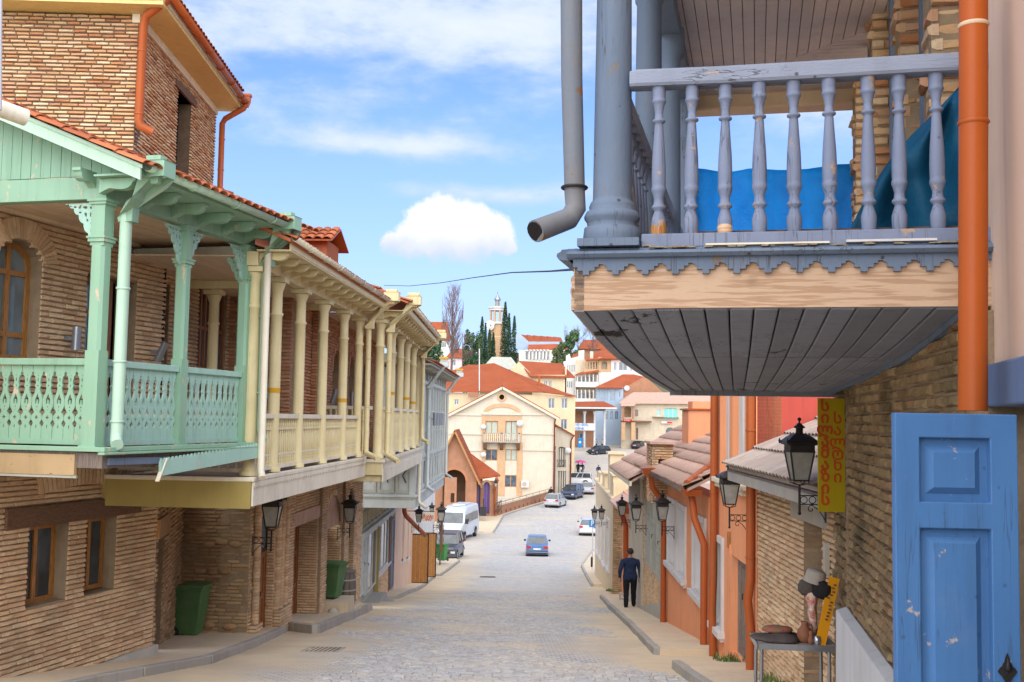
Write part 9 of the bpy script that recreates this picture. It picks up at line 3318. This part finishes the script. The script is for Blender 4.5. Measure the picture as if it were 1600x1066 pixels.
# white minibus
VN = thing('minibus', 'white high-roofed minibus parked before the red brick arches', 'van', Matrix.Translation(Vector((-4.35, 95, road_z(95)))) @ Rz(R(-190)) @ Matrix.Scale(1.1, 4) @ Tr(0, -3.2, 0), 'cars in the street')
mw = P('van_white_paint', (0.52, 0.55, 0.58), .35)
L_, hw = 6.4, .98
vprof = [(.02, .35), (6.30, .35), (6.38, .55), (6.36, .98), (6.15, 1.18), (5.55, 1.42), (4.98, 2.22), (4.75, 2.42), (3.9, 2.58), (.25, 2.58), (.06, 2.40), (.0, 1.2)]
mb = MB()
n = len(vprof)
vs = []
for s in (-1, -.90, .90, 1):
	for (y, z) in vprof:
		zz = z - (.10 if abs(s) == 1 and z > 2.1 else 0)
		w = hw - (.10 * max(0, (z - 1.2) / 1.4)) - (.10 if y > 6.1 else 0)
		vs.append((s * w, y, zz))
fs = [tuple(range(n)), tuple(range(4 * n - 1, 3 * n - 1, -1))]
for j in range(3):
	for i in range(n):
		fs.append((j * n + i, (j + 1) * n + i, (j + 1) * n + (i + 1) % n, j * n + (i + 1) % n))
mb.add(vs, fs)
me = mb.mesh('body', mw)
obj('body', me, VN)
bmfix(me)
def sidepanel(poly, m, name, off=.012):
	for sx in (-1, 1):
		mb = MB()
		mb.poly(poly, (), lambda u, v, w: (sx * (hw - .10 * max(0, (v - 1.2) / 1.4) + off - .02 + w), u, v), .02)
		mb.build(name, m, VN)
for (a, b) in ((.35, 1.45), (1.52, 2.7), (2.77, 3.95)):
	sidepanel([(a, 1.38), (b, 1.38), (b, 2.02), (a, 2.02)], MT['carglass'], 'side_window')
sidepanel([(4.1, 1.36), (5.45, 1.36), (5.0, 1.98), (4.1, 2.0)], MT['carglass'], 'door_window')
MB().hexa([(-.84, 5.60, 1.40), (.84, 5.60, 1.40), (.84, 5.57, 1.38), (-.84, 5.57, 1.38), (-.76, 5.06, 2.16), (.76, 5.06, 2.16), (.76, 5.02, 2.14), (-.76, 5.02, 2.14)]).build('windscreen', MT['carglass'], VN)
MB().box(-.45, .45, 6.36, 6.395, .68, .92).build('grille', MT['blackplastic'], VN)
MB().box(-.86, .86, 6.30, 6.44, .36, .60).build('front_bumper', MT['blackplastic'], VN, bevel=.03)
MB().box(-.26, .26, 6.44, 6.455, .42, .53).build('number_plate', MT['plate'], VN)
MB().box(-.5, .5, 1.2, 3.4, 2.58, 2.70).build('roof_unit', mw, VN, bevel=.04)
MB().box(-.30, .30, 3.6, 4.1, 2.58, 2.66).build('roof_hatch', mw, VN, bevel=.03)
for sx in (-1, 1):
	MB().hexa([(sx * .58, 6.24, .72), (sx * .86, 6.16, .72), (sx * .86, 6.30, .72), (sx * .58, 6.38, .72), (sx * .58, 6.10, 1.02), (sx * .88, 5.98, 1.08), (sx * .88, 6.12, 1.06), (sx * .58, 6.32, 1.0)]).build('headlight', MT['white_lens'], VN)
	MB().box(sx * 1.0, sx * 1.22, 5.25, 5.35, 1.35, 1.7).build('wing_mirror', MT['blackplastic'], VN)
	MB().box(sx * .85, sx * .95, -.01, .05, 1.2, 1.7).build('taillight', MT['red_lens'], VN)
	for yy in (1.3, 5.35):
		wh = MB().lathe([(.10, -.11), (.35, -.11), (.36, -.08), (.36, .08), (.35, .11), (.10, .11)], (sx * .90, yy, .36), 20, rot=Matrix.Rotation(R(90), 3, 'Y')).build('wheel', MT['tyre'], VN)
		MB().lathe([(.03, -.125), (.21, -.125), (.22, .125), (.03, .125)], (sx * .90, yy, .36), 14, rot=Matrix.Rotation(R(90), 3, 'Y')).build('rim', MT['rim'], wh)
		MB().poly(arc(yy, .36, .46, .46, 0, 180, 10) + arc(yy, .36, .38, .38, 180, 0, 10), (), lambda u, v, w: (sx * .985 + w * sx, u, v), .015).build('wheel_arch', MT['blackplastic'], VN)

# people
MT['navy'] = mat('navy_jacket', (0.014, 0.024, 0.060), (0.022, 0.036, 0.08), 9, .7, .8, .3, 30)
MT['blackcloth'] = mat('black_trousers', (0.008, 0.008, 0.010), (0.014, 0.014, 0.016), 9, .7, .85, .3, 30)
MT['skin'] = mat('skin', (0.42, 0.22, 0.15), (0.36, 0.18, 0.12), 8, .4, .6, .05)
MT['hair'] = mat('greying_dark_hair', (0.030, 0.024, 0.022), (0.08, 0.07, 0.065), 40, .6, .8, .5, 120)
MT['khaki'] = mat('khaki_trousers', (0.30, 0.24, 0.15), None, 6, .4, .85, .1)
MT['pink_umb'] = mat('pink_umbrella_cloth', (0.55, 0.06, 0.22), (0.50, 0.05, 0.2), 2, .3, .7, 0)
MT['yellow_umb'] = mat('yellow_parasol_cloth', (0.75, 0.55, 0.02), None, 2, .3, .7, 0)


def person(label, pos, yaw, H=1.72, top='navy', legs='blackcloth', group=None, hairm='hair', sub=2, stride=.16, carry=0.0, arms=.0):
	k = H / 1.75
	t = thing('person', label, 'person', Matrix.Translation(Vector(pos)) @ Rz(R(-yaw)) @ Matrix.Diagonal((k * 1.13, k * 1.05, k, 1)), group)
	V, E, Rd = [], [], []

	def v(x, y, z, r, par=None):
		V.append((x, y, z))
		Rd.append(r)
		if par is not None:
			E.append((par, len(V) - 1))
		return len(V) - 1
	pel = v(0, 0, .95, (.165, .125))
	sp1 = v(0, .01, 1.12, (.175, .125), pel)
	sp2 = v(0, .015, 1.30, (.19, .125), sp1)
	ch_ = v(0, .0, 1.42, (.165, .105), sp2)
	nk = v(0, .015, 1.505, (.062, .062), ch_)
	nk2 = v(0, .03, 1.56, (.056, .058), nk)
	h1 = v(0, .04, 1.625, (.072, .088), nk2)
	h2 = v(0, .035, 1.69, (.076, .092), h1)
	h3 = v(0, .03, 1.735, (.045, .055), h2)
	for s in (-1, 1):
		sh = v(s * .185, -.005, 1.41, (.078, .078), ch_)
		el = v(s * .265, -.03 + arms * s, 1.15, (.062, .062), sh)
		wr = v(s * .275, .05 + arms * s * 1.6, .93, (.046, .046), el)
		hd = v(s * .268, .07 + arms * s * 1.7, .855, (.034, .042), wr)
		f0 = v(s * .262, .085 + arms * s * 1.7, .80, (.024, .032), hd)
		for q_, dy in enumerate((-.028, -.009, .010, .028)):
			f1_ = v(s * .258, .088 + arms * s * 1.7 + dy, .765, (.010, .010), f0)
			v(s * .245, .092 + arms * s * 1.7 + dy, .722 + abs(q_ - 1.3) * .006, (.009, .009), f1_)
		th_ = v(s * .240, .105 + arms * s * 1.7, .835, (.013, .013), hd)
		v(s * .232, .125 + arms * s * 1.7, .790, (.010, .010), th_)
		st_ = s * stride
		hp_ = v(s * .095, 0, .86, (.112, .118), pel)
		kn_ = v(s * .10, st_ * .45 + .03, .49, (.078, .080), hp_)
		an = v(s * .105, st_, .11, (.062, .066), kn_)
		hl = v(s * .108, st_ - .01, .055, (.048, .052), an)
		to = v(s * .125, st_ + .13, .040, (.045, .034), hl)
		v(s * .13, st_ + .19, .033, (.036, .026), to)
	me = bpy.data.meshes.new('body')
	me.from_pydata(V, E, [])
	o = bpy.data.objects.new('body', me)
	COL.objects.link(o)
	sk = o.modifiers.new('skin', 'SKIN')
	sk.use_smooth_shade = True
	for i, sv in enumerate(me.skin_vertices[0].data):
		sv.radius = Rd[i]
		sv.use_root = (i == 0)
	ss = o.modifiers.new('sub', 'SUBSURF')
	ss.levels = ss.render_levels = sub
	bpy.context.view_layer.update()
	m2 = bpy.data.meshes.new_from_object(o.evaluated_get(bpy.context.evaluated_depsgraph_get()))
	bpy.data.objects.remove(o)
	m2.materials.clear()
	for m in (top, legs, 'skin', 'tyre'):
		m2.materials.append(MT[m])
	for p in m2.polygons:
		c = p.center
		p.use_smooth = True
		if c.z > 1.50 and abs(c.x) < .12:
			p.material_index = 2 if (c.z > 1.515) else 0
		elif abs(c.x) > .19 and c.z < .90:
			p.material_index = 2
		elif c.z < .085:
			p.material_index = 3
		elif c.z < .86:
			p.material_index = 1
		else:
			p.material_index = 0
	for vv in m2.vertices:      # cloth folds and a looser jacket hem
		c = vv.co
		if .86 < c.z < 1.48 or (.1 < c.z < .8 and abs(c.x) < .2):
			nn = noise.noise(c * 9) * .010 + noise.noise(c * 22) * .005
			vv.co += vv.normal * nn
		if .86 < c.z < .98 and abs(c.x) < .22:
			c.x *= 1.07
			c.y *= 1.10
	b = obj('body', m2, t)
	hm = MB().lathe([(.06, -.085), (.083, -.045), (.092, .0), (.085, .045), (.055, .085), (.004, .10)], (0, 0, 0), 16)
	hm.build('hair', MT[hairm], t, Tr(0, .012, 1.70) @ Matrix.Diagonal((1, 1.12, .95, 1)))
	MB().lathe([(.092, -.05), (.098, .0), (.085, .012)], (0, .018, 1.475), 16, cap=False).build('collar', MT[top], t, None)
	for s in (-1, 1):
		MB().lathe([(.004, -.03), (.014, -.015), (.016, .01), (.004, .03)], (s * .088, .035, 1.655), 8).build('ear', MT['skin'], t)
	MB().hexa([(-.012, .125, 1.62), (.012, .125, 1.62), (.012, .15, 1.625), (-.012, .15, 1.625), (-.008, .118, 1.67), (.008, .118, 1.67), (.008, .128, 1.67), (-.008, .128, 1.67)]).build('nose', MT['skin'], t)
	return t


pm = at(984, 951, 33.4)
person('man in a navy jacket and black trousers walking away along the right pavement', (pm.x, 33.4, walk_z(33.4)), 4, 1.76, arms=.05)
g_ = 'people far up the street'
p_ = at(907, 738, 160)
p1 = person('left one of the couple in dark clothes under the pink umbrella', (p_.x - .35, 160, road_z(160)), 175, 1.70, 'blackcloth', 'blackcloth', g_, sub=1)
p2 = person('right one of the couple under the pink umbrella, carrying a white bag', (p_.x + .25, 160, road_z(160)), 185, 1.66, 'navy', 'blackcloth', g_, sub=1)
bag = MB().box(-.14, .14, -.05, .05, 0, .32).build('shopping_bag', MT['trim_white'], None, Tr(p_.x + .05, 159.7, road_z(160) + .72))
tag(bag, 'white bag held between the couple under the pink umbrella', 'bag')
um = thing('umbrella', 'open pink umbrella held over the couple', 'umbrella', Tr(p_.x, 159.9, road_z(160)))
MB().lathe([(.92, 1.72), (.80, 1.86), (.50, 2.0), (.02, 2.08)], (0, 0, 0), 8, smooth=False, cap=False).build('canopy', MT['pink_umb'], um)
MB().tube([(0, 0, 1.0), (0, 0, 2.14)], .015, 5).build('shaft', MT['iron'], um)
p_ = at(935, 740, 158)
person('man in a dark jacket and light trousers walking alone in the far road', (p_.x, 158, road_z(158)), 180, 1.70, 'navy', 'khaki', g_, sub=1)
p_ = at(861, 777, 127)
person('person in dark clothes behind the parapet wall left of the parked cars', (p_.x, 127.5, road_z(127) + .1), 170, 1.7, 'blackcloth', 'blackcloth', g_, sub=1)
for (px, py, lab) in ((931.5, 697, 'person in pale clothes beside the last canopy column'), (941, 697, 'person in dark clothes standing just right of the one in pale clothes')):
	p_ = at(px, py, 196)
	person(lab, (p_.x, 196, road_z(196)), 160, 1.6, 'kerb' if 'pale' in lab else 'blackcloth', 'navy', g_, sub=1)
# yellow parasol and stall by the blue house
py_ = at(954.5, 684, 212)
YU = thing('parasol', 'round yellow parasol over a street stall near the blue house', 'parasol', Tr(py_.x, 212, road_z(212)))
MB().lathe([(1.0, 1.95), (.85, 2.2), (.45, 2.45), (.02, 2.52)], (0, 0, 0), 10, cap=False, smooth=False).build('canopy', MT['yellow_umb'], YU)
MB().tube([(0, 0, 0), (0, 0, 2.5)], .04, 6).build('pole', MT['trim_white'], YU)
ST = thing('street_stall', 'small stall with orange and green goods under the yellow parasol', 'stall', Tr(py_.x + .55, 211.5, road_z(211)))
MB().box(-.4, .4, -.3, .3, 0, .8).build('counter', MT['yellow_umb'], ST)
MB().box(-.4, .1, -.32, -.30, .1, .5).build('green_panel', MT['grass'], ST)
MB().box(-.1, .5, -.2, .2, .8, 1.15).build('goods', MT['sign_red'], ST)
KD = thing('dark_kiosk', 'dark roofed kiosk doorway right of the yellow parasol', 'kiosk', Tr(at(964, 685, 214).x, 214, road_z(214)))
MB().box(-1.5, 1.3, 0, 3, 0, 2.6).build('body', MT['wood_dark'], KD)
slab_roof(KD, [(-1.7, -.4, 2.6), (1.5, -.4, 2.6), (1.2, 2, 3.4), (-1.4, 2, 3.4)])
RSg = thing('round_sign', 'round white sign beside the dark kiosk', 'sign', Tr(at(970, 668, 206).x, 206, at(970, 668, 206).z))
MB().lathe([(.02, .03), (.42, .03), (.42, 0)], (0, 0, 0), 16, rot=Matrix.Rotation(R(90), 3, 'X')).build('disc', MT['trim_white'], RSg)
MB().bar((0, .05, 0), (.8, .05, 0), .05).build('arm', MT['iron'], RSg)
